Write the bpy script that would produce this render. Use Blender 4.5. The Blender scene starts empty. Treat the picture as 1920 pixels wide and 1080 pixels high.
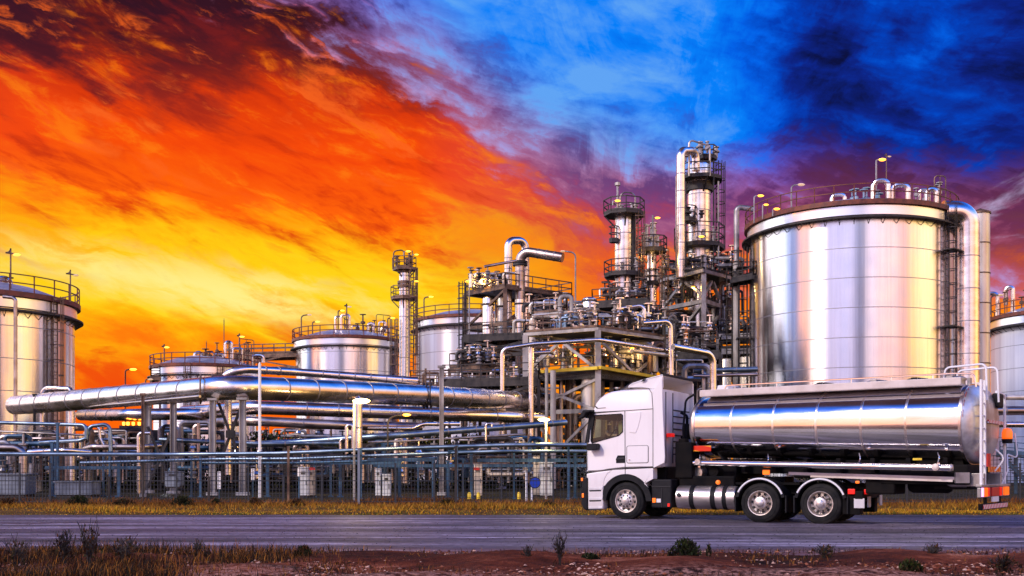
import bpy, bmesh, math, random
import numpy as np
from mathutils import Vector, Matrix
PI = math.pi
sc = bpy.context.scene
COL = sc.collection

# ------------------------------------------------------------------ camera
EYE = 1.34
FOC = 2000.0          # focal length in photo pixels (1920 wide)
cam_d = bpy.data.cameras.new('camera'); cam = bpy.data.objects.new('camera', cam_d); COL.objects.link(cam)
cam_d.sensor_width = 36; cam_d.lens = 36 * FOC / 1920
cam_d.shift_y = (880 - 540) / 1920
cam_d.clip_start = 0.1; cam_d.clip_end = 20000
cam.location = (0, 0, EYE); cam.rotation_euler = (PI / 2, 0, 0)
sc.camera = cam
sc.view_settings.view_transform = 'Standard'
sc.view_settings.look = 'None'
sc.view_settings.exposure = 0
sc.view_settings.gamma = 1
sc.cycles.max_bounces = 6
sc.cycles.glossy_bounces = 4
sc.cycles.use_denoising = True

def P(x, y, D):        # photo pixel + depth -> point in the place
    return ((x - 960) / FOC * D, D, EYE + (880 - y) / FOC * D)
def PX(n, D):          # length of n photo pixels at depth D
    return n * D / FOC

# ------------------------------------------------------------------ node helpers
def lin(c):
    o = []
    for v in c[:3]:
        v = v / 255.0
        o.append(v / 12.92 if v <= 0.04045 else ((v + 0.055) / 1.055) ** 2.4)
    return (*o, 1.0)

class NT:
    def __init__(s, tree): s.t = tree
    def node(s, typ, **kw):
        n = s.t.nodes.new(typ)
        for k, v in kw.items(): setattr(n, k, v)
        return n
    def put(s, sock, v):
        if isinstance(v, bpy.types.NodeSocket): s.t.links.new(v, sock)
        else: sock.default_value = v
    def m(s, op, a, b=None, c=None, clamp=False):
        n = s.node('ShaderNodeMath', operation=op, use_clamp=clamp)
        s.put(n.inputs[0], a)
        if b is not None: s.put(n.inputs[1], b)
        if c is not None: s.put(n.inputs[2], c)
        return n.outputs[0]
    def add(s, *a):
        r = a[0]
        for b in a[1:]: r = s.m('ADD', r, b)
        return r
    def mul(s, a, b): return s.m('MULTIPLY', a, b)
    def sub(s, a, b): return s.m('SUBTRACT', a, b)
    def step(s, v, lo, hi, a=0.0, b=1.0):
        n = s.node('ShaderNodeMapRange', interpolation_type='SMOOTHSTEP')
        s.put(n.inputs[0], v); s.put(n.inputs[1], lo); s.put(n.inputs[2], hi); s.put(n.inputs[3], a); s.put(n.inputs[4], b)
        return n.outputs[0]
    def lerp(s, v, lo, hi, a=0.0, b=1.0):
        n = s.node('ShaderNodeMapRange')
        s.put(n.inputs[0], v); s.put(n.inputs[1], lo); s.put(n.inputs[2], hi); s.put(n.inputs[3], a); s.put(n.inputs[4], b)
        return n.outputs[0]
    def mix(s, f, a, b, mode='MIX'):
        n = s.node('ShaderNodeMix', data_type='RGBA', blend_type=mode)
        s.put(n.inputs[0], f); s.put(n.inputs[6], a); s.put(n.inputs[7], b)
        return n.outputs[2]
    def ramp(s, v, stops, lo=0.0, hi=1.0, srgb=True, interp='LINEAR'):
        n = s.node('ShaderNodeValToRGB'); cr = n.color_ramp; cr.interpolation = interp
        f = s.lerp(v, lo, hi) if (lo, hi) != (0.0, 1.0) else v
        s.put(n.inputs[0], f)
        stops = [((p - lo) / (hi - lo), lin(c) if srgb else (*c[:3], 1)) for p, c in stops]
        cr.elements[0].position, cr.elements[0].color = stops[0]
        cr.elements[1].position, cr.elements[1].color = stops[-1]
        for p, c in stops[1:-1]:
            e = cr.elements.new(p); e.color = c
        return n.outputs[0]
    def curve(s, v, pts, lo, hi):     # piecewise-linear value
        mx = max(abs(p[1]) for p in pts) or 1
        n = s.node('ShaderNodeValToRGB'); cr = n.color_ramp
        s.put(n.inputs[0], s.lerp(v, lo, hi))
        st = [((p - lo) / (hi - lo), (q / mx, q / mx, q / mx, 1)) for p, q in pts]
        cr.elements[0].position, cr.elements[0].color = st[0]
        cr.elements[1].position, cr.elements[1].color = st[-1]
        for p, c in st[1:-1]:
            e = cr.elements.new(p); e.color = c
        return s.mul(n.outputs[0], mx)
    def vec(s, x, y, z):
        n = s.node('ShaderNodeCombineXYZ')
        for i, v in enumerate((x, y, z)): s.put(n.inputs[i], v)
        return n.outputs[0]
    def noise(s, v, scale, detail=6.0, rough=0.55, dist=0.0, color=False):
        n = s.node('ShaderNodeTexNoise')
        s.put(n.inputs['Vector'], v); n.inputs['Scale'].default_value = scale; n.inputs['Detail'].default_value = detail
        n.inputs['Roughness'].default_value = rough; n.inputs['Distortion'].default_value = dist
        return n.outputs['Color' if color else 'Fac']

# ------------------------------------------------------------------ sky
SUN_EL, SUN_AZ = math.radians(34), math.radians(234)     # soft key light from behind the camera, a little left
w = bpy.data.worlds.new('World'); sc.world = w; w.use_nodes = True
T = NT(w.node_tree); T.t.nodes.clear()
tc = T.node('ShaderNodeTexCoord')
sep = T.node('ShaderNodeSeparateXYZ'); T.t.links.new(tc.outputs['Generated'], sep.inputs[0])
dx, dy, dz = sep.outputs
R2D = 180 / PI
az = T.mul(T.m('ARCTAN2', dx, dy), R2D)
el = T.mul(T.m('ARCSINE', dz), R2D)
elp = T.m('MAXIMUM', el, 0.0)
# streaks fan out of a vanishing point low over the plant
vx = T.sub(az, 7.0); vy = T.sub(el, 8.0)
rr = T.m('SQRT', T.add(T.mul(vx, vx), T.mul(vy, vy), 90.0))
ux, uy = T.m('DIVIDE', vx, rr), T.m('DIVIDE', vy, rr)
lr = T.m('LOGARITHM', rr, 2.718)
fan = T.vec(T.mul(ux, 3.0), T.mul(uy, 3.6), T.mul(lr, 0.85))
fan2 = T.vec(T.mul(ux, 7.0), T.mul(uy, 7.0), T.mul(lr, 1.6))
iso = T.vec(T.mul(az, 0.16), T.mul(el, 0.26), 3.0)
nA = T.sub(T.noise(fan, 1.0, 9, 0.6, 0.9), 0.5)        # broad streaks
nB = T.sub(T.noise(fan2, 1.0, 9, 0.62, 0.6), 0.5)      # fine streaks
nC = T.sub(T.noise(iso, 1.0, 9, 0.62, 0.4), 0.5)       # puffs
nD = T.sub(T.noise(T.vec(T.mul(az, 0.10), T.mul(el, 0.36), 9.0), 1.0, 8, 0.6, 0.7), 0.5)
nE = T.sub(T.noise(T.vec(T.add(T.mul(az, 0.17), T.mul(el, 0.10), T.mul(nA, 2.2)), T.add(T.mul(el, 0.40), T.mul(az, 0.09)), 17.0), 1.0, 10, 0.60, 0.7), 0.5)   # broken mottling
nF = T.sub(T.noise(T.vec(T.add(T.mul(az, 0.42), T.mul(el, 0.25)), T.add(T.mul(el, 1.1), T.mul(az, 0.26), T.mul(nC, 2.4)), 29.0), 1.0, 9, 0.60, 0.6), 0.5)
# boundary (elevation) between fire and blue, by azimuth
thr = T.curve(az, [(-60, 40), (-27, 33), (-15, 26.0), (-9, 23.4), (-4, 20.6), (0, 17.2), (3.5, 15.2), (8, 13.9), (15, 12.9), (22, 12.0), (26, 11.2), (60, 9)], -60, 60)
t = T.add(T.sub(el, thr), T.mul(nA, 4.0), T.mul(nC, 8.0), T.mul(T.add(T.mul(nE, 8.0), T.mul(nF, 4.5)), T.step(az, -4, 6, 1.0, 0.5)), T.mul(nB, 1.0))
# fire
g = T.add(el, T.mul(nA, 5.0), T.mul(nB, 2.0), T.mul(nD, 4.0), T.mul(nE, 7.5), T.mul(nF, 3.0))
fire_y = T.ramp(g, [(0, (255, 96, 0)), (3.5, (255, 104, 0)), (5.5, (255, 128, 0)), (7.2, (255, 176, 0)), (8.6, (255, 214, 20)), (10.2, (255, 205, 10)), (12.0, (255, 156, 0)),
                    (13.4, (255, 98, 0)), (16.0, (246, 72, 0)), (19.0, (214, 54, 4)), (21, (140, 36, 16)), (23, (56, 16, 26)), (32, (20, 10, 30)), (40, (14, 10, 30))], 0, 40)
fire_o = T.ramp(g, [(0, (255, 140, 10)), (5.5, (255, 158, 8)), (7.6, (255, 122, 2)), (9.2, (250, 92, 10)), (11, (232, 74, 34)), (13, (200, 62, 66)), (20, (170, 60, 90)), (30, (60, 30, 80))], 0, 30)
ym = T.curve(az, [(-60, 0.7), (-30, 0.9), (-22, 1.0), (-5, 1.0), (0, 0.55), (5, 0.1), (60, 0.0)], -60, 60)
fire = T.mix(ym, fire_o, fire_y)
# pale glowing streaks low on the left
gl = T.mul(T.step(T.add(el, T.mul(vx, 0.085), T.mul(nB, 3.0)), 5.4, 7.2), T.step(T.add(el, T.mul(vx, 0.085), T.mul(nB, 3.0)), 7.6, 9.8, 1.0, 0.0))
gl = T.mul(gl, T.curve(az, [(-40, 0.2), (-27, 0.4), (-21, 0.9), (-12, 0.95), (-6, 0.45), (-1, 0.0), (10, 0)], -40, 10))
gl = T.mul(gl, T.step(T.add(T.mul(nA, 1.6), T.mul(nB, 2.0), T.mul(nF, 1.2)), -0.34, 0.30))
fire = T.mix(gl, fire, lin((255, 240, 140)))
# red-orange smears under the glow
rd = T.mul(T.step(T.add(nD, T.mul(nB, 0.35)), 0.04, 0.16), T.mul(T.step(el, 2.0, 4.0), T.step(el, 7.0, 8.6, 1.0, 0.0)))
fire = T.mix(T.mul(rd, 0.85), fire, lin((240, 70, 0)))
upper = T.step(el, 8.5, 12.5)
fire = T.mix(T.mul(T.mul(T.step(T.add(nE, T.mul(nF, 0.6)), 0.03, 0.22), upper), 0.62), fire, lin((196, 44, 2)))
fire = T.mix(T.mul(T.mul(T.step(T.add(nE, T.mul(nF, 0.7)), -0.05, -0.24), upper), 0.60), fire, lin((255, 132, 14)))
# dark smoke-coloured cloud in the upper left
dk = T.mul(T.step(T.add(T.mul(nA, 0.9), T.mul(nC, 1.5), T.mul(nE, 0.9), T.mul(nF, .5)), -0.14, 0.22), T.step(T.add(el, T.mul(vx, -0.12)), 17.0, 23.5))
fire = T.mix(T.mul(dk, T.step(az, -24, -12, 0.86, 0.55)), fire, lin((50, 18, 34)))
lt = T.mul(T.step(T.add(T.mul(nC, 0.9), T.mul(nF, 1.3), T.mul(nE, -0.8)), 0.05, 0.30), T.step(el, 12, 17))
fire = T.mix(T.mul(lt, 0.75), fire, lin((255, 104, 28)))
# blue
bq = T.add(0.58, T.mul(nA, 0.35), T.mul(nC, 0.7), T.mul(nE, 0.55), T.mul(nF, 0.28), 0.03,
           T.curve(az, [(-60, 0.1), (-16, 0.02), (-6, 0.20), (4, 0.32), (10, 0.25), (15, 0.06), (19, 0.0), (22, 0.0), (25, 0.0), (60, 0.1)], -60, 60),
           T.mul(T.mul(T.step(az, 8, 17), T.step(az, 26, 34, 1.0, 0.0)), T.curve(el, [(0, 0.0), (9, -0.02), (12.0, -0.10), (15, -0.26), (18, -0.22), (24, -0.36), (30, -0.3), (45, 0.0)], 0, 45) if False else -0.24),
           T.mul(T.step(el, 13.0, 18.0, 1.0, 0.0), -0.06))
blue = T.ramp(bq, [(0.0, (5, 6, 30)), (0.24, (8, 12, 62)), (0.38, (10, 34, 132)), (0.50, (0, 62, 184)), (0.64, (0, 96, 230)), (0.80, (4, 128, 250)), (1.0, (96, 164, 244))])
# lavender-white wisps and purple belly cloud where the two meet
tr = T.mul(T.mul(T.step(t, T.step(az, -4, 6, -2.4, -4.2), 0.2), T.step(t, 0.4, 4.4, 1.0, 0.0)), T.curve(az, [(-60, .5), (-8, .5), (0, .8), (6, .95), (60, .95)], -60, 60))
belly = T.ramp(T.add(0.42, T.mul(nB, 0.4), T.mul(nA, 0.7), T.mul(nC, 1.1), T.mul(nE, 0.9), T.mul(nF, 0.6)), [(0.0, (60, 30, 70)), (0.35, (104, 46, 84)), (0.55, (176, 88, 112)), (0.72, (186, 150, 206)), (0.9, (205, 190, 240)), (1.0, (232, 222, 250))])
front = T.mix(T.step(t, T.step(az, -4, 6, -1.6, -3.4), 2.4), fire, blue)
front = T.mix(T.mul(tr, 0.85), front, belly)
wisp = T.mul(T.step(T.add(nB, T.mul(nA, 0.7)), 0.06, 0.24), T.mul(T.step(az, 19, 24), T.mul(T.step(el, 9.5, 11.5), T.step(el, 13.5, 16.5, 1.0, 0.0))))
front = T.mix(T.mul(wisp, 0.8), front, lin((206, 196, 240)))
# the sky behind the camera: pale bands of lit cloud, seen only in the metal
bk = T.mul(T.m('ARCTAN2', dx, T.mul(dy, -1.0)), R2D)
bkn = T.add(bk, T.mul(nD, 6.0))
low = T.ramp(bkn, [(-150, (235, 236, 250)), (-125, (250, 246, 246)), (-102, (240, 240, 252)), (-92, (190, 206, 240)), (-86, (60, 96, 160)), (-78, (36, 58, 112)), (-72, (232, 150, 112)), (-56, (244, 178, 146)), (-48, (140, 130, 176)),
                   (-26, (178, 168, 206)), (-14, (176, 166, 200)), (-9, (84, 80, 116)), (-3, (56, 52, 84)), (4, (214, 190, 200)), (16, (236, 190, 180)), (34, (238, 176, 146)), (46, (196, 130, 90)), (54, (246, 190, 100)), (78, (255, 222, 130)), (95, (190, 120, 60)), (112, (70, 36, 26)), (135, (120, 60, 30)), (150, (200, 110, 50))], -150, 150)
# 0..1 factor of band vs. elevation
rear = T.ramp(el, [(0, (250, 170, 96)), (3.5, (255, 214, 150)), (8, (255, 246, 238)), (17, (240, 238, 252)), (25, (190, 208, 252)), (32, (60, 142, 246)), (44, (4, 92, 216)), (55, (12, 70, 160)), (60, (44, 30, 40)), (70, (46, 30, 34)), (90, (60, 40, 40))], 0, 90)
rear = T.mix(T.step(el, 9, 32, 0.92, 0.0), rear, low)
rear = T.mix(1.0, rear, (2.35, 2.25, 2.26, 1), 'MULTIPLY')
side = T.step(T.m('ABSOLUTE', az), 31, 52)
sky = T.mix(side, front, rear)
hi = T.step(el, 27, 42)
sky = T.mix(T.mul(hi, T.sub(1.0, side)), sky, T.ramp(el, [(0, (20, 60, 160)), (36, (20, 60, 160)), (50, (24, 36, 80)), (62, (40, 28, 36)), (90, (46, 32, 34))], 0, 90))
sky = T.mix(T.step(el, -3.0, -0.5, 1.0, 0.0), sky, lin((70, 44, 36)))
bg = T.node('ShaderNodeBackground'); T.put(bg.inputs[0], sky); bg.inputs[1].default_value = 1.0
ns = T.node('ShaderNodeTexSky', sky_type='NISHITA'); ns.sun_disc = False
ns.sun_elevation = SUN_EL; ns.sun_rotation = SUN_AZ
bg2 = T.node('ShaderNodeBackground'); T.put(bg2.inputs[0], ns.outputs[0]); bg2.inputs[1].default_value = 0.0008
ad = T.node('ShaderNodeAddShader'); T.t.links.new(bg.outputs[0], ad.inputs[0]); T.t.links.new(bg2.outputs[0], ad.inputs[1])
wo = T.node('ShaderNodeOutputWorld'); T.t.links.new(ad.outputs[0], wo.inputs[0])

sun_d = bpy.data.lights.new('sun', 'SUN'); sun = bpy.data.objects.new('sun', sun_d); COL.objects.link(sun)
sun_d.energy = 2.9; sun_d.angle = math.radians(9); sun_d.color = (1.0, 0.85, 0.74)
sd = Vector((math.sin(SUN_AZ) * math.cos(SUN_EL), math.cos(SUN_AZ) * math.cos(SUN_EL), math.sin(SUN_EL)))
sun.rotation_euler = (-sd).to_track_quat('-Z', 'Y').to_euler()
sun.location = (0, -30, 40)
# ------------------------------------------------------------------ materials
def mat(name, base, rough=0.5, metal=0.0, fn=None, emit=None, estr=0.0, coat=0.0, spec=0.5):
    m = bpy.data.materials.new(name); m.use_nodes = True
    nt = NT(m.node_tree); b = m.node_tree.nodes['Principled BSDF']
    b.inputs['Base Color'].default_value = lin(base) if max(base) > 1.01 else (*base, 1)
    b.inputs['Roughness'].default_value = rough; b.inputs['Metallic'].default_value = metal
    b.inputs['Coat Weight'].default_value = coat; b.inputs['Specular IOR Level'].default_value = spec
    if emit: b.inputs['Emission Color'].default_value = lin(emit); b.inputs['Emission Strength'].default_value = estr
    if fn: fn(nt, b)
    return m
def objco(nt):
    n = nt.node('ShaderNodeTexCoord'); return n.outputs['Object']
def geopos(nt):
    return nt.node('ShaderNodeNewGeometry').outputs['Position']
def mapped(nt, v, s):
    n = nt.node('ShaderNodeMapping'); nt.put(n.inputs[0], v); n.inputs['Scale'].default_value = s; return n.outputs[0]
def f_grime(a, b, scale=(1, 1, 1), sc_=2.0, r=(0.3, 0.5), bump=0.0):
    def fn(nt, bs):
        v = mapped(nt, geopos(nt), scale)
        n = nt.noise(v, sc_, 6, 0.6)
        f = nt.step(n, 0.34, 0.66)
        nt.put(bs.inputs['Base Color'], nt.mix(f, lin(a) if max(a) > 1.01 else (*a, 1), lin(b) if max(b) > 1.01 else (*b, 1)))
        nt.put(bs.inputs['Roughness'], nt.lerp(n, 0.3, 0.7, r[0], r[1]))
        if bump:
            bn = nt.node('ShaderNodeBump'); bn.inputs['Strength'].default_value = bump; bn.inputs['Distance'].default_value = 0.05
            nt.put(bn.inputs['Height'], n); nt.put(bs.inputs['Normal'], bn.outputs[0])
    return fn
def f_shell(a, b, freq=1.0, r=(0.17, 0.27)):
    # vertical weather streaks and course-by-course difference of sheet metal
    def fn(nt, bs):
        co = objco(nt)
        n1 = nt.noise(mapped(nt, co, (freq, freq, 0.02)), 1.0, 7, 0.65)
        n2 = nt.noise(mapped(nt, co, (0.5, 0.5, 0.5)), 1.0, 5, 0.6)
        n3 = nt.noise(mapped(nt, co, (freq * 4, freq * 4, 0.12)), 1.0, 4, 0.6)
        f = nt.step(nt.add(nt.mul(n1, 0.7), nt.mul(n3, 0.3)), 0.36, 0.62)
        c = nt.mix(f, (*a, 1), (*b, 1))
        sp = nt.node('ShaderNodeSeparateXYZ'); nt.put(sp.inputs[0], co)
        course = nt.m('FRACT', nt.mul(nt.m('FLOOR', nt.mul(sp.outputs[2], 0.43)), 0.618))
        c = nt.mix(nt.mul(course, 0.10), c, (0.45, 0.42, 0.42, 1))
        nt.put(bs.inputs['Base Color'], c)
        nt.put(bs.inputs['Roughness'], nt.lerp(nt.add(nt.mul(n1, 0.6), nt.mul(n2, 0.4)), 0.35, 0.65, r[0], r[1]))
        tg_ = nt.node('ShaderNodeTangent', direction_type='RADIAL', axis='Z'); nt.put(bs.inputs['Tangent'], tg_.outputs[0]); bs.inputs['Anisotropic'].default_value = 0.9; bs.inputs['Anisotropic Rotation'].default_value = 0.25
        bn = nt.node('ShaderNodeBump'); bn.inputs['Strength'].default_value = 0.05; bn.inputs['Distance'].default_value = 0.25
        nt.put(bn.inputs['Height'], nt.noise(mapped(nt, co, (0.9, 0.9, 0.015)), 1.0, 3, 0.5)); nt.put(bs.inputs['Normal'], bn.outputs[0])
    return fn
M = {}
M['shell'] = mat('tank_cladding', (0.7, 0.7, 0.72), 0.25, 1.0, f_shell((0.74, 0.72, 0.75), (0.92, 0.90, 0.91), 0.9))
M['shell_warm'] = mat('tank_cladding_warm', (0.7, 0.66, 0.6), 0.25, 1.0, f_shell((0.76, 0.70, 0.68), (0.95, 0.90, 0.88), 0.8))
M['shell_matte'] = mat('matte_tank_cladding', (0.7, 0.68, 0.72), 0.42, 0.35, f_shell((0.60, 0.57, 0.62), (0.78, 0.76, 0.80), 0.7, (0.35, 0.5)))
M['seam'] = mat('cladding_seam', (0.30, 0.28, 0.30), 0.5, 0.8)
M['clad'] = mat('pipe_cladding', (0.7, 0.7, 0.74), 0.22, 1.0, f_grime((0.72, 0.62, 0.55), (0.95, 0.84, 0.76), (0.6, 0.6, 1.2), 1.2, (0.20, 0.34), 0.02))
M['clad_dull'] = mat('dull_pipe_cladding', (0.5, 0.5, 0.54), 0.4, 1.0, f_grime((0.34, 0.27, 0.24), (0.62, 0.51, 0.45), (0.6, 0.6, 1.2), 1.0, (0.28, 0.45), 0.03))
M['galv'] = mat('galvanised_steel', (0.5, 0.5, 0.52), 0.45, 0.75, f_grime((0.22, 0.20, 0.19), (0.46, 0.42, 0.40), (1, 1, 0.6), 1.5, (0.38, 0.55)))
M['pale'] = mat('pale_painted_steel', (0.55, 0.52, 0.5), 0.45, 0.15, f_grime((0.22, 0.195, 0.17), (0.44, 0.40, 0.36), (1, 1, 0.4), 1.2, (0.4, 0.6)))
M['dark'] = mat('dark_steel', (0.06, 0.055, 0.055), 0.5, 0.4, f_grime((0.014, 0.012, 0.012), (0.055, 0.045, 0.04), (1, 1, 0.5), 2.0, (0.4, 0.65)))
M['rust'] = mat('red_oxide_rail', (0.13, 0.035, 0.02), 0.55, 0.2, f_grime((0.09, 0.022, 0.015), (0.22, 0.06, 0.03), (1, 1, 1), 2.0, (0.45, 0.65)))
M['brown'] = mat('brown_steel', (0.14, 0.08, 0.05), 0.5, 0.4, f_grime((0.08, 0.045, 0.03), (0.22, 0.13, 0.08), (1, 1, 1), 2.0, (0.4, 0.6)))
M['blue'] = mat('sky_tinted_steel', (0.10, 0.26, 0.5), 0.35, 0.35, f_grime((0.018, 0.05, 0.09), (0.06, 0.13, 0.21), (1, 1, 0.5), 1.5, (0.3, 0.5)))  # galvanised steel with the blue of the reflected sky put into its colour
M['bluepipe'] = mat('sky_tinted_pipe', (0.36, 0.52, 0.75), 0.25, 0.85, f_grime((0.12, 0.18, 0.25), (0.28, 0.37, 0.46), (0.8, 0.8, 1), 1.0, (0.3, 0.45)))  # galvanised pipe, its sky reflection coloured in as blue
M['yellow'] = mat('yellow_safety_paint', (0.75, 0.50, 0.02), 0.45, 0.0, f_grime((0.62, 0.38, 0.01), (0.82, 0.60, 0.03), (1, 1, 1), 1.5, (0.4, 0.6)))
M['cream'] = mat('cream_cladding', (0.75, 0.66, 0.52), 0.35, 0.55, f_grime((0.52, 0.44, 0.34), (0.78, 0.70, 0.58), (1, 1, 0.2), 1.0, (0.25, 0.45)))
M['roof'] = mat('tank_roof', (0.55, 0.54, 0.6), 0.4, 0.6, f_grime((0.42, 0.40, 0.47), (0.62, 0.60, 0.66), (1, 1, 1), 0.8, (0.3, 0.5)))
M['cabinet'] = mat('cabinet_paint', (0.72, 0.75, 0.78), 0.4, 0.0, f_grime((0.40, 0.42, 0.44), (0.60, 0.62, 0.64), (1, 1, 0.3), 1.5, (0.35, 0.5)))
M['greybox'] = mat('grey_box_paint', (0.25, 0.28, 0.32), 0.5, 0.2, f_grime((0.12, 0.14, 0.17), (0.25, 0.28, 0.32), (1, 1, 0.3), 1.5, (0.4, 0.6)))
M['signblue'] = mat('sign_blue', (0.01, 0.05, 0.42), 0.35)
M['white'] = mat('white_paint', (0.80, 0.78, 0.77), 0.35, 0.0)
M['red'] = mat('red_paint', (0.55, 0.03, 0.02), 0.4)
M['lampon'] = mat('lit_sodium_lamp', (1, 0.7, 0.2), 0.4, emit=(255, 156, 36), estr=5.0)
M['lamphot'] = mat('lit_bright_lamp', (1, 0.9, 0.6), 0.4, emit=(255, 220, 130), estr=14.0)
M['lampoff'] = mat('lamp_glass', (0.75, 0.62, 0.5), 0.25, emit=(255, 200, 130), estr=0.5)
M['fence'] = mat('fence_wire', (0.035, 0.038, 0.045), 0.5, 0.3)
M['concrete'] = mat('concrete', (0.38, 0.36, 0.34), 0.8, 0.0, f_grime((0.28, 0.26, 0.25), (0.44, 0.42, 0.40), (1, 1, 1), 3.0, (0.7, 0.9)))

# ------------------------------------------------------------------ mesh helpers
BASE = {}
class MB:
    def __init__(s): s.v = []; s.f = []; s.mi = []; s.sm = []
    def put(s, verts, faces, mi=0, smooth=False):
        o = len(s.v); s.v.extend(tuple(v) for v in verts)
        for f in faces:
            s.f.append(tuple(i + o for i in f)); s.mi.append(mi); s.sm.append(smooth)
        return s
    def box(s, c, d, rz=0.0, mi=0):
        hx, hy, hz = d[0] / 2, d[1] / 2, d[2] / 2; cs, sn = math.cos(rz), math.sin(rz)
        vs = []
        for z in (-hz, hz):
            for x, y in ((-hx, -hy), (hx, -hy), (hx, hy), (-hx, hy)):
                vs.append((c[0] + x * cs - y * sn, c[1] + x * sn + y * cs, c[2] + z))
        return s.put(vs, [(3, 2, 1, 0), (4, 5, 6, 7), (0, 1, 5, 4), (1, 2, 6, 5), (2, 3, 7, 6), (3, 0, 4, 7)], mi)
    def beam(s, p, q, w_, h=None, mi=0):
        p, q = Vector(p), Vector(q); h = w_ if h is None else h
        d = (q - p)
        if d.length < 1e-6: return s
        d.normalize(); up = Vector((0, 0, 1)) if abs(d.z) < 0.95 else Vector((0, 1, 0))
        a = d.cross(up).normalized() * (w_ / 2); b = a.cross(d).normalized() * (h / 2)
        vs = [p - a - b, p + a - b, p + a + b, p - a + b, q - a - b, q + a - b, q + a + b, q - a + b]
        return s.put(vs, [(0, 1, 2, 3), (7, 6, 5, 4), (0, 4, 5, 1), (1, 5, 6, 2), (2, 6, 7, 3), (3, 7, 4, 0)], mi)
    def tube(s, p, q, r, n=8, r2=None, mi=0, smooth=True, cap=True):
        return s.sweep([p, q], r, n, mi=mi, smooth=smooth, cap=cap, r2=r2)
    def sweep(s, pts, r, n=8, mi=0, smooth=True, cap=True, closed=False, r2=None, rad=None, mis=None):
        pts = [Vector(p) for p in pts]; k = len(pts)
        tang = []
        for i in range(k):
            a = pts[i - 1] if (i > 0 or closed) else pts[i]
            b = pts[(i + 1) % k] if (i < k - 1 or closed) else pts[i]
            d = b - a
            if d.length < 1e-9: d = Vector((0, 0, 1))
            tang.append(d.normalized())
        t0 = tang[0]; ref = Vector((0, 0, 1)) if abs(t0.z) < 0.9 else Vector((1, 0, 0))
        u = t0.cross(ref).normalized()
        vs, rings = [], []
        for i in range(k):
            t_ = tang[i]
            u = (u - t_ * u.dot(t_))
            u = u.normalized() if u.length > 1e-6 else t_.orthogonal().normalized()
            v_ = t_.cross(u)
            ri = rad[i] if rad else (r if r2 is None else r + (r2 - r) * i / (k - 1))
            for j in range(n):
                a = 2 * PI * j / n + PI / n
                vs.append(pts[i] + u * (math.cos(a) * ri) + v_ * (math.sin(a) * ri))
        o = len(s.v); s.v.extend(tuple(v) for v in vs)
        for i in range(k if closed else k - 1):
            i2 = (i + 1) % k
            for j in range(n):
                j2 = (j + 1) % n
                s.f.append((o + i * n + j, o + i * n + j2, o + i2 * n + j2, o + i2 * n + j))
                s.mi.append(mis[i] if mis else mi); s.sm.append(smooth)
        if cap and not closed:
            s.f.append(tuple(o + j for j in reversed(range(n)))); s.mi.append(mi); s.sm.append(False)
            s.f.append(tuple(o + (k - 1) * n + j for j in range(n))); s.mi.append(mi); s.sm.append(False)
        return s
    def lathe(s, prof, c=(0, 0, 0), n=32, mi=0, smooth=True, a0=0.0, a1=2 * PI, mis=None):
        full = abs(a1 - a0 - 2 * PI) < 1e-6; m_ = n if full else n + 1
        o = len(s.v)
        for r, z in prof:
            for j in range(m_):
                a = a0 + (a1 - a0) * j / n
                s.v.append((c[0] + math.cos(a) * r, c[1] + math.sin(a) * r, c[2] + z))
        for i in range(len(prof) - 1):
            for j in range(n):
                j2 = (j + 1) % m_
                s.f.append((o + i * m_ + j, o + i * m_ + j2, o + (i + 1) * m_ + j2, o + (i + 1) * m_ + j)); s.mi.append(mis[i] if mis else mi); s.sm.append(smooth)
        return s
    def xform(s, mtx, start=0):
        s.v[start:] = [tuple(mtx @ Vector(v)) for v in s.v[start:]]
        return s
    def build(s, name, mats, parent=None, label=None, edge=35):
        if not isinstance(mats, (list, tuple)): mats = [mats]
        me = bpy.data.meshes.new(name)
        if parent is not None: b = BASE.get(parent.name, (0, 0, 0))
        else:
            a = np.array(s.v); b = ((a[:, 0].min() + a[:, 0].max()) / 2, (a[:, 1].min() + a[:, 1].max()) / 2, a[:, 2].min())
        me.from_pydata([(v[0] - b[0], v[1] - b[1], v[2] - b[2]) for v in s.v], [], s.f)
        for m_ in mats: me.materials.append(m_)
        me.polygons.foreach_set('material_index', s.mi); me.polygons.foreach_set('use_smooth', s.sm)
        me.update()
        if any(s.sm): me.set_sharp_from_angle(angle=math.radians(edge))
        o = bpy.data.objects.new(name, me); COL.objects.link(o)
        if parent is None: o.location = b
        else: o.parent = parent
        BASE[o.name] = b
        if label: o['label'] = label
        return o
def tag(o, label, cat, group=None, kind=None):
    if label: o['label'] = label
    if cat: o['category'] = cat
    if group: o['group'] = group
    if kind: o['kind'] = kind
    return o
def thing(name, label, cat, loc=(0, 0, 0), group=None, rz=0.0):
    o = bpy.data.objects.new(name, None); COL.objects.link(o); o.location = loc; o.rotation_euler = (0, 0, rz)
    o.empty_display_size = 0.3
    BASE[o.name] = tuple(loc) if rz == 0 else (0, 0, 0)
    return tag(o, label, cat, group)
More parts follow.
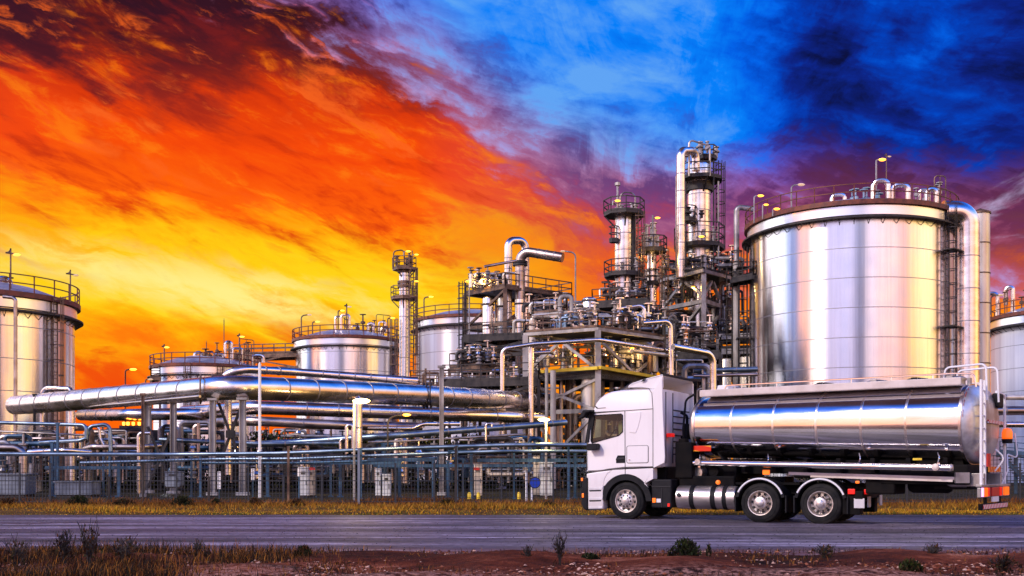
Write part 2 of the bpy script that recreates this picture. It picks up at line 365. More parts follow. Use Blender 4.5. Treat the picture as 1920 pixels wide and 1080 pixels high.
def fillet(pts, rad, n=6):
    pts = [Vector(p) for p in pts]; out = [pts[0]]
    for i in range(1, len(pts) - 1):
        a, b, c = pts[i - 1], pts[i], pts[i + 1]
        d1, d2 = (a - b), (c - b); l1, l2 = d1.length, d2.length
        if l1 < 1e-6 or l2 < 1e-6: continue
        d1.normalize(); d2.normalize()
        ang = d1.angle(d2)
        if ang > PI - 0.03: out.append(b); continue
        cut = min(rad / math.tan(ang / 2), l1 * 0.49, l2 * 0.49)
        R_ = cut * math.tan(ang / 2)
        ctr = b + (d1 + d2).normalized() * (R_ / math.sin(ang / 2))
        s0 = b + d1 * cut - ctr; s1 = b + d2 * cut - ctr
        th = s0.angle(s1)
        for k in range(n + 1):
            f = k / n
            out.append(ctr + (s0 * math.sin((1 - f) * th) + s1 * math.sin(f * th)) / math.sin(th))
    out.append(pts[-1])
    return out
def pipe(mb, pts, r, bend=None, n=14, seam=0.0, fl=True):
    """insulated pipe with rounded bends; seam>0 adds a raised dark joint every so many metres (material slot 1)"""
    path = fillet(pts, bend if bend is not None else r * 2.2, 7)
    if seam <= 0: return mb.sweep(path, r, n)
    P2, R2, MI = [path[0]], [r], []
    for a, b in zip(path[:-1], path[1:]):
        L = (b - a).length; k = int(L / seam)
        d = (b - a).normalized()
        for i in range(1, k + 1):
            p = a + d * (L * i / (k + 1)); hw = 0.035
            for off, rr_, mi in ((-hw - 0.004, r, 0), (-hw, r * 1.0 + 0.022, 1), (hw, r + 0.022, 1), (hw + 0.004, r, 1)):
                P2.append(p + d * off); R2.append(rr_); MI.append(mi)
        P2.append(b); R2.append(r); MI.append(0)
    return mb.sweep(P2, r, n, rad=R2, mis=MI)

def rail(mb, pts, h=1.1, r=0.035, step=1.5, closed=False, n=4, mids=(0.5,), toe=True):
    pts = [Vector(p) for p in pts]
    if closed: pts = pts + [pts[0]]
    for hh in (1.0,) + tuple(mids):
        mb.sweep([p + Vector((0, 0, h * hh)) for p in pts], r, n, smooth=False)
    if toe:
        for a, b in zip(pts[:-1], pts[1:]): mb.beam(a + Vector((0, 0, 0.08)), b + Vector((0, 0, 0.08)), 0.03, 0.16)
    carry = 0.0
    last = None
    for a, b in zip(pts[:-1], pts[1:]):
        L = (b - a).length; k = max(1, round(L / step))
        if L < step * 0.6:
            carry += L
            if carry < step * 0.9: continue
            carry = 0.0; mb.tube(a, a + Vector((0, 0, h)), r, n, smooth=False); continue
        for i in range(k): 
            p = a + (b - a) * (i / k); mb.tube(p, p + Vector((0, 0, h)), r, n, smooth=False)
    if not closed: mb.tube(pts[-1], pts[-1] + Vector((0, 0, h)), r, n, smooth=False)
    return mb
def circ(c, r, z, n=40, a0=0.0, a1=2 * PI):
    k = n if abs(a1 - a0 - 2 * PI) < 1e-6 else n + 1
    return [(c[0] + math.cos(a0 + (a1 - a0) * i / n) * r, c[1] + math.sin(a0 + (a1 - a0) * i / n) * r, z) for i in range(k)]
def cage_ladder(mb, c, ang, z0, z1, r=0.03, w_=0.5, cage=True, depth=0.75, off=0.2):
    """ladder standing off a wall at c, facing outward along angle ang"""
    ox, oy = math.cos(ang), math.sin(ang); tx, ty = -oy, ox
    b = (c[0] + ox * off, c[1] + oy * off)
    for s_ in (-1, 1): mb.tube((b[0] + tx * w_ / 2 * s_, b[1] + ty * w_ / 2 * s_, z0), (b[0] + tx * w_ / 2 * s_, b[1] + ty * w_ / 2 * s_, z1), r * 1.2, 4, smooth=False)
    z = z0 + 0.3
    while z < z1:
        mb.tube((b[0] - tx * w_ / 2, b[1] - ty * w_ / 2, z), (b[0] + tx * w_ / 2, b[1] + ty * w_ / 2, z), r * 0.7, 3, smooth=False); z += 0.45
    if cage:
        hoop = []
        for i in range(9):
            a = -PI / 2 + PI * i / 8
            hoop.append((tx * math.sin(a) * w_ * 0.75 + ox * math.cos(a) * depth, ty * math.sin(a) * w_ * 0.75 + oy * math.cos(a) * depth))
        z = z0 + 2.2
        while z < z1:
            mb.sweep([(b[0] + h[0], b[1] + h[1], z) for h in hoop], r, 3, smooth=False); z += 1.1
        for i in (1, 3, 4, 5, 7):
            mb.tube((b[0] + hoop[i][0], b[1] + hoop[i][1], z0 + 2.2), (b[0] + hoop[i][0], b[1] + hoop[i][1], z1), r * 0.8, 3, smooth=False)
    return mb
def lamp_head(mb_pole, mb_lamp, base, h, arm, ang, r=0.05, size=0.5, bend=0.5):
    """bent pole with a flat lantern; arm>0 reaches out along ang"""
    bx, by, bz = base; ox, oy = math.cos(ang), math.sin(ang)
    path = fillet([(bx, by, bz), (bx, by, bz + h), (bx + ox * arm, by + oy * arm, bz + h + arm * 0.15)], bend, 5)
    mb_pole.sweep(path, r, 6)
    e = path[-1]
    st = len(mb_lamp.v)
    mb_lamp.lathe([(0.0, -0.5), (0.55, -0.42), (0.9, -0.1), (1.0, 0.15), (0.6, 0.5), (0.0, 0.62)], n=8)
    mb_lamp.xform(Matrix.Translation((e[0] + ox * size * 0.35, e[1] + oy * size * 0.35, e[2] - 0.02)) @ Matrix.Rotation(ang, 4, 'Z') @ Matrix.Diagonal((size * 0.55, size * 0.36, size * 0.30, 1)), st)
def lamp_post(x, y_top, D, y_base, label, lit=True, arm_px=14, side=1, r=0.06, size=0.5, group=None, name='lamp_post', hot=False, z_base=None, m_='galv'):
    b = P(x, y_base, D); z0 = b[2] if z_base is None else z_base; zt = P(x, y_top, D)[2]
    t = thing(name, label, 'lamp post', (b[0], b[1], z0), group)
    mp, ml = MB(), MB()
    lamp_head(mp, ml, (b[0], b[1], z0), zt - z0, PX(arm_px, D), 0 if side > 0 else PI, r, size, bend=PX(arm_px, D) * 0.5)
    mp.build('pole', M[m_], t); ml.build('lantern', M['lamphot' if hot else ('lampon' if lit else 'lampoff')], t)
    return t
rnd = random.Random(7)
# ------------------------------------------------------------------ storage tanks
def tank(x, rpx, D, yrim, label, m_='shell', ladders=(), seam=2.3, girder=True, rails=True, n=96, yb=0.0, group='storage tanks', roof_h=1.5, kit=None):
    c = P(x, 880, D); R = PX(rpx, D); H = P(0, yrim, D)[2]
    t = thing('storage_tank', label, 'storage tank', (c[0], c[1], 0), group)
    prof, mis = [(R, 0.0)], []
    z = seam
    while z < H - 1.5:
        for dz_, dr, mi in ((-0.03, 0.0, 0), (-0.028, 0.012, 1), (0.028, 0.012, 1), (0.03, 0.0, 1)):
            prof.append((R + dr, z + dz_)); mis.append(mi)
        z += seam
    prof.append((R, H - 0.35)); mis.append(0)
    MB().lathe(prof, c=(c[0], c[1], 0), n=n, mis=mis).build('shell', [M[m_], M['seam']], t)
    MB().lathe([(R + 0.10, H - 1.15), (R + 0.16, H - 1.1), (R + 0.16, H - 0.40), (R + 0.05, H - 0.36)], c=(c[0], c[1], 0), n=n).build('top_course', M['white_metal'], t)
    rf = MB().lathe([(R + 0.05, H - 0.1), (R * 0.9, H + roof_h * 0.19), (R * 0.6, H + roof_h * 0.64), (R * 0.3, H + roof_h * 0.91), (0.01, H + roof_h)], c=(c[0], c[1], 0), n=64)
    rf.build('roof', M['roof'], t)
    MB().lathe([(R + 0.02, H - 0.36), (R + 0.42, H - 0.34), (R + 0.42, H + 0.02), (R + 0.02, H + 0.04)], c=(c[0], c[1], 0), n=n).build('rim_walkway', M['rust'], t)
    if girder:
        g = MB().lathe([(R, H - 1.42), (R + 0.62, H - 1.40), (R + 0.62, H - 1.28), (R, H - 1.24)], c=(c[0], c[1], 0), n=n)
        for i in range(48):
            a = 2 * PI * i / 48; u = (math.cos(a), math.sin(a))
            g.beam((c[0] + u[0] * R, c[1] + u[1] * R, H - 1.78), (c[0] + u[0] * (R + 0.58), c[1] + u[1] * (R + 0.58), H - 1.40), 0.045)
        g.build('wind_girder', M['dark'], t)
    if rails:
        rl = MB(); rail(rl, circ((c[0], c[1]), R + 0.32, H + 0.02, 72), 1.2, 0.05 * max(1, D / 100), 1.6, closed=True, toe=False)
        rl.build('railing', M['rust'], t)
    face = math.atan2(-c[1], -c[0])
    for (lx, zlo, zhi, lm) in ladders:       # ladder where the shell shows column lx of the photo
        off = (lx - x) / rpx
        a = face + math.asin(max(-0.985, min(0.985, off)))
        lm_b = MB(); cage_ladder(lm_b, (c[0] + math.cos(a) * R, c[1] + math.sin(a) * R), a, zlo, H if zhi is None else zhi, r=0.04, w_=0.6)
        # rest platforms
        zz = zlo + 6.0
        while zz < H - 3:
            lm_b.box((c[0] + math.cos(a) * (R + 0.6), c[1] + math.sin(a) * (R + 0.6), zz), (1.0, 1.6, 0.08), a); zz += 6.0
        lm_b.build('cage_ladder', M[lm], t)
    return t, c, R, H
M['white_metal'] = mat('bright_course', (0.85, 0.85, 0.88), 0.28, 0.85)

def roof_kit(t, c, R, H, seed, x0, x1, zt, dens=10, frame=True, m_='galv'):
    """vent necks, valves and a handrail frame on a tank roof, spread between two fractions of the radius, on the near side"""
    r_ = random.Random(seed); fx = math.atan2(-c[1], -c[0])
    vx, vy = math.cos(fx), math.sin(fx); sx_, sy_ = -vy, vx
    for i in range(dens):
        s_ = x0 + (x1 - x0) * (i + r_.random()) / dens; d = r_.uniform(0.1, 0.55)
        bx = c[0] + sx_ * s_ * R + vx * d * R; by = c[1] + sy_ * s_ * R + vy * d * R
        h = zt * r_.uniform(0.45, 1.0); rad = r_.uniform(0.09, 0.22)
        if i % 3 == 0:
            e = r_.choice((-1, 1)) * r_.uniform(0.6, 1.3)
            nb = MB(); pipe(nb, [(bx, by, H), (bx, by, H + h), (bx + sx_ * e, by + sy_ * e, H + h), (bx + sx_ * e, by + sy_ * e, H + h * 0.4)], rad, rad * 2.2, 10)
            nb.build('vent_neck', M['clad'], t)
        else:
            mb = MB(); mb.tube((bx, by, H), (bx, by, H + h), rad * 0.5, 6)
            mb.lathe([(0.0, 0), (rad * 1.6, 0.05), (rad * 1.6, 0.3), (rad * 0.7, 0.4), (0, 0.45)], c=(bx, by, H + h * 0.6), n=8)
            mb.lathe([(rad * 2.1, 0), (rad * 2.1, 0.07), (0, 0.09)], c=(bx, by, H + h), n=8)
            mb.build('roof_valve', M[m_], t)
    if frame:
        fb = MB(); s0, s1 = x1 - 0.28 * (x1 - x0), x1
        p0 = Vector((c[0] + sx_ * s0 * R + vx * R * 0.5, c[1] + sy_ * s0 * R + vy * R * 0.5, H)); p1 = Vector((c[0] + sx_ * s1 * R + vx * R * 0.5, c[1] + sy_ * s1 * R + vy * R * 0.5, H))
        fb.sweep(fillet([p0, p0 + Vector((0, 0, zt * 1.05)), p1 + Vector((0, 0, zt)), p1], 0.25, 4), 0.05, 5)
        m1 = (p0 + p1) / 2; fb.tube(m1, m1 + Vector((0, 0, zt)), 0.04, 4); fb.tube(p0 + Vector((0, 0, zt * 0.55)), p1 + Vector((0, 0, zt * 0.55)), 0.04, 4)
        fb.build('access_frame', M['brown'], t)

tE = tank(1592, 183, 90, 421, 'largest shiny tank with vertical bands of light, behind the tanker trailer', 'shell', [(1752, 0.5, None, 'dark'), (1412, 0.5, 20.3, 'dark')], group=None)
roof_kit(*tE, 3, -0.05, 0.32, 2.9, 9, False, 'bluepipe'); roof_kit(*tE, 5, 0.52, 0.88, 2.4, 9, True)
tL = tank(-28, 156, 80, 566, 'bright tank cut off by the left edge, with a dark drain pipe', 'shell_warm', [(82, 0.5, None, 'brown')], group=None)
roof_kit(*tL, 8, -0.1, 0.35, 1.8, 7, False, 'brown')
tB = tank(386, 95, 130, 690, 'low tank behind the long overhead pipe, left of the ribbed pinkish tank', 'shell', [(356, 0.5, None, 'brown'), (410, 0.5, None, 'brown')], group=None, n=64)
roof_kit(*tB, 9, -0.1, 0.9, 3.2, 16, True, 'brown')
tC = tank(652, 97, 140, 640, 'pinkish tank just left of the slim tower with two railed platforms', 'shell_warm', [(738, 0.5, None, 'brown')], group=None, n=64)
roof_kit(*tC, 11, -0.15, 0.8, 3.0, 16, True, 'brown')
tD = tank(886, 106, 140, 604, 'pale lavender tank half hidden by the goose-neck pipe deck', 'shell_matte', [(790, 0.5, None, 'brown')], group=None, n=64)
tF = tank(1990, 121, 110, 594, 'far tank at the right edge behind the tanker tail', 'shell_matte', [], group=None, n=64)
roof_kit(*tF, 13, -0.9, -0.3, 3.0, 8, False, 'brown')
# loose lines on tanks
def line_pipe(name, label, cat, pts, rpx, D, m_='clad', seam=0.0, bend=None, n=14, group=None):
    mb = MB(); pipe(mb, pts, PX(rpx, D), bend, n, seam)
    return tag(mb.build(name, [M[m_], M['seam']]), label, cat, group)
c, R = tL[1], tL[2]
line_pipe('drain_pipe', 'dark vertical drain pipe running down the cut-off tank at the far left', 'pipe', [P(6, 556, 72.8), P(24, 558, 72.8), P(29, 562, 72.8), P(29, 900, 72.8)], 3.4, 72.8, 'clad_dull')
# big duct with an elbow and the flat topped flue at the right of the largest tank
line_pipe('overhead_duct', 'fat silver duct bending down from the top of the largest tank', 'duct', [P(1768, 398, 84.5), P(1814, 399, 84.5), P(1814, 907, 84.5)], 21.5, 84.5, 'clad', 2.6, PX(36, 84.5), 28)
fl = thing('flue_stack', 'yellowish flat-topped flue standing right of the fat silver duct', 'flue', P(1838, 905, 96))
fb_ = MB(); b0 = P(1838, 905, 96); hh = P(1838, 402, 96)[2]
fb_.sweep([(b0[0], b0[1], 0), (b0[0], b0[1], hh)], PX(17, 96), 24)
fb_.build('shell', M['cream'], fl)
for i in range(1, 9):
    bb_ = MB(); bb_.lathe([(PX(17, 96), 0), (PX(17, 96) + .05, .01), (PX(17, 96) + .05, .1), (PX(17, 96), .11)], (b0[0], b0[1], hh * i / 9), 24); bb_.build('stiffener_band', M['brown'], fl)
bb_ = MB(); bb_.lathe([(PX(17, 96) + .1, 0), (PX(17, 96) + .1, .15), (0.01, .5)], (b0[0], b0[1], hh), 24)
for i in range(12):
    a = 2 * PI * i / 12; bb_.beam((b0[0], b0[1], hh + .52), (b0[0] + math.cos(a) * PX(17.5, 96), b0[1] + math.sin(a) * PX(17.5, 96), hh + .17), .06)
bb_.build('flat_cap', M['brown'], fl)
line_pipe('riser_pipe', 'thin bright riser pipe between the largest tank ladder and the fat duct', 'pipe', [P(1781, 430, 86), P(1781, 900, 86)], 3.2, 86, 'clad')
line_pipe('riser_pipe', 'thin brown riser pipe hugging the fat silver duct', 'pipe', [P(1789, 440, 87), P(1789, 900, 87)], 2.0, 87, 'brown')

# ------------------------------------------------------------------ process columns
def octo(c, r, z, n=8): return circ(c, r, z, n, PI / 8, 2 * PI + PI / 8)
def platform(t, c, r_in, r_out, z, n=8, m_='dark', rh=1.2, th=0.22, name='platform', rr=0.06, brackets=True, a0=0.0):
    pm = MB(); pts = circ(c, r_out, z, n, a0, 2 * PI + a0)
    bot = [(p[0], p[1], z - th) for p in pts]
    inn = circ(c, r_in, z, n, a0, 2 * PI + a0); inb = [(p[0], p[1], z - th) for p in inn]
    vs = pts + bot + inn + inb; f = []
    for i in range(n):
        j = (i + 1) % n
        f += [(i, j, 2 * n + j, 2 * n + i), (n + j, n + i, 3 * n + i, 3 * n + j), (i, n + i, n + j, j)]
    pm.put(vs, f)
    if brackets:
        for i in range(n):
            if i % 2 == 0:
                q = pts[i]; d = ((q[0] - c[0]) * 0.95, (q[1] - c[1]) * 0.95); k = r_in / r_out
                pm.beam((c[0] + d[0], c[1] + d[1], z - th), (c[0] + d[0] * k, c[1] + d[1] * k, z - th - (r_out - r_in) * 1.0), 0.12)
    o = pm.build(name, M[m_], t)
    BASE[o.name] = BASE[t.name]
    rl = MB(); rail(rl, pts, rh, rr, 1.4, closed=True); rl.build('railing', M[m_], o)
    return o
def column(x, rpx, D, ytop, label, m_='clad', seam=1.5, n=28, dome=True, name='process_column', group=None, ybot=None):
    c = P(x, 880, D); r = PX(rpx, D); zt = P(0, ytop, D)[2]; zb = 0.0 if ybot is None else P(0, ybot, D)[2]
    t = thing(name, label, 'process column', (c[0], c[1], zb), group)
    prof, mis = [(r, zb)], []
    z = zb + seam
    while z < zt - 0.3:
        for dz_, dr, mi in ((-0.035, 0, 0), (-0.033, 0.02, 1), (0.033, 0.02, 1), (0.035, 0, 1)): prof.append((r + dr, z + dz_)); mis.append(mi)
        z += seam
    prof.append((r, zt)); mis.append(0)
    if dome:
        for k in range(1, 5): prof.append((r * math.cos(PI / 2 * k / 4) + 0.001, zt + r * 0.5 * math.sin(PI / 2 * k / 4))); mis.append(0)
    MB().lathe(prof, (c[0], c[1], 0), n, mis=mis).build('shell', [M[m_], M['seam']], t)
    return t, (c[0], c[1]), r, zt
def Z(y, D): return P(0, y, D)[2]
def lamp_on(t, x, y, D, h_px=14, hot=False, lit=True, side=1, size=0.45):
    mp, ml = MB(), MB(); b = P(x, y, D)
    lamp_head(mp, ml, b, PX(h_px, D), PX(5, D), 0 if side > 0 else PI, 0.06, size, 0.2)
    o = mp.build('lamp_bracket', M['galv'], t); BASE[o.name] = BASE[t.name]
    ml.build('lantern', M['lampon' if lit else 'lampoff'], o)
def kit(t, c, r, z, seed, n=6, h=1.6, m_='galv'):
    r_ = random.Random(seed)
    for i in range(n):
        a = r_.uniform(0, 2 * PI); d = r * r_.uniform(1.1, 1.9); p = (c[0] + math.cos(a) * d, c[1] + math.sin(a) * d)
        mb = MB(); hh_ = h * r_.uniform(0.5, 1.0); rd = r_.uniform(0.08, 0.2)
        mb.tube((p[0], p[1], z), (p[0], p[1], z + hh_), rd, 8)
        mb.lathe([(0, 0), (rd * 2, 0.03), (rd * 2, 0.16), (rd, 0.2)], (p[0], p[1], z + hh_ * 0.5), 10)
        mb.lathe([(rd * 1.7, 0), (rd * 1.7, 0.08), (0, 0.1)], (p[0], p[1], z + hh_), 10)
        mb.build('valve', M[m_], t)

# tallest column
t1, c1, r1, z1 = column(1311, 21.5, 100, 312, 'tallest silver column with goose-neck pipe and stacked railed platforms')
D1 = 100
platform(t1, c1, r1, PX(44, D1), Z(338, D1), 8, a0=0.2, th=.15)
platform(t1, (c1[0] + PX(14, D1), c1[1]), r1 * 0.4, PX(20, D1), Z(296, D1), 6, rh=1.0, brackets=False)
platform(t1, (c1[0] - PX(26, D1), c1[1] - 1.2), 0.3, PX(17, D1), Z(418, D1), 8, brackets=False)
platform(t1, c1, r1, PX(48, D1), Z(463, D1), 7, rh=1.9)
g_ = MB(); pipe(g_, [P(1276.5, 520, 96.6), P(1276.5, 283, 96.6), P(1305, 283, 98.6), P(1305, 320, 98.6)], PX(7.5, D1), PX(13, D1), 16, 1.6); g_.build('goose_neck', [M['clad'], M['seam']], t1)
g_ = MB(); cage_ladder(g_, P(1341, 880, 100.5)[:2], 0.1, Z(510, D1), Z(300, D1), 0.05, 0.8); g_.build('cage_ladder', M['dark'], t1)
g_ = MB(); cage_ladder(g_, P(1289, 880, 101.2)[:2], PI - .1, Z(510, D1), Z(345, D1), 0.045, 0.5, depth=.5); g_.build('cage_ladder', M['dark'], t1)
g_ = MB(); p0, p1 = P(1292, 330, 98), P(1331, 330, 98)
g_.sweep(fillet([p0, P(1292, 262, 98), P(1331, 274, 98), p1], 0.3, 4), 0.09, 5); g_.tube(P(1322, 280, 98), P(1331, 274, 98), 0.16, 6)
g_.build('davit_frame', M['galv'], t1)
g_ = MB(); g_.lathe([(r1 + .02, 0), (r1 + .22, .02), (r1 + .22, .5), (r1 + .02, .52)], (c1[0], c1[1], Z(360, D1)), 24); g_.lathe([(r1 + .02, 0), (r1 + .1, .02), (r1 + .1, .3), (r1 + .02, .32)], (c1[0], c1[1], Z(350, D1)), 24); g_.build('flange_ring', M['dark'], t1)
for i, (xa, ya, yb) in enumerate(((1338, 300, 500), (1347, 340, 505), (1286, 340, 505), (1268, 330, 515))):
    g_ = MB(); g_.tube(P(xa, ya, 98.3), P(xa, yb, 98.3), 0.08, 8); g_.build('side_pipe', M['galv' if i % 2 else 'dark'], t1)
kit(t1, c1, r1 * 1.1, Z(463, D1), 4, 6, 1.6); kit(t1, c1, r1, Z(418, D1), 5, 4, 1.2, 'dark'); kit(t1, c1, r1 * .9, Z(296, D1), 6, 5, 1.3)
lamp_on(t1, 1306, 446, 97.3, 2, size=.55)
# column with the orange light
D2 = 96
t2, c2, r2, z2 = column(1170, 17.5, D2, 402, 'silver column with orange lamp on its top platform, left of the tallest column')
platform(t2, c2, r2 * 0.2, PX(38, D2), Z(401, D2), 8)
platform(t2, c2, r2, PX(37, D2), Z(516, D2), 8)
platform(t2, (c2[0] - PX(20, D2), c2[1] - .6), 0.2, PX(9, D2), Z(453, D2), 6, brackets=False)
platform(t2, (c2[0] - PX(24, D2), c2[1] - .6), 0.2, PX(10, D2), Z(556, D2), 6, brackets=False, rh=1.7)
g_ = MB(); g_.tube(P(1188, 405, 95.5), P(1188, 600, 95.5), 0.16, 8); g_.build('side_pipe', M['dark'], t2)
g_ = MB(); g_.tube(P(1158, 401, 95), P(1158, 347, 95), 0.09, 6); g_.lathe([(0, 0), (.25, .05), (.25, .3), (0, .4)], P(1158, 349, 95), 8); g_.build('mast', M['galv'], t2)
g_ = MB(); g_.sweep(fillet([P(1163, 385, 95), P(1163, 360, 95), P(1191, 362, 95), P(1191, 400, 95)], .5, 5), .07, 5); g_.build('davit_frame', M['galv'], t2)
g_ = MB(); cage_ladder(g_, P(1190, 880, 95.2)[:2], -0.4, Z(640, D2), Z(402, D2), .045, .7); g_.build('cage_ladder', M['brown'], t2)
lamp_on(t2, 1149, 385, 94.5, 8, size=.5); kit(t2, c2, r2, Z(401, D2), 14, 5, 1.1); kit(t2, c2, r2, Z(516, D2), 15, 5, 1.4)
# slender column
D3 = 98
t3, c3, r3, z3 = column(1222, 9, D3, 452, 'slender column with a crowded railed head between the two taller columns', n=18)
platform(t3, c3, r3, PX(28, D3), Z(470, D3), 8)
platform(t3, c3, r3, PX(14, D3), Z(531, D3), 8)
g_ = MB(); g_.tube(P(1224, 462, 97), P(1224, 404, 97), .08, 6); g_.build('mast', M['galv'], t3)
kit(t3, c3, r3, Z(470, D3), 21, 12, 2.4, 'cream'); kit(t3, c3, r3, Z(531, D3), 22, 4, 1.2)
g_ = MB(); cage_ladder(g_, P(1235, 880, 97.4)[:2], -0.4, Z(640, D3), Z(470, D3), .045, .7); g_.build('cage_ladder', M['brown'], t3)
g_ = MB(); cage_ladder(g_, P(1204, 880, 97.4)[:2], PI + .4, Z(570, D3), Z(470, D3), .05, .8); g_.build('cage_ladder', M['dark'], t3)
lamp_on(t3, 1224, 415, 97, 6, size=0.5)
# slim tower in the middle left
D4 = 125
t4, c4, r4, z4 = column(758, 9.5, D4, 506, 'slim coppery tower with two railed platforms between two squat tanks', 'shell_warm', 2.4, 22)
platform(t4, c4, r4, PX(22, D4), Z(504, D4), 6, m_='brown', rh=1.3, rr=.06); platform(t4, c4, r4, PX(25, D4), Z(559, D4), 8, m_='brown', rh=1.3, rr=.06)
for y_ in (512, 533, 540): 
    g_ = MB(); g_.lathe([(r4, 0), (r4 + .2, .02), (r4 + .2, .35), (r4, .37)], (c4[0], c4[1], Z(y_, D4)), 20); g_.build('flange_ring', M['brown'], t4)
g_ = MB(); cage_ladder(g_, P(769, 880, D4 - .5)[:2], -.5, Z(700, D4), Z(504, D4), .06, .8); g_.build('cage_ladder', M['brown'], t4)
g_ = MB(); cage_ladder(g_, P(746, 880, D4 - .5)[:2], PI + .5, Z(720, D4), Z(600, D4), .06, .9); g_.build('cage_ladder', M['brown'], t4)
g_ = MB(); g_.sweep(fillet([P(738, 504, D4 - 1), P(738, 471, D4 - 1), P(758, 468, D4 - 1), P(758, 500, D4 - 1)], .4, 4), .08, 5); g_.tube(P(773, 500, D4 - 1), P(773, 470, D4 - 1), .07, 5); g_.tube(P(773, 555, D4 - 1), P(773, 525, D4 - 1), .07, 5); g_.build('davit_frame', M['brown'], t4)
kit(t4, c4, r4, Z(504, D4), 31, 6, 2.0, 'brown'); lamp_on(t4, 757, 480, D4 - 1.5, 8, size=.6); lamp_on(t4, 773, 530, D4 - 1.5, 2, size=.5); lamp_on(t4, 773, 480, D4 - 1.5, 2, size=.5)
# lone vertical line left of the largest tank
line_pipe('standpipe', 'tall plain standpipe with an elbow reaching the largest tank', 'pipe', [P(1412, 392, 93), P(1381, 388, 93), P(1381, 900, 93)], 5.2, 93, 'galv', 0, PX(8, 93), 14)
line_pipe('standpipe_sleeve', 'wider lower sleeve of pipe under the standpipe railings', 'pipe', [P(1381, 492, 92.9), P(1381, 900, 92.9)], 6.6, 92.9, 'pale')

# ------------------------------------------------------------------ steel decks
def deck(label, cor, z, legs=True, m_='pale', rm='brown', th=0.35, r=0.05, sides=(0, 1, 2, 3), cat='steel deck', name='steel_deck', legw=0.35, levels=(), brace=(), zlow=0.0, rh=1.15, leglist=None):
    c = [Vector((p[0], p[1], z)) for p in cor]
    mid = sum(c, Vector()) / len(c)
    t = thing(name, label, cat, (mid.x, mid.y, zlow))
    n = len(c); mb = MB()
    mb.put([p for p in c] + [p - Vector((0, 0, th * .35)) for p in c], [tuple(range(n)), tuple(reversed(range(n, 2 * n)))] + [(i, n + i, n + (i + 1) % n, (i + 1) % n) for i in range(n)])
    mb.build('floor_plate', M['dark'], t)
    for i in range(n):
        b = MB(); a_, b_ = c[i], c[(i + 1) % n]
        d = (b_ - a_).normalized() * 0.1
        b.beam(a_ - Vector((0, 0, th * .7)) - d, b_ - Vector((0, 0, th * .7)) + d, .22, th); b.build('edge_beam', M[m_], t)
        if i in sides:
            rl = MB(); rail(rl, [a_, b_], rh, r, 1.5); rl.build('railing', M[rm], t)
    if legs:
        for i in (range(n) if leglist is None else leglist):
            b = MB(); b.beam((c[i].x, c[i].y, zlow), (c[i].x, c[i].y, z - th), legw, legw); b.build('post', M[m_], t)
    zs = list(levels) + [z - th]
    for zl in levels:
        for i in range(n):
            b = MB(); b.beam((c[i].x, c[i].y, zl), (c[(i + 1) % n].x, c[(i + 1) % n].y, zl), .22, .3); b.build('tie_beam', M[m_], t)
    for (side, za, zb, kind) in brace:
        a_, b_ = c[side], c[(side + 1) % n]; A = lambda f, zz: (a_.x + (b_.x - a_.x) * f, a_.y + (b_.y - a_.y) * f, zz)
        segs = {'A': [((0, za), (.5, zb)), ((.5, zb), (1, za))], 'V': [((0, zb), (.5, za)), ((.5, za), (1, zb))], 'X': [((0, za), (1, zb)), ((0, zb), (1, za))], '/': [((0, za), (1, zb))], '\\': [((0, zb), (1, za))]}[kind]
        for (p, q) in segs:
            b = MB(); b.beam(A(*p), A(*q), .2, .2); b.build('brace', M[m_], t)
    return t
def manifold(label, x0, y0, x1, y1, D, dep, seed, n=12, nv=6, rr=(0.06, 0.2), mats=('clad', 'galv', 'pale', 'cream', 'dark'), vert=0.6, base=None, cat='pipework', vm=('galv', 'dark', 'clad')):
    """a welded run of pipes, valves and small vessels on one deck"""
    r_ = random.Random(seed)
    A, B = P(x0, y1, D), P(x1, y0, D)
    t = thing('pipe_manifold', label, cat, ((A[0] + B[0]) / 2, D, A[2]))
    W, H = B[0] - A[0], B[2] - A[2]
    for i in range(n):
        r = r_.uniform(*rr); mb = MB(); y = D + r_.uniform(-.5, .5) * dep
        if r_.random() < vert:
            x = A[0] + W * r_.random(); h = H * r_.uniform(.45, 1.0); e = r_.choice((-1, 1)) * r_.uniform(.5, 1.8); zb = A[2]
            pts = [(x, y, zb), (x, y, zb + h), (x + e, y + r_.uniform(-.4, .4), zb + h), (x + e, y, zb + h * r_.uniform(.1, .6))]
            if r_.random() < .35: pts = pts[:2]
        else:
            z = A[2] + H * r_.uniform(.1, .95); xa = A[0] + W * r_.uniform(0, .45); xb = A[0] + W * r_.uniform(.55, 1)
            pts = [(xa, y, A[2] + H * r_.random() * .5), (xa, y, z), (xb, y, z), (xb, y, A[2] + H * r_.random() * .5)]
        pipe(mb, pts, r, r * 2.0, 9); mb.build('pipe', M[r_.choice(mats)], t)
    for i in range(nv):
        x = A[0] + W * r_.random(); y = D + r_.uniform(-.6, .3) * dep; z = A[2] + H * r_.uniform(0.05, .7); s_ = r_.uniform(.7, 1.3)
        mb = MB(); mb.lathe([(0, 0), (.22 * s_, .02), (.22 * s_, .1), (.12 * s_, .14), (.2 * s_, .3), (.12 * s_, .48), (.22 * s_, .52), (.22 * s_, .6), (.05 * s_, .62), (.05 * s_, 1.0 * s_), (.26 * s_, 1.0 * s_), (.26 * s_, 1.06 * s_), (0, 1.08 * s_)], (x, y, z), 10)
        mb.build('valve', M[r_.choice(vm)], t)
    return t
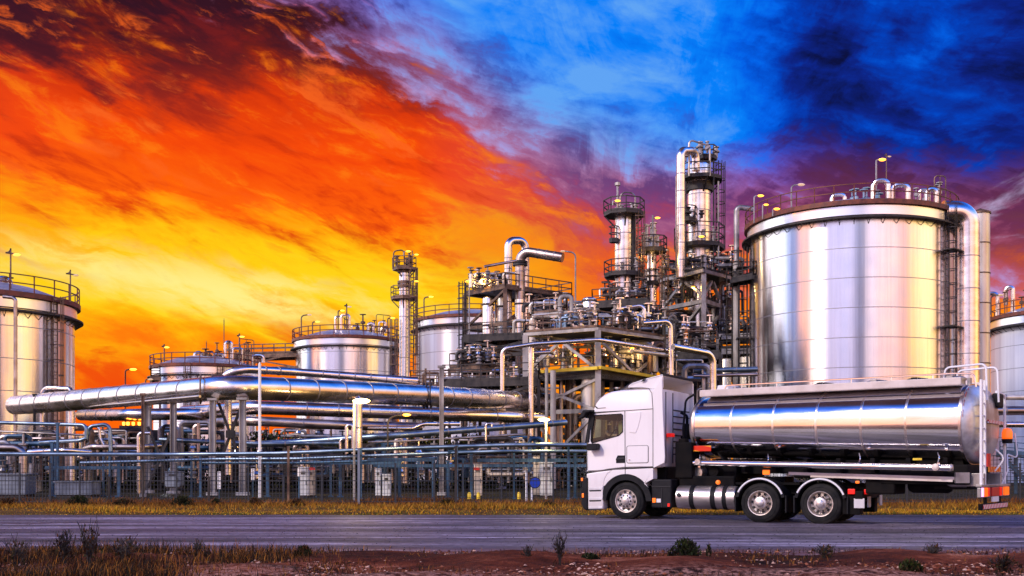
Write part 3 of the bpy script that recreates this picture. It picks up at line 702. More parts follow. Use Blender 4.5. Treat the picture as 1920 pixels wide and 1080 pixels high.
def vessel(label, x, rpx, D, ytop, ybot, m_='clad', cat='vessel', cap=.5, bands=3):
    c = P(x, ybot, D); r = PX(rpx, D); zt = Z(ytop, D)
    t = thing('process_vessel', label, cat, c)
    zd = zt - r * cap
    prof = [(r, c[2]), (r, zd)] + [(r * math.cos(PI / 2 * k / 5) + .001, zd + r * cap * math.sin(PI / 2 * k / 5)) for k in range(1, 6)]
    MB().lathe(prof, (c[0], c[1], 0), 24).build('shell', M[m_], t)
    b = MB()
    for i in range(bands): b.lathe([(r, 0), (r + .06, .01), (r + .06, .16), (r, .17)], (c[0], c[1], c[2] + (zd - c[2]) * (i + 1) / (bands + .3)), 24)
    if bands: b.build('flange_ring', M['dark'], t)
    return t
def xy(x, D): return P(x, 880, D)[:2]
# goose-neck deck (upper middle)
zA = Z(535, 95)
A_L, A_N, A_R = xy(872, 99), xy(947, 95), xy(1072, 100.2); A_B = (A_L[0] + A_R[0] - A_N[0], A_L[1] + A_R[1] - A_N[1])
deck('upper brown deck carrying the two goose-neck pipes, in the middle', [A_N, A_R, A_B, A_L], zA, m_='brown', rm='brown', th=.25, levels=(Z(612, 97), Z(660, 97)), brace=((0, Z(612, 97), zA - .4, 'A'), (3, Z(612, 97), zA - .4, '/')), r=.06)
line_pipe('goose_neck_pipe', 'taller goose-neck pipe forming an arch above the upper brown deck', 'pipe', [P(953, 690, 98), P(953, 451, 98), P(985, 451, 99), P(985, 690, 99)], 7.2, 98, 'clad', 1.1, PX(14, 98), 18)
line_pipe('open_vent_pipe', 'lower vent pipe turning sideways to an open end above the upper brown deck', 'pipe', [P(975, 690, 96.5), P(975, 470, 96.5), P(1055, 483, 95)], 9.0, 96.5, 'clad_dull', .9, PX(17, 96.5), 18)
line_pipe('relief_pipe', 'small dark pipe jutting left across the goose-neck arch', 'pipe', [P(908, 500, 94), P(968, 489, 95)], 2.6, 94.5, 'clad_dull')
tg = MB()
for y_ in (499, 494): tg.lathe([(PX(9, 96.5), 0), (PX(14, 96.5), .02), (PX(14, 96.5), .2), (PX(9, 96.5), .22)], P(975, y_, 96.5), 20)
tag(tg.build('pipe_flange', M['dark']), 'dark bolted collar around the open vent pipe', 'flange')
vessel('thick pale upright vessel under the left end of the upper brown deck', 915, 10.5, 97, 556, 692, 'clad', bands=3)
vessel('slimmer pale upright vessel next to the thick one under the upper brown deck', 939, 7, 97, 556, 692, 'cream', bands=2)
vessel('pair vessel in bright metal below the open vent pipe', 975, 9.8, 95.6, 560, 640, 'clad', bands=2, cap=.2)
manifold('crowded valves and pipes on the left half of the upper brown deck', 878, 508, 950, 541, 97.5, 3, 41, 14, 9, (.07, .2), ('galv', 'cream', 'brown', 'dark'))
manifold('row of small pipes below the right half of the upper brown deck', 990, 562, 1072, 592, 90, 3, 43, 22, 14, (.06, .2), ('galv', 'cream', 'dark', 'clad'))
manifold('tangle of narrow risers behind the pale upright vessels', 925, 560, 1010, 700, 99, 3, 44, 14, 6, (.06, .24), ('brown', 'cream', 'galv', 'pale'), .85)
lamp_post(880, 527, 98, 700, 'lit lamp on a thin post at the left corner of the upper brown deck', arm_px=-6, side=-1, size=.8, z_base=0.0)
lamp_post(1079, 474, 98, 560, 'thin lamp post reaching left to the open vent pipe', lit=False, arm_px=20, side=-1, r=.07, size=.5, z_base=Z(625, 98))
# second deck with round vessel
zS = Z(688, 88)
deck('small railed deck holding a domed vessel, left of the pale upright vessels', [xy(900, 86), xy(960, 89), xy(915, 92), xy(843, 88.5)], zS, m_='brown', rm='brown', r=.05, legw=.25, levels=(Z(760, 88),))
vessel('squat domed vessel on the small railed deck', 887, 17, 88, 645, 688, 'clad', bands=2)
manifold('valves around the squat domed vessel', 850, 655, 930, 690, 87, 2, 51, 12, 9, (.06, .16), ('galv', 'cream', 'dark'))
# main near module
zM = Z(613, 75)
M_N, M_L, M_R = xy(1121, 75), xy(985, 78), xy(1250, 80.8); M_B = (M_L[0] + M_R[0] - M_N[0], M_L[1] + M_R[1] - M_N[1])
zy, zb_, zc = Z(694, 75), Z(770, 75), Z(640, 75)
deck('main pipe module with pale beams and cross braces behind the truck cab', [M_N, M_R, M_B, M_L], zM, th=.22, legw=.40, m_='pale', rm='brown', levels=(zy - .4, zb_), brace=((0, zy, zM - .8, 'V'), (3, zy, zM - .8, 'A'), (3, zb_, zy - .6, 'X'), (3, 0.2, zb_, 'X'), (0, zb_, zy - .6, 'A')), r=.05, cat='pipe module', name='pipe_module', leglist=(0, 1, 3))
g_ = MB(); g_.beam(P(1015, 697, 76.6), P(1121, 690, 74.6), .3, .22); tag(g_.build('crash_beam', M['yellow']), 'yellow beam on the left face of the main pipe module', 'beam')
g_ = MB(); g_.beam(P(1124, 689, 74.6), P(1246, 710, 80), .3, .22); tag(g_.build('crash_beam', M['yellow']), 'yellow beam on the right face of the main pipe module', 'beam')
# mid floor slab inside the module
deck('dark mid floor inside the main pipe module with black toe boards', [M_N, M_R, M_B, M_L], zy - .1, legs=False, th=.4, m_='dark', rm='dark', sides=(0, 3))
for i, (x_, ra, D_, yt, lab, m_) in enumerate(((1037, 5.5, 74, 695, 'thick pale pipe leg at the left corner of the main pipe module', 'pale'), (1025, 3.2, 74.5, 690, 'thin pale leg left of the thick pipe leg', 'pale'), (1104, 14, 76, 688, 'fat white upright vessel in the main pipe module', 'cream'),
                                              (1052, 4, 78, 690, 'dull riser inside the left bay of the main pipe module', 'clad_dull'), (1064, 3, 79, 690, 'second dull riser inside the left bay, thinner', 'brown'), (1075, 5, 80, 690, 'bright riser inside the left bay of the main pipe module', 'clad'))):
    g_ = MB(); b = P(x_, 880, D_); g_.sweep([(b[0], b[1], 0), (b[0], b[1], Z(yt, D_))], PX(ra, D_), 16); tag(g_.build('riser_pipe', M[m_]), lab, 'pipe')
line_pipe('process_pipe', 'silver pipe stepping along the left face of the main pipe module', 'pipe', [P(942, 830, 74), P(942, 654, 74), P(1000, 645, 74), P(1120, 637, 73.6), P(1247, 657, 79), P(1253, 658, 79.4), P(1253, 720, 79.4)], 4.2, 74, 'clad', 0, .5)
line_pipe('process_pipe', 'second silver pipe hanging below the stepped one', 'pipe', [P(996, 830, 74.4), P(996, 650, 74.4), P(1003, 646, 74.4)], 5.2, 74, 'clad', 0, .4)
line_pipe('process_pipe', 'short horizontal silver pipe under the stepped one on the left face', 'pipe', [P(998, 662, 75), P(1032, 660, 75)], 4, 75, 'clad')
line_pipe('process_pipe', 'pale pipe dropping through the deck right of the module corner', 'pipe', [P(1205, 606, 76), P(1257, 602, 77), P(1259, 720, 77)], 4.6, 77, 'clad', 0, .5)
line_pipe('process_pipe', 'bright pipe bending down behind the cab roof deflector', 'pipe', [P(1262, 650, 74), P(1337, 664, 76), P(1337, 860, 76)], 6.2, 75, 'clad', 0, .8)
line_pipe('process_pipe', 'golden pipe low on the right face of the main pipe module', 'pipe', [P(1184, 658, 77), P(1268, 668, 79)], 4, 78, 'cream')
line_pipe('process_pipe', 'small inverted loop pipe beside the slender column', 'pipe', [P(1158, 585, 80), P(1158, 579, 80), P(1208, 572, 80), P(1208, 612, 80)], 3.4, 80, 'clad', 0, .4)
for i, (a_, lab) in enumerate((((1045, 585, 1120, 620, 79, 3, 61), 'valve cluster on the left half of the main pipe module deck'), ((1125, 583, 1190, 620, 79, 3, 62), 'valve cluster beside the corner of the main pipe module deck'), ((1185, 585, 1250, 632, 81, 3, 63), 'valve cluster on the right half of the main pipe module deck'))):
    manifold(lab, *a_, 18, 12, (.06, .2), ('galv', 'cream', 'clad', 'bluepipe', 'dark'))
for i, (a_, lab, k_) in enumerate((((1000, 645, 1118, 692, 79, 3, 64), 'pipes packed between the two floors on the left of the main module', 18), ((1126, 640, 1246, 700, 80, 3, 65), 'pipes packed between the two floors on the right of the main module', 20),
                              ((1040, 705, 1118, 860, 80, 3, 66), 'tall risers in the ground floor bay left of the cab', 16), ((1125, 700, 1250, 860, 82, 3, 67), 'risers in the ground floor bay behind the cab roof', 16), ((1250, 660, 1345, 860, 84, 3, 68), 'risers and lines behind the gap between cab and tank', 18))):
    manifold(lab, *a_, k_, 8, (.06, .26), ('galv', 'pale', 'clad_dull', 'dark', 'cream', 'brown'), .75)
vessel('drum with flat cap at the right end of the row of small pipes', 1105, 13, 84, 557, 612, 'clad', bands=3, cap=.35)
vessel('small drum beside the capped drum on the module deck', 1085, 8, 83, 568, 612, 'cream', bands=2)
vessel('low bright drum on the module deck right of the corner post', 1159, 9, 82, 585, 620, 'clad', bands=2)
line_pipe('process_pipe', 'pale box-like pipe loop standing on the row of small pipes', 'pipe', [P(1050, 600, 86), P(1050, 556, 86), P(1072, 556, 86), P(1072, 585, 86)], 4.2, 86, 'pale', 0, .3)
line_pipe('process_pipe', 'thick pale pipe elbow left of the module deck', 'pipe', [P(1030, 592, 84), P(998, 592, 84), P(998, 645, 84)], 5.8, 84, 'cream', 0, .5)
deck('narrow catwalk carrying the row of small pipes', [xy(1000, 88), xy(1062, 86), xy(1066, 92), xy(1004, 94)], Z(588, 88), m_='pale', rm='brown', legw=.25, th=.4)
# steel tower under the tallest column
zT = Z(505, 96)
T_N, T_L, T_R = xy(1318, 95.5), xy(1234, 101), xy(1393, 101); T_B = (T_L[0] + T_R[0] - T_N[0], T_L[1] + T_R[1] - T_N[1])
q = lambda y: Z(y, 97)
deck('wide railed steel deck and braced tower frame around the tallest column', [T_N, T_R, T_B, T_L], zT, th=.3, m_='galv', rm='dark', legs=False, r=.055, cat='tower frame', name='tower_frame')
F_N, F_L, F_R = xy(1319, 96), xy(1243, 101), xy(1353, 99.5); F_B = (F_L[0] + F_R[0] - F_N[0], F_L[1] + F_R[1] - F_N[1])
deck('braced steel legs with diamond bracing below the tallest column', [F_N, F_R, F_B, F_L], q(640), th=.4, m_='galv', rm='dark', sides=(), legw=.42, cat='tower frame', name='tower_frame')
tf = thing('brace_frame', 'upper storeys of diamond braces and cross beams under the railed tower deck', 'tower frame', (F_N[0], F_N[1], q(640)))
for p in (F_N, F_R, F_B, F_L):
    g_ = MB(); g_.beam((p[0], p[1], q(640) + .02), (p[0], p[1], q(482)), .42); g_.build('post', M['galv'], tf)
for a_, b_ in ((F_N, F_L), (F_N, F_R), (F_L, F_B)):
    A2 = lambda f, y: (a_[0] + (b_[0] - a_[0]) * f, a_[1] + (b_[1] - a_[1]) * f, q(y))
    for (p, s_) in ((((0, 568), (1, 568)), .45), (((1, 566), (.5, 526)), .3), (((0, 556), (.42, 526)), .3), (((0, 572), (.55, 618)), .3), (((1, 572), (.55, 606)), .25)):
        g_ = MB(); g_.beam(A2(*p[0]), A2(*p[1]), s_, s_ * .8); g_.build('brace', M['galv'], tf)
for i, (a_, lab, k_, v_) in enumerate((((1240, 486, 1320, 512, 99, 3, 71), 'valves crowding the left half of the railed tower deck', 14, .6), ((1322, 480, 1392, 512, 99, 3, 72), 'valves crowding the right half of the railed tower deck', 14, .6), ((1246, 530, 1318, 568, 100, 3, 73), 'pipes inside the upper diamond of the braced tower', 18, .6),
                                  ((1246, 575, 1320, 640, 100, 3, 74), 'pipes inside the lower storey of the braced tower', 20, .6), ((1324, 525, 1368, 640, 100, 3, 75), 'risers on the right side of the braced tower', 18, .85), ((1240, 640, 1400, 720, 101, 4, 76), 'dark lines at the foot of the braced tower', 24, .7))):
    manifold(lab, *a_, k_, 9, (.06, .2), ('dark', 'galv', 'dark', 'pale', 'brown'), v_)
deck('side platform with railings right of the braced tower', [xy(1345, 98), xy(1418, 97), xy(1420, 101), xy(1348, 102)], q(622), m_='galv', rm='dark', legw=.25, th=.5, r=.055)
deck('lower right side platform below the first one, near the largest tank', [xy(1352, 97), xy(1412, 96.5), xy(1414, 100), xy(1354, 101)], q(652), m_='galv', rm='dark', legw=.2, th=.5, r=.05)
manifold('valves on the side platforms next to the largest tank', 1350, 600, 1412, 625, 98, 2, 77, 12, 8, (.06, .16), ('dark', 'galv', 'cream'))
deck('short bridge from the standpipe to the largest tank ladder', [xy(1372, 91), xy(1412, 89), xy(1412, 91), xy(1372, 93)], Z(523, 91), m_='dark', rm='dark', legs=False, th=.3, r=.05)
g_ = thing('standpipe_cage', 'railing cage wrapped around the standpipe', 'railing', P(1381, 505, 93)); platform(g_, xy(1381, 93), .3, PX(10, 93), Z(512, 93), 8, rh=1.9, brackets=False)
# domestic pale block behind
vessel('pale horizontal-topped drum at the foot of the braced tower', 1282, 20, 90, 640, 700, 'pale', bands=0, cap=.1)
for i, (x_, yt, lab) in enumerate(((1360, 672, 'pale upright drum left of the standpipe foot'), (1398, 668, 'pale upright drum right of the standpipe foot'))): vessel(lab, x_, 11, 95, yt, 905, 'cream', bands=2, cap=.3)
# ------------------------------------------------------------------ long overhead pipes on the left
def run(name, label, pts, rpx, Dr, m_='clad', seam=2.0, bend=None, n=18, group=None, cat='pipe'):
    mb = MB(); pipe(mb, [P(*p) for p in pts], PX(rpx, Dr), bend, n, seam)
    return tag(mb.build(name, [M[m_], M['seam']]), label, cat, group)
run('overhead_pipe', 'widest silver overhead pipe sweeping round a bend at the left', [(28, 760, 72), (405, 728, 55.5), (452, 727, 55.2), (790, 741, 66), (1046, 755, 80)], 23, 55, 'clad', 2.2, 14.0, 28)
end_ = MB(); e0 = Vector(P(28, 760, 72)); e1 = Vector(P(405, 728, 55.5)); dr_ = (e0 - e1).normalized(); rr0 = PX(23, 55)
end_.sweep([e0 + dr_ * (rr0 * .55 * math.sin(PI / 2 * k / 6)) for k in range(7)], rr0, 28, rad=[max(.01, rr0 * math.cos(PI / 2 * k / 6)) for k in range(7)]); BASE_pipe = bpy.data.objects['overhead_pipe']; end_.build('end_cap', M['clad'], BASE_pipe)
run('overhead_pipe', 'slim silver pipe running above the widest overhead pipe', [(415, 735, 62), (422, 702, 61), (455, 692, 61), (560, 698, 64), (782, 714, 66)], 7.5, 63, 'clad', 1.1, 1.6, 16)
run('overhead_pipe', 'second thick silver pipe just below the widest one', [(345, 773, 74), (480, 764, 68), (870, 778, 72), (1020, 784, 76)], 12.5, 70, 'clad', 2.4, 2.0, 20)
run('overhead_pipe', 'thinner dull pipe below the second thick one', [(350, 795, 74), (470, 789, 67), (640, 797, 68), (790, 801, 70)], 9, 68, 'clad_dull', 2.6, 2.0, 18)
run('overhead_pipe', 'fat short bent pipe under the left arm of the widest one', [(152, 778, 76), (240, 778, 70), (330, 776, 70), (420, 778, 74)], 11, 72, 'clad', 2.2, 2.0, 18)
run('overhead_pipe', 'thin tracer pipe hung under the left arm of the widest one', [(62, 772, 70.5), (375, 743, 54.6)], 2.4, 60, 'clad_dull', 0)
run('loop_pipe', 'inverted U loop rising over the left end of the widest pipe', [(79, 800, 70), (79, 727, 70), (132, 729, 69.5), (138, 743, 69)], 4.4, 66, 'clad', 1.5, .5, 14)
run('process_pipe', 'long bluish pipe at the far left ending in a drop', [(-20, 792, 58), (162, 797, 56), (162, 823, 56)], 3.4, 57, 'bluepipe', 0, .3)
run('process_pipe', 'thin pale pipe below the long bluish one at the far left', [(-20, 808, 58), (165, 816, 57)], 1.8, 57, 'galv', 0, .3)
run('process_pipe', 'bluish double elbow pipe in the left centre', [(75, 830, 58), (150, 826, 57), (165, 820, 57), (166, 800, 57), (206, 794, 57), (208, 850, 57)], 3.4, 57, 'bluepipe', 0, .35)
run('process_pipe', 'small pale hook pipe next to the bluish double elbow', [(168, 800, 58.5), (186, 799, 58.5), (188, 822, 58.5), (194, 834, 58.5)], 2.4, 58, 'clad', 0, .3)
run('process_pipe', 'dull elbow pipe turning down at the far left edge', [(-20, 839, 56), (44, 840, 56), (44, 925, 56)], 7.5, 56, 'clad_dull', 1.6, .5, 18)
run('process_pipe', 'silver pipe running right from the dull elbow', [(54, 848, 58), (125, 844, 57), (170, 848, 58)], 4.6, 57, 'clad', 1.5, .5)
run('process_pipe', 'short dark fat pipe left of the grey steel columns', [(160, 842, 60), (175, 838, 59), (262, 838, 59), (300, 836, 60)], 5.5, 59, 'clad_dull', 1.2, .5)
run('riser_pipe', 'bright thick riser reaching down to the grey boxes on the left', [(135, 772, 62), (135, 925, 62)], 6.3, 62, 'clad', 2, 0, 18)
run('riser_pipe', 'pale hooked riser between the dark and grey columns', [(282, 812, 57), (275, 812, 57), (260, 812, 57), (260, 926, 57)], 3.4, 57, 'clad', 0, .4, 14)
run('riser_pipe', 'thick bright riser under the bend, behind the grey columns', [(428, 750, 60), (428, 890, 60)], 6.6, 60, 'clad', 2, 0, 18)
run('riser_pipe', 'thick riser dropping from the widest pipe beside the bright lamp', [(658, 742, 61.5), (671, 748, 61.0), (671, 845, 61.0)], 8.5, 61, 'clad', 2.4, .6, 20)
run('low_pipe', 'long low silver pipe climbing gently to the right lamp', [(420, 836, 66), (560, 829, 64), (760, 815, 62), (1000, 797, 66), (1060, 792, 68)], 6.4, 62, 'bluepipe', 2.2, 2, 16)
run('low_pipe', 'thin pale pipe below the long low silver one', [(690, 829, 61), (760, 827, 61), (985, 814, 63)], 2.2, 61, 'galv', 0, 1)
run('low_pipe', 'small stepped pipe below the dull overhead pipe', [(690, 803, 64), (775, 803, 64), (792, 795, 64), (860, 795, 66)], 4.0, 64, 'clad', 1.3, .5)
run('low_pipe', 'bluish pipe crossing behind the braced grey columns', [(300, 824, 63), (480, 832, 62), (640, 831, 62)], 4, 62, 'bluepipe', 1.8, 1)
run('loop_pipe', 'tiny hooked pipe over the low pipe in the middle', [(638, 846, 58), (638, 823, 58), (652, 823, 58)], 2.4, 58, 'clad', 0, .25)
run('loop_pipe', 'small upright loop left of the bright lamp post', [(650, 850, 58), (650, 797, 58), (662, 797, 58), (662, 850, 58)], 3.4, 58, 'clad', 0, .3)
run('loop_pipe', 'small inverted loop on the left of the yellowish column', [(911, 826, 60), (911, 794, 60), (922, 794, 60), (922, 800, 60)], 1.8, 60, 'clad', 0, .25)
# bluish pipes and rack along the fence
run('fence_side_pipe', 'upper bluish pipe on the rack along the fence', [(-40, 851, 50), (330, 852, 50), (520, 850, 49), (740, 841, 48), (960, 834, 47), (1110, 834, 47)], 3.8, 48, 'bluepipe', 0, 3, 14)
run('fence_side_pipe', 'lower bluish pipe on the rack along the fence', [(150, 868, 51), (400, 861, 51), (560, 860, 50), (760, 852, 49), (940, 846, 48), (1110, 846, 48)], 3.2, 49, 'bluepipe', 0, 3, 14)
run('fence_side_pipe', 'darker blue beam-like pipe lowest on the rack along the fence', [(380, 868, 52), (560, 868, 51), (740, 863, 50), (820, 859, 49)], 2.6, 50, 'blue', 0, 3, 12)
blue_x = [(108, 795, 52), (98, 830, 53), (194, 850, 53), (206, 848, 51), (223, 870, 52), (359, 858, 52), (376, 855, 51), (502, 868, 52), (590, 866, 51), (620, 866, 52), (638, 868, 51.5), (677, 842, 48), (710, 866, 51), (749, 866, 51), (784, 868, 50.5), (812, 862, 48), (840, 866, 51), (857, 838, 47), (868, 862, 50), (884, 850, 49), (964, 848, 48.5), (1066, 836, 47.5), (1078, 850, 49.5)]
spots = ['standing tallest at the far left near the dull elbow', 'just left of and behind the tallest one at the far left', 'left of the grey boxes', 'right of the grey boxes', 'left of the rusty column', 'right of the pale column pair', 'behind the third grey column', 'left of the white pole', 'right of the white pole', 'left of the tall white cabinet', 'right of the tall white cabinet', 'below the bright lamp', 'left of the twin cabinets', 'right of the twin cabinets', 'with the short white gauge', 'right of the plain pole', 'between two dark fence posts', 'standing tallest at the dark fence post', 'left of the cream cabinet', 'right of the cream cabinet', 'before the yellowish column', 'nearest the truck cab', 'just left of the cab bumper']
for i, (x_, yt, D_) in enumerate(blue_x):
    g_ = MB(); b = P(x_, 880, D_); h = Z(yt, D_); wv = PX((4.0, 5.2, 3.2)[i % 3], D_)
    g_.box((b[0], b[1], h / 2), (wv, wv, h)); g_.box((b[0], b[1], 0.03), (wv * 2.2, wv * 2.2, .06)); g_.box((b[0], b[1], h + .03), (wv * 1.8, wv * 1.4, .06))
    tag(g_.build('rack_post', M['blue']), 'blue steel rack post ' + spots[i], 'rack post', 'blue posts of the pipe rack along the fence')
for i, (x0, x1, y_, D_, lab) in enumerate(((85, 265, 877, 52, 'thin blue beam joining rack posts at the far left'), (560, 752, 868, 51, 'blue beam joining rack posts behind the tall white cabinet'), (840, 895, 847, 48.5, 'blue beam forming a portal left of the yellowish column'), (895, 1095, 863, 49.5, 'blue beam joining rack posts near the cab'), (690, 815, 862, 49, 'blue beam joining rack posts right of the bright lamp'), (700, 1100, 873, 53, 'dull low beam far under the rack near the cab'))):
    g_ = MB(); g_.beam(P(x0, y_, D_), P(x1, y_, D_), .12, .16); tag(g_.build('rack_beam', M['blue']), lab, 'rack beam')
# steel columns carrying the widest pipe
cols = [('grey steel column with braces, leftmost of the pair left of centre', 277, 757, 60, 10, 'pale'), ('grey steel column with braces, right of the rusty one', 325, 755, 58.3, 10, 'pale'), ('heavy grey column under the bend of the widest pipe, left one', 399, 751, 55, 10, 'pale'), ('heavy grey column under the bend of the widest pipe, right one', 455, 750, 55, 11, 'pale'),
        ('thin rusty column in front of the grey ones', 268, 742, 52, 5, 'brown'), ('white capped column rising past the widest pipe', 828, 690, 55, 8, 'galv'), ('yellowish column under the right arm of the widest pipe', 940, 770, 74, 9, 'cream'), ('slimmer column right of the yellowish one', 988, 774, 77, 6, 'brown'), ('dark stub column at the far left end of the widest pipe', 65, 742, 69, 4, 'dark')]
for lab, x_, yt, D_, wpx, m_ in cols:
    b = P(x_, 880, D_); h = Z(yt, D_); wv = PX(wpx, D_); t = thing('steel_column', lab, 'steel column', (b[0], b[1], 0))
    g_ = MB(); g_.box((b[0] - wv * .42, b[1], h / 2), (wv * .16, wv, h)); g_.box((b[0] + wv * .42, b[1], h / 2), (wv * .16, wv, h)); g_.box((b[0], b[1], h / 2), (wv * .68, wv * .3, h)); g_.build('shaft', M[m_], t)
    g_ = MB(); g_.box((b[0], b[1], .08), (wv * 2, wv * 2, .16)); g_.build('base_plate', M['concrete'], t)
    g_ = MB(); g_.box((b[0], b[1], h + .06), (wv * 1.8, wv * 1.4, .12)); g_.build('cap_plate', M[m_], t)
br = [('thin crossed braces between the grey columns left of centre', 277, 325, 59.3, 800, 915), ('dark crossed braces under the bend of the widest pipe', 410, 455, 56, 756, 872), ('dark crossed braces beside the yellowish column', 940, 988, 75.5, 772, 850)]
for lab, xa, xb, D_, ya, yb in br:
    t = thing('cross_brace', lab, 'brace', P((xa + xb) / 2, yb, D_))
    for p, q_ in (((xa, ya), (xb, yb)), ((xb, ya), (xa, yb))):
        g_ = MB(); g_.beam(P(p[0], p[1], D_), P(q_[0], q_[1], D_), .13); g_.build('brace', M['dark'], t)
    g_ = MB(); g_.box(P((xa + xb) / 2, (ya + yb) / 2, D_ - .1), (.5, .05, .4)); g_.build('gusset', M['dark'], t)
g_ = thing('pipe_saddle', 'brown clamp frame gripping the widest pipe near the bend', 'pipe saddle', P(398, 735, 55.6))
for x_ in (376, 398):
    s_ = MB(); b = P(x_, 729.5, 55.9); s_.sweep([(b[0] + .2 * math.sin(a) , b[1] - .76 * math.sin(a), b[2] + .76 * math.cos(a)) for a in [2 * PI * i / 24 for i in range(24)]], .05, 5, closed=True); s_.build('clamp_ring', M['brown'], g_)
s_ = MB(); s_.sweep([P(401, 715, 56), P(401, 704, 56), P(418, 704, 56.5), P(418, 715, 56.5)], .05, 4, smooth=False); s_.build('guard_frame', M['brown'], g_)
for i, x_ in enumerate((795, 801, 808)):
    s_ = MB(); b = P(x_, 742, 66.4); s_.sweep([(b[0], b[1] - .78 * math.sin(a), b[2] + .78 * math.cos(a)) for a in [2 * PI * k / 24 for k in range(24)]], .05, 5, closed=True)
    tag(s_.build('clamp_ring', M['dark']), ('dark clamp ring on the widest pipe, left of three by the white capped column', 'dark clamp ring on the widest pipe, middle of three by the white capped column', 'dark clamp ring on the widest pipe, right of three by the white capped column')[i], 'clamp')
# lamps and poles
lamp_post(664, 752, 46, 935, 'street lamp with the brightest light, in front of the thick riser', hot=True, arm_px=3, r=.05, size=.7, z_base=0.0, m_='pale')
lamp_post(1024, 786, 48, 935, 'street lamp with a bright light beside the cab', hot=True, arm_px=-3, side=-1, r=.06, size=.5, z_base=0.0, m_='galv')
lamp_post(727, 782, 58, 930, 'short lamp post with a small warm light under the overhead pipes', arm_px=30, r=.05, size=.45, z_base=0.0, m_='dark')
lamp_post(372, 716, 75, 930, 'small lit lamp just above the widest pipe left of its bend', arm_px=-5, side=-1, size=.5, z_base=0.0)
lamp_post(235, 694, 90, 930, 'thin lamp post against the sky between the two left tanks', arm_px=10, size=.6, z_base=0.0, m_='brown')
lamp_post(273, 712, 95, 930, 'lower thin lamp post beside the low tank', lit=False, arm_px=5, size=.5, z_base=0.0, m_='brown')
lamp_post(132, 514, 76, 566, 'unlit hooked lamp on the rim of the cut-off left tank', lit=False, arm_px=-14, side=-1, z_base=Z(566, 76), r=.05, m_='brown', size=.4)
lamp_post(20, 475, 76, 540, 'hooked lamp near the top of the cut-off left tank', arm_px=-16, side=-1, z_base=Z(545, 76), r=.06, m_='brown', size=.5)
lamp_post(1643, 300, 90, 372, 'tall orange lamp above the roof valves of the largest tank', arm_px=6, z_base=Z(400, 90), r=.07, size=.65)
lamp_post(1414, 368, 86, 420, 'orange lamp at the left edge of the largest tank roof', arm_px=8, z_base=Z(418, 86), r=.05, size=.5)
lamp_post(1430, 384, 85, 420, 'low orange lamp beside the one at the left edge of the largest tank roof', arm_px=3, z_base=Z(410, 85), r=.05, size=.4)
lamp_post(1449, 392, 84, 420, 'lowest orange lamp behind the largest tank railing', arm_px=3, z_base=Z(405, 84), r=.05, size=.5)
lamp_post(1484, 348, 85, 400, 'white unlit lamp on the roof edge of the largest tank', lit=False, arm_px=13, z_base=Z(400, 85), r=.06, size=.6)
lamp_post(1662, 292, 88, 372, 'thin bare mast right of the tall orange lamp', lit=False, arm_px=-8, side=-1, z_base=Z(400, 88), r=.045, size=.3, m_='brown')
for i, (x_, yt, D_, sd_, lit, lab) in enumerate(((565, 592, 136, 12, False, 'unlit lamp at the left end of the pinkish tank roof'), (586, 604, 136, 6, True, 'lit lamp at the left end of the pinkish tank roof'), (634, 583, 136, 5, True, 'tall lit lamp left on the pinkish tank roof'), (650, 574, 136, -8, False, 'tallest unlit lamp on the pinkish tank roof'), (727, 597, 136, 6, True, 'lit lamp at the right end of the pinkish tank roof'), (795, 558, 134, 10, True, 'lit lamp at the left edge of the lavender tank roof'), (308, 650, 126, -8, True, 'lit lamp at the left of the low tank roof'), (449, 630, 126, -8, True, 'lit lamp over the right end of the low tank'), (1858, 555, 104, 14, False, 'flat unlit lamp on the roof of the far right tank'))):
    lamp_post(x_, yt, D_, 640, lab, lit=lit, arm_px=sd_, side=1 if sd_ > 0 else -1, z_base=Z({0: 640}.get(0) if D_ == 136 else (600 if D_ == 134 else (590 if D_ == 104 else 690)), D_), r=.08, size=.6, m_='brown')
for i, (x_, yt, D_, r_, yb_, m_, lab) in enumerate(((487, 682, 50,   .07, 932, 'white', 'tall plain white pole crossing the widest pipe'), (420, 600, 128, .05, 690, 'brown', 'thin aerial mast over the low tank'), (387, 642, 128, .05, 690, 'brown', 'shorter thin aerial mast over the low tank'))):
    g_ = MB(); b = P(x_, 880, D_); z0 = 0 if D_ < 100 else Z(yb_, D_); g_.tube((b[0], b[1], z0), (b[0], b[1], Z(yt, D_)), r_, 10); g_.tube((b[0], b[1], Z(yt, D_)), (b[0], b[1], Z(yt - 3, D_)), r_ * .5, 6)
    tag(g_.build('pole', M[m_]), lab, 'pole')
for nm, x_, y_, D_, pw in (('lamp_light', 664, 760, 45.5, 380), ('lamp_light', 1022, 792, 47.5, 320)):
    l = bpy.data.lights.new(nm, 'POINT'); l.energy = pw; l.color = (1, .72, .25); l.shadow_soft_size = .25; o = bpy.data.objects.new(nm, l); COL.objects.link(o); o.location = P(x_, y_ + 6, D_)
# walkway between the low tank and the pinkish tank
deck('brown trestle walkway between the low tank and the pinkish tank', [xy(430, 140), xy(556, 138), xy(556, 142), xy(430, 144)], Z(662, 139), m_='brown', rm='brown', th=.5, legw=.25, r=.08, levels=(Z(690, 139),), brace=((0, Z(690, 139), Z(664, 139), 'X'),))
deck('low railed stand left of the low tank', [xy(283, 118), xy(300, 118), xy(300, 121), xy(283, 121)], Z(705, 118), m_='brown', rm='brown', th=.4, legw=.2, r=.07)
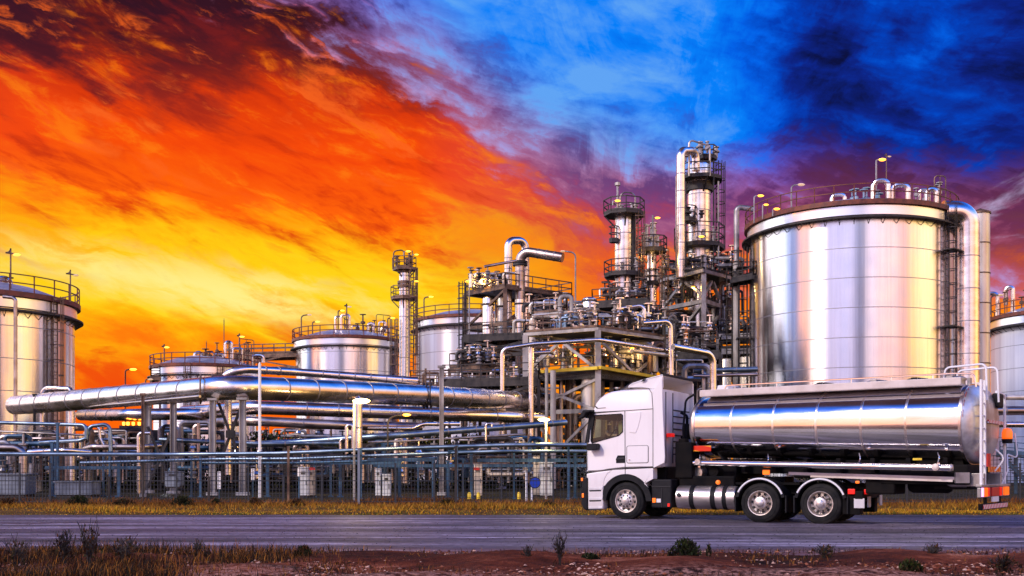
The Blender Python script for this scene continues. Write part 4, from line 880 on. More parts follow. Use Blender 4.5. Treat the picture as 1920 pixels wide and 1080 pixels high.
# dense low pipework between the columns
for i, (a_, k_, v_, mt_, lab) in enumerate((((-10, 800, 140, 925, 63, 4, 81), 22, 10, ('galv', 'clad_dull', 'dark', 'dark', 'blue', 'brown'), 'low pipework under the cut-off tank at the far left'),
    ((165, 800, 290, 905, 65, 4, 82), 26, 12, ('galv', 'clad_dull', 'dark', 'dark', 'brown', 'blue'), 'low pipework between the bright riser and the rusty column'),
    ((300, 790, 450, 905, 66, 4, 83), 22, 10, ('galv', 'clad_dull', 'dark', 'dark', 'cream', 'blue'), 'low pipework behind the braced grey columns'),
    ((450, 830, 660, 905, 66, 4, 84), 24, 12, ('galv', 'clad_dull', 'dark', 'dark', 'dark', 'blue'), 'low pipework left of the brightest lamp'),
    ((680, 820, 850, 905, 66, 4, 85), 24, 12, ('galv', 'clad_dull', 'dark', 'dark', 'dark', 'blue'), 'low pipework right of the brightest lamp'),
    ((850, 815, 1030, 905, 68, 4, 86), 26, 12, ('galv', 'cream', 'dark', 'dark', 'blue', 'brown'), 'low pipework left of the lamp beside the cab'),
    ((770, 690, 900, 800, 86, 4, 87), 24, 10, ('galv', 'clad', 'brown', 'pale', 'cream'), 'pale risers behind the white capped column'),
    ((900, 690, 1025, 790, 84, 4, 88), 26, 10, ('galv', 'clad', 'brown', 'pale', 'dark'), 'risers behind the right arm of the widest pipe'),
    ((470, 800, 650, 850, 78, 3, 89), 14, 8, ('brown', 'galv', 'cream'), 'pipes at the foot of the pinkish tank'))):
    manifold(lab, *a_, k_, v_, (.05, .17), mt_, .62)
tl = thing('lamp_rack', 'row of small lit lamps on a dark beam at the left', 'lamp rack', P(246, 801, 70))
g_ = MB(); g_.beam(P(225, 803, 70), P(268, 803, 70), .3, .35); g_.build('beam', M['dark'], tl)
for x_ in (232, 240, 250, 261):
    g_ = MB(); g_.lathe([(0, 0), (.09, .03), (.10, .22), (0, .25)], P(x_, 798, 69.9), 10); g_.build('bulb', M['lampon'], tl)
deck('dark pipe bridge low between the left columns', [xy(180, 66), xy(300, 66), xy(300, 70), xy(180, 70)], Z(806, 66), m_='dark', rm='dark', sides=(), th=.5, legw=.25)
deck('dark grating floor low in front of the pinkish tank', [xy(640, 70), xy(900, 72), xy(900, 76), xy(640, 74)], Z(832, 71), m_='dark', rm='brown', sides=(), th=.5, legw=.25)
deck('pale pipe bridge under the white capped column', [xy(770, 80), xy(1020, 80), xy(1020, 84), xy(770, 84)], Z(724, 80), m_='pale', rm='brown', th=.5, legw=.3, levels=(Z(780, 80),), brace=((0, Z(780, 80), Z(727, 80), 'A'),))
# cabinets, boxes
def cabinet(label, x0, x1, yt, D, m_='cabinet', dep=.5, door=True, cat='cabinet', name='cabinet', yb=None):
    a_, b_ = P(x0, yt, D), P(x1, yt, D); z0 = 0.0 if yb is None else Z(yb, D); h = a_[2] - z0; wv = b_[0] - a_[0]; cx = (a_[0] + b_[0]) / 2
    t = thing(name, label, cat, (cx, D, z0))
    mb = MB(); mb.box((cx, D, z0 + .1 + (h - .1) / 2), (wv, dep, h - .1)); o = mb.build('body', M[m_], t)
    bv = o.modifiers.new('bevel', 'BEVEL'); bv.width = .03; bv.segments = 2
    mb = MB(); mb.box((cx, D, z0 + .05), (wv * .92, dep * .9, .1)); mb.build('plinth', M['dark'], t)
    mb = MB(); mb.box((cx, D, z0 + h + .03), (wv * 1.06, dep * 1.1, .06)); mb.build('lid', M[m_], t)
    if door:
        mb = MB(); mb.box((cx, D - dep / 2 - .012, z0 + h * .52), (wv * .86, .02, h * .84)); d_ = mb.build('door', M[m_], t); BASE[d_.name] = BASE[t.name]
        mb = MB(); mb.box((cx + wv * .33, D - dep / 2 - .04, z0 + h * .52), (.03, .03, .22)); mb.build('handle', M['dark'], d_)
        mb = MB()
        for k in range(5): mb.box((cx, D - dep / 2 - .026, z0 + h * (.80 + .02 * k)), (wv * .5, .012, .018))
        mb.build('louvre', M['dark'], t)
    return t
cabinet('tall white cabinet left of the brightest lamp, behind the fence', 562, 579, 878, 50)
cabinet('narrow cream cabinet with red top right of the tall white one', 581, 590, 880, 50.5, 'cream')
cabinet('white cabinet, left of the twin pair right of the brightest lamp', 705, 715, 880, 50)
cabinet('white cabinet, right and wider of the twin pair', 718, 733, 891, 50)
cabinet('cream cabinet with red warning plate left of the yellowish column', 889, 904, 872, 50, 'cream')
cabinet('wide pale cabinet nearest the cab, right of the blue round sign', 1012, 1037, 868, 50.5, 'cabinet', .8)
cabinet('small pale cabinet in front of the wide one', 1000, 1012, 856, 52, 'cream')
cabinet('wide ribbed grey container box at the left, right half', 112, 181, 904, 52, 'greybox', 1.2, False, 'container')
cabinet('ribbed grey container box at the far left edge', -20, 58, 890, 52.5, 'greybox', 1.2, False, 'container')
cabinet('grey switch box between the grey columns', 312, 342, 886, 51, 'greybox', .5, True, yb=915)
for i, (x_, lab) in enumerate(((894, 'small red warning plate on the cream cabinet'), (585, 'small red warning plate on the narrow cream cabinet'))):
    g_ = MB(); g_.box(P(x_, 879, 49.7), (.28, .02, .12)); tag(g_.build('warning_plate', M['red']), lab, 'plate')
for i, (x_, y0, y1, lab) in enumerate(((411, 884, 917, 'white gauge board on a stub post left of the heavy grey column'), (474, 878, 900, 'white gauge board right of the heavy grey column'), (561, 877, 893, 'small white gauge board left of the tall white cabinet'))):
    t = thing('gauge_board', lab, 'gauge board', P(x_, 930, 49)); a_ = P(x_, y0, 49); z1 = Z(y1, 49); wv = .14
    g_ = MB(); g_.box((a_[0], 49, (a_[2] + z1) / 2), (wv, .05, a_[2] - z1)); g_.build('board', M['white'], t)
    g_ = MB(); g_.tube((a_[0], 49, 0), (a_[0], 49, z1), .04, 8); g_.build('post', M['blue'], t)
    g_ = MB()
    for k in range(6): g_.box((a_[0] + .03, 49 - .03, z1 + (a_[2] - z1) * (k + .5) / 6), (.05, .012, .02))
    g_.build('tick_mark', M['dark'], t)
# round blue sign behind the fence
ts = thing('round_sign', 'round dark blue sign on a white post behind the fence', 'sign', P(1000, 940, 43))
b = P(1003, 905, 43); g_ = MB(); g_.lathe([(0, 0), (.22, 0), (.23, .015), (.22, .03), (0, .03)], n=32); g_.xform(Matrix.Translation((b[0], b[1] - .05, b[2])) @ Matrix.Rotation(PI / 2, 4, 'X')); g_.build('disc', M['signblue'], ts)
g_ = MB(); g_.lathe([(.20, 0), (.21, .01), (.225, .01), (.235, 0)], n=32); g_.xform(Matrix.Translation((b[0], b[1] - .085, b[2])) @ Matrix.Rotation(PI / 2, 4, 'X')); g_.build('rim', M['dark'], ts)
g_ = MB(); pb = P(997, 880, 43.1); g_.tube((pb[0], pb[1], 0), (pb[0], pb[1], Z(903, 43.1)), .04, 8); g_.build('post', M['white'], ts)
t = thing('marker_post', 'slim white marker post left of the round blue sign', 'marker post', P(987, 880, 43)); g_ = MB(); pb = P(987, 880, 43); g_.tube((pb[0], pb[1], 0), (pb[0], pb[1], Z(884, 43)), .045, 8); g_.build('post', M['white'], t); g_ = MB(); g_.lathe([(0, 0), (.06, .01), (.06, .06), (0, .08)], (pb[0], pb[1], Z(884, 43)), 8); g_.build('cap', M['galv'], t)
for i, (x_, lab) in enumerate(((880, 'small yellow bollard left of the cream cabinet'), (897, 'small yellow bollard in front of the cream cabinet'), (973, 'small yellow bollard before the yellowish column'))):
    g_ = MB(); b = P(x_, 880, 48); g_.lathe([(.08, 0), (.08, .24), (.06, .29), (0, .31)], (b[0], b[1], 0), 12); tag(g_.build('bollard', M['yellow']), lab, 'bollard')
# right of the truck: pipes and a blue stair behind the tail
for y_, r_, D_, m_, lab in ((745, 5, 70, 'cream', 'pale top pipe behind the tanker tail at the right edge'), (770, 8.5, 70, 'clad_dull', 'fat dull pipe behind the tanker tail at the right edge'), (796, 5.5, 70, 'clad', 'bright lower pipe behind the tanker tail at the right edge'), (692, 5, 84, 'bluepipe', 'bluish pipe between the braced tower and the largest tank'), (702, 3.5, 83, 'clad_dull', 'thin dull pipe under the bluish one beside the largest tank')):
    run('process_pipe', lab, [(1780 if y_ > 710 else 1300, y_ + (0 if y_ > 710 else 3), D_), (1990 if y_ > 710 else 1420, y_, D_)], r_, D_, m_, 2.2)
ss = thing('stair', 'blue steel stair with railings behind the tanker tail', 'stair', P(1900, 905, 58))
for k_, x_ in enumerate((1884, 1905, 1925)):
    g_ = MB(); b = P(x_, 880, 58); g_.box((b[0], b[1], Z(832, 58) / 2), (.14, .14, Z(832, 58))); g_.build('post', M['blue'], ss)
g_ = MB(); g_.beam(P(1875, 850, 58), P(1930, 856, 58), .9, .2); g_.build('landing', M['blue'], ss)
g_ = MB(); rail(g_, [P(1875, 848, 57.6), P(1930, 853, 57.6)], .6, .03, .8); g_.build('railing', M['blue'], ss)
for k_ in range(9):
    g_ = MB(); g_.box(P(1880 + k_ * 5, 856 + k_ * 5.2, 57.2), (.3, .9, .05)); g_.build('tread', M['dark'], ss)
for dy_ in (-.4, .4):
    g_ = MB(); a_ = P(1878, 854, 57.2 + dy_); b_ = P(1926, 904, 57.2 + dy_); g_.beam(a_, b_, .06, .22); g_.build('stringer', M['blue'], ss)
# ------------------------------------------------------------------ fence
FD = 41.0
fx0, fx1 = xy(-60, FD)[0], xy(1990, FD)[0]
tf_ = thing('mesh_fence', 'long welded mesh fence in front of the plant', 'fence', (0, FD, 0))
mb = MB(); k = int((fx1 - fx0) / .13); top = 1.85
for i in range(k + 1):
    x_ = fx0 + (fx1 - fx0) * i / k; mb.box((x_, FD, .05 + top / 2), (.016, .014, top))
for i in range(12): mb.box(((fx0 + fx1) / 2, FD + .012, .1 + i * .16), (fx1 - fx0, .010, .014 if i not in (0, 5, 11) else .035))
mb.build('mesh_panel', M['fence'], tf_)
posts = [(38, 902, 'fence', 2.4), (95, 890, 'fence', 3), (150, 898, 'fence', 2.6), (205, 895, 'dark', 3.6), (268, 890, 'dark', 3), (331, 898, 'fence', 2.6), (392, 895, 'dark', 4), (466, 884, 'fence', 2.6), (532, 893, 'fence', 4), (541, 838, 'brown', 4), (604, 898, 'fence', 3), (673, 842, 'greybox', 4), (742, 895, 'fence', 2.6), (814, 893, 'fence', 3), (855, 838, 'dark', 5), (868, 880, 'fence', 2.4), (940, 893, 'fence', 2.6), (1037, 890, 'fence', 3), (1100, 893, 'fence', 2.6), (1700, 893, 'fence', 2.6), (1770, 893, 'fence', 2.6), (1840, 893, 'fence', 2.6), (1912, 890, 'fence', 2.6)]
for x_, yt, m_, wp in posts:
    g_ = MB(); b = P(x_, 880, FD - .06); h = max(Z(yt, FD), 1.55 if wp < 3.5 else 0.5); wv = PX(wp, FD)
    g_.box((b[0], b[1] - .03, h / 2), (wv, wv, h)); g_.box((b[0], b[1] - .03, h + .015), (wv * 1.25, wv * 1.25, .03)); g_.build('post', M[m_], tf_)

for x_, y_, D_, pw in ((1080, 668, 76.5, 160), (1185, 655, 77.5, 180), (905, 525, 96.5, 260), (1300, 540, 97, 260), (1225, 478, 96, 160), (760, 788, 57, 300)):
    l = bpy.data.lights.new('lamp_light', 'POINT'); l.energy = pw; l.color = (1, .62, .2); l.shadow_soft_size = .2; o = bpy.data.objects.new('lamp_light', l); COL.objects.link(o); o.location = P(x_, y_, D_)
for x_, y_, D_, lab in ((1080, 665, 76.3, 'warm bulkhead lamp under the left half of the module deck'), (1185, 652, 77.3, 'warm bulkhead lamp under the right half of the module deck'), (905, 522, 96.3, 'warm bulkhead lamp among the valves of the upper brown deck'), (1300, 537, 96.8, 'warm bulkhead lamp inside the upper diamond of the braced tower')):
    t = thing('bulkhead_lamp', lab, 'lamp', P(x_, y_, D_)); g_ = MB(); g_.lathe([(0, -.12), (.14, -.08), (.16, 0), (0, .02)], P(x_, y_, D_), 12); g_.build('lantern', M['lampon'], t); g_ = MB(); g_.lathe([(.17, .0), (.18, .05), (0, .09)], P(x_, y_, D_), 12); g_.tube(P(x_, y_, D_), P(x_, y_ - 10, D_), .03, 5); g_.build('bracket', M['dark'], t)

for lab, cor, z, lv in (('dark railed gallery behind the main module, upper', [xy(1110, 92), xy(1215, 90), xy(1218, 95), xy(1112, 97)], Z(568, 92), ()), ('dark railed gallery left of the braced tower', [xy(1150, 94), xy(1240, 93), xy(1242, 97), xy(1152, 98)], Z(600, 94), (Z(680, 94),)),
                       ('brown gallery under the upper brown deck, halfway down', [xy(868, 94), xy(1010, 92), xy(1012, 97), xy(870, 99)], Z(628, 93), (Z(665, 93),)), ('dark gallery low behind the white capped column', [xy(830, 78), xy(1010, 76), xy(1012, 80), xy(832, 82)], Z(712, 77), (Z(770, 77),)), ('dark gallery behind the cab roof', [xy(1255, 86), xy(1350, 84), xy(1352, 89), xy(1258, 91)], Z(662, 85), (Z(720, 85),))):
    deck(lab, cor, z, m_='dark', rm='dark', legw=.22, th=.4, levels=lv, r=.05, brace=((0, lv[0], z - .4, 'X'),) if lv else ())
for lab, x_, D_, za, zb in (('caged ladder at the right end of the main module', 1252, 79, 860, 600), ('caged ladder at the left end of the upper brown deck', 866, 95, 700, 530), ('caged ladder on the right of the braced tower', 1366, 96, 720, 505), ('caged ladder between the two left columns', 1202, 93, 700, 560)):
    g_ = MB(); cage_ladder(g_, xy(x_, D_), -PI / 2 + .3, Z(za, D_), Z(zb, D_), .05, .6); tag(g_.build('cage_ladder', M['dark']), lab, 'ladder')
for i, (a_, lab) in enumerate((((1128, 540, 1215, 568, 93, 2, 91), 'dark fittings on the upper gallery behind the main module'), ((1000, 600, 1050, 640, 86, 2, 92), 'fittings beside the pale pipe elbow'), ((1160, 575, 1240, 600, 95, 2, 93), 'dark fittings on the gallery left of the braced tower'), ((840, 700, 1010, 760, 79, 2, 94), 'fittings on the gallery behind the white capped column'), ((1262, 600, 1345, 662, 87, 2, 95), 'fittings on the gallery behind the cab roof'))):
    manifold(lab, *a_, 16, 9, (.05, .15), ('dark', 'galv', 'dark', 'cream', 'brown'), .7)
# ------------------------------------------------------------------ tanker truck
def f_paint(nt, b):
    co = geopos(nt); n = nt.noise(co, 1.3, 5, 0.6); n2 = nt.noise(mapped(nt, co, (6, 6, 1.2)), 1.0, 5, 0.6)
    sp = nt.node('ShaderNodeSeparateXYZ'); nt.put(sp.inputs[0], co)
    low = nt.step(nt.add(sp.outputs[2], nt.mul(n, 0.8)), 0.5, 1.9, 0.5, 0.0)
    c = nt.mix(nt.mul(nt.step(n2, .4, .75), .25), lin((232, 226, 223)), lin((212, 202, 199)))
    nt.put(b.inputs['Base Color'], nt.mix(low, c, lin((150, 132, 122))))
    nt.put(b.inputs['Roughness'], nt.lerp(n, .3, .7, .28, .45))
M['cab'] = mat('cab_white_paint', (.82, .79, .78), .32, 0.0, f_paint, coat=.25)
M['cabshade'] = mat('cab_rear_panel', (.70, .66, .65), .45, 0.0, f_grime((.58, .54, .53), (.76, .72, .70), (1, 1, .3), 2.0, (.4, .55)))
M['plastic'] = mat('black_plastic', (.018, .018, .022), .42, 0.0, f_grime((.004, .004, .006), (.014, .013, .014), (1, 1, 1), 3.0, (.5, .7)), spec=.2)
M['gap'] = mat('panel_gap', (.03, .028, .028), .8)
M['rubber'] = mat('tyre_rubber', (.018, .017, .017), .75, 0.0, f_grime((.007, .007, .008), (.024, .022, .020), (1, 1, 1), 4.0, (.75, .95)), spec=.2)
M['alu'] = mat('wheel_alloy', (.62, .55, .50), .36, .75, f_grime((.46, .40, .36), (.70, .62, .57), (3, 3, 3), 3.0, (.3, .5)))
M['chassis'] = mat('chassis_black', (.014, .013, .014), .5, .2, f_grime((.003, .003, .004), (.012, .010, .009), (1, 1, 1), 3.0, (.6, .85)), spec=.1)
M['tank'] = mat('polished_tank', (.86, .86, .88), .2, 1.0, f_grime((.70, .67, .66), (.84, .82, .83), (.5, .5, 3), 1.4, (.10, .17), .02))
M['tankend'] = mat('dull_tank_end', (.6, .58, .58), .4, .7, f_grime((.34, .32, .32), (.66, .64, .64), (1, 1, 1), 1.5, (.3, .45), .05))
M['fuel'] = mat('brushed_fuel_tank', (.62, .56, .52), .33, .95, f_grime((.50, .45, .42), (.74, .68, .64), (.6, .6, 2), 2.0, (.26, .42)))
M['beige'] = mat('walkway_beige', (.62, .52, .47), .5, .1, f_grime((.54, .45, .40), (.68, .58, .53), (1, 1, 1), 2.0, (.4, .6)))
M['chrome'] = mat('bright_tube', (.8, .8, .82), .16, 1.0)
M['orange'] = mat('orange_lens', (.8, .22, .02), .25, emit=(255, 96, 10), estr=.9)
M['redlens'] = mat('red_lens', (.6, .02, .01), .25, emit=(255, 16, 6), estr=.5)
M['purple'] = mat('violet_glare_lens', (.7, .5, .85), .2, emit=(226, 160, 255), estr=1.4)
M['seat'] = mat('seat_cloth', (.16, .13, .08), .8)
M['skin_tan'] = mat('sun_bleached_trim', (.25, .22, .12), .7)
def f_stripe(a, b_, f, diag=1.0):
    def fn(nt, bs):
        sp = nt.node('ShaderNodeSeparateXYZ'); nt.put(sp.inputs[0], objco(nt))
        v = nt.m('FRACT', nt.mul(nt.add(sp.outputs[0], nt.mul(sp.outputs[1], 1.0), nt.mul(sp.outputs[2], diag)), f))
        nt.put(bs.inputs['Base Color'], nt.mix(nt.m('GREATER_THAN', v, .5), lin(a), lin(b_)))
    return fn
M['stripe'] = mat('red_white_stripe', (.6, .1, .1), .35, 0.0, f_stripe((200, 24, 16), (236, 226, 220), 5.2))
M['ostripe'] = mat('red_orange_stripe', (.6, .1, .1), .35, 0.0, f_stripe((214, 40, 10), (240, 150, 30), 3.2))
gm = bpy.data.materials.new('cab_window_glass'); gm.use_nodes = True; gt = NT(gm.node_tree); gt.t.nodes.clear()
go = gt.node('ShaderNodeOutputMaterial'); gs = gt.node('ShaderNodeBsdfGlossy'); gs.inputs[1].default_value = .03; gs.inputs[0].default_value = (.85, .9, .9, 1)
gtr = gt.node('ShaderNodeBsdfTransparent'); gtr.inputs[0].default_value = (.74, .80, .62, 1); fr = gt.node('ShaderNodeFresnel'); fr.inputs[0].default_value = 1.55
mx = gt.node('ShaderNodeMixShader'); gt.t.links.new(fr.outputs[0], mx.inputs[0]); gt.t.links.new(gtr.outputs[0], mx.inputs[1]); gt.t.links.new(gs.outputs[0], mx.inputs[2]); gt.t.links.new(mx.outputs[0], go.inputs[0])
M['glass'] = gm

TH = math.radians(29); W0 = ((1173 - 960) / 2000 * 28.4, 28.4)
TM = Matrix.Translation((W0[0], W0[1], 0)) @ Matrix.Rotation(-TH, 4, 'Z')
def TP(px, py, W=W0, th=TH):
    k = (px - 960) / FOC; l = (k * W[1] - W[0]) / (math.cos(th) + k * math.sin(th)); Y = W[1] - l * math.sin(th)
    return l, EYE + (880 - py) / FOC * Y
def TZ(u, v): return TP(1080 + u / 3.6, 690 + v / 3.6)
def T2(u, v): return TP(1280 + u / 3.6, 690 + v / 3.6)
PH = math.radians(38); W1 = (.24 * 26.7, 26.7)
PM = Matrix.Translation((W1[0], W1[1], 0)) @ Matrix.Rotation(-PH, 4, 'Z')
def RP(px, py): return TP(px, py, W1, PH)
truck = thing('tanker_truck', 'white tanker truck with a polished silver tank on the road before the plant', 'tanker truck', (W0[0], W0[1], 0))
def tb(mb, name, m_, par=None, mt=None, bevel=0, seg=2):
    mb.xform(TM if mt is None else mt); p = par or truck
    o = mb.build(name, M[m_] if isinstance(m_, str) else [M[x] for x in m_], p); BASE[o.name] = BASE[truck.name]
    if bevel:
        bv = o.modifiers.new('bevel', 'BEVEL'); bv.width = bevel; bv.segments = seg; bv.limit_method = 'ANGLE'; bv.angle_limit = math.radians(40)
    return o
def prism(mb, poly, y0, y1, mi=0):
    """side-view polygon (lx, z) pushed from y0 to y1"""
    n = len(poly); vs = [(p[0], y0, p[1]) for p in poly] + [(p[0], y1, p[1]) for p in poly]
    area = sum(poly[i][0] * poly[(i + 1) % n][1] - poly[(i + 1) % n][0] * poly[i][1] for i in range(n))
    fs = [tuple(range(n)), tuple(reversed(range(n, 2 * n)))] + [(i, n + i, n + (i + 1) % n, (i + 1) % n) for i in range(n)]
    if area < 0: fs = [tuple(reversed(f)) for f in fs]
    return mb.put(vs, fs, mi)
CW = 2.42                                  # cab width
# cab shell: a lofted solid, softened towards both sides and pulled in at the front corners
prof = [TZ(*p) for p in ((44, 700), (42, 600), (46, 508), (58, 440), (74, 350), (90, 280), (112, 236), (142, 200), (180, 172), (230, 152), (300, 140), (400, 134), (470, 131), (530, 130), (535, 300), (535, 500), (535, 672), (430, 674), (330, 678), (215, 690), (130, 702))]
ctr_ = (sum(p[0] for p in prof) / len(prof), sum(p[1] for p in prof) / len(prof))
cb = MB(); ys = [0.0, .025, .09, .22, .5, 1.0, CW - 1.0, CW - .5, CW - .22, CW - .09, CW - .025, CW]
ins = [.05, .018, 0, 0, 0, 0, 0, 0, 0, 0, .018, .05]
frt = [.16, .13, .09, .05, .02, 0, 0, .02, .05, .09, .13, .16]
n_ = len(prof)
for y_, s_, f_ in zip(ys, ins, frt):
    for (x_, z_) in prof:
        dx_, dz_ = x_ - ctr_[0], z_ - ctr_[1]; L_ = math.hypot(dx_, dz_); k_ = 1 - s_ / L_
        xx = ctr_[0] + dx_ * k_; wgt = max(0, min(1, (-.35 - x_) / .7)) ** 1.2
        top_w = max(0, min(1, (z_ - 3.1) / .4))
        cb.v.append((xx + f_ * wgt, y_, ctr_[1] + dz_ * k_ - top_w * f_ * .35))
for i in range(len(ys) - 1):
    for j in range(n_):
        j2 = (j + 1) % n_; cb.f.append((i * n_ + j, i * n_ + j2, (i + 1) * n_ + j2, (i + 1) * n_ + j)); cb.mi.append(0); cb.sm.append(True)
cb.f.append(tuple(reversed(range(n_)))); cb.mi.append(0); cb.sm.append(False)
cb.f.append(tuple((len(ys) - 1) * n_ + j for j in range(n_))); cb.mi.append(0); cb.sm.append(False)
cab = tb(cb, 'cab', ['cab', 'gap'])
winpoly = [TZ(*p) for p in ((124, 322), (300, 310), (313, 318), (313, 428), (288, 452), (180, 482), (112, 502), (104, 490), (108, 420))]
def cutter(mb):
    mb.xform(TM); o = mb.build('cutter', [M['gap']], truck); return o
cuts = []
inner = [TZ(*p) for p in ((80, 690), (80, 505), (108, 330), (125, 262), (520, 200), (520, 670))]
c_ = MB(); prism(c_, inner, .09, CW - .09); cuts.append(cutter(c_))
c_ = MB(); prism(c_, winpoly, -.3, CW + .3); cuts.append(cutter(c_))
c_ = MB(); wsp = [TZ(*p) for p in ((30, 470), (55, 300), (160, 300), (160, 470))]; prism(c_, wsp, .30, CW - .30); cuts.append(cutter(c_))
for o in cuts:
    bm_ = bmesh.new(); bm_.from_mesh(o.data); bmesh.ops.recalc_face_normals(bm_, faces=bm_.faces); bm_.to_mesh(o.data); bm_.free()
    md = cab.modifiers.new('opening', 'BOOLEAN'); md.operation = 'DIFFERENCE'; md.object = o; md.solver = 'EXACT'; md.material_mode = 'TRANSFER'
bm_ = bmesh.new(); bm_.from_mesh(cab.data); bmesh.ops.recalc_face_normals(bm_, faces=bm_.faces); bm_.to_mesh(cab.data); bm_.free()
bpy.context.view_layer.update()
dg = bpy.context.evaluated_depsgraph_get(); new = bpy.data.meshes.new_from_object(cab.evaluated_get(dg)); 
cab.modifiers.clear(); cab.data = new
for o in cuts: bpy.data.objects.remove(o)
def panel(name, pts, y0=-.012, y1=.02, m_='cab', par=cab, bevel=0.0, z=TZ):
    mb = MB(); prism(mb, [z(*p) for p in pts], y0, y1); return tb(mb, name, m_, par, None, bevel)
def gap_line(pts, name='panel_gap', w_=.014, z=TZ, y=-.004, par=cab, closed=False, m_='gap'):
    mb = MB(); q_ = [z(*p) for p in pts]
    if closed: q_.append(q_[0])
    for a_, b_ in zip(q_[:-1], q_[1:]): mb.beam((a_[0], y, a_[1]), (b_[0], y, b_[1]), .012, w_)
    return tb(mb, name, m_, par)
# window
ring_o = [(98, 318), (316, 306), (318, 436), (292, 460), (104, 512), (92, 490)]
mb = MB(); wo_ = [TZ(*p) for p in ((110, 318), (306, 307), (318, 316), (318, 432), (290, 458), (182, 488), (108, 510), (98, 494), (101, 420))]
nW = len(winpoly)
mb.put([(p[0], -.012, p[1]) for p in wo_] + [(p[0], -.012, p[1]) for p in winpoly] + [(p[0], .06, p[1]) for p in winpoly], [(i, (i + 1) % nW, nW + (i + 1) % nW, nW + i) for i in range(nW)] + [(nW + i, nW + (i + 1) % nW, 2 * nW + (i + 1) % nW, 2 * nW + i) for i in range(nW)])
wf = tb(mb, 'window', 'plastic', cab)
mb = MB(); mb.put([(p[0], .03, p[1]) for p in winpoly], [tuple(range(nW))]); tb(mb, 'side_glass', 'glass', cab)
mb = MB(); mb.put([(p[0], CW - .03, p[1]) for p in winpoly], [tuple(range(nW))]); tb(mb, 'side_glass', 'glass', cab)
ws_ = [TZ(52, 470), TZ(86, 302)]
mb = MB(); mb.put([(ws_[0][0] - .02, .3, ws_[0][1]), (ws_[0][0] - .02, CW - .3, ws_[0][1]), (ws_[1][0] - .02, CW - .3, ws_[1][1]), (ws_[1][0] - .02, .3, ws_[1][1])], [(0, 1, 2, 3)]); tb(mb, 'windscreen', 'glass', cab)
panel('windscreen_pillar', ((60, 505), (92, 300), (128, 300), (112, 330), (94, 420), (90, 500)), -.004, .10, 'plastic')
panel('sun_visor', ((62, 338), (66, 292), (118, 282), (126, 290), (120, 306), (78, 318)), .02, CW - .02, 'plastic')
# seat, wheel, dash inside
mb = MB(); prism(mb, [TZ(*p) for p in ((228, 520), (300, 520), (300, 360), (270, 345), (246, 360), (250, 470), (224, 490))], .35, .85); tb(mb, 'seat', 'skin_tan', cab, None, .04)
mb = MB(); prism(mb, [TZ(*p) for p in ((228, 520), (300, 520), (300, 360), (270, 345), (246, 360), (250, 470), (224, 490))], 1.55, 2.05); tb(mb, 'seat', 'seat', cab, None, .04)
mb = MB(); prism(mb, [TZ(*p) for p in ((88, 690), (88, 478), (150, 462), (180, 470), (180, 690))], .12, CW - .12); tb(mb, 'dashboard', 'plastic', cab, None, .03)
a_ = TZ(192, 462); mb = MB(); mb.sweep([(a_[0] + .1 * math.sin(t_) , .6 + .23 * math.cos(t_), a_[1] + .2 * math.sin(t_)) for t_ in [2 * PI * i / 20 for i in range(20)]], .02, 6, closed=True); tb(mb, 'steering_wheel', 'plastic', cab)
# door, sleeper panels and joints
gap_line(((76, 690), (74, 520), (92, 300), (330, 288), (332, 674)))
gap_line(((110, 306), (335, 288), (520, 275), (586, 262)))
gap_line(((520, 674), (520, 275)), w_=.018)
panel('locker_door', ((352, 528), (478, 524), (486, 532), (486, 632), (478, 638), (352, 640), (345, 632), (345, 536)), -.008, .02, 'cab', cab, .006)
gap_line(((352, 526), (480, 522), (488, 530), (488, 634), (480, 640), (350, 642), (343, 634), (343, 534)), closed=True, w_=.010, y=-.002)
panel('sleeper_bulge', ((356, 300), (440, 294), (438, 330), (420, 400), (404, 440), (360, 436)), -.014, .02, 'cab', cab, .012)
dh = panel('door_handle', ((282, 590), (330, 590), (331, 640), (272, 642), (270, 615)), -.010, .01, 'plastic'); panel('grip_bar', ((280, 606), (328, 603), (328, 614), (280, 618)), -.03, -.01, 'gap', dh, .004)
l_ = TZ(362, 620); mb = MB(); mb.lathe([(0, 0), (.022, 0), (.02, .02), (0, .02)], n=12); mb.xform(Matrix.Translation((l_[0], -.01, l_[1])) @ Matrix.Rotation(PI / 2, 4, 'X')); tb(mb, 'lock', 'chrome', cab)
gap_line(((76, 700), (215, 686), (330, 672), (520, 668)), w_=.02, m_='gap')
# low mirror and high mirror
mr = panel('mirror', ((95, 522), (102, 512), (160, 510), (166, 516), (164, 552), (100, 558)), -.24, -.02, 'plastic', cab, .03)
mr2 = panel('mirror', ((30, 345), (52, 318), (66, 286), (122, 284), (126, 296), (86, 306), (72, 332), (48, 344)), -.20, -.02, 'plastic', cab, .02)
# small dark emblem line on the roof edge, roof trim
panel('roof_marker', ((440, 92), (452, 78), (472, 74), (466, 84), (452, 90)), -.012, .02, 'plastic')
gap_line(((130, 258), (146, 272)), w_=.03, y=-.006); gap_line(((140, 272), (200, 268)), w_=.012, y=-.006)
gap_line(((150, 200), (240, 140), (440, 130), (492, 138), (512, 170), (520, 275)), w_=.012)
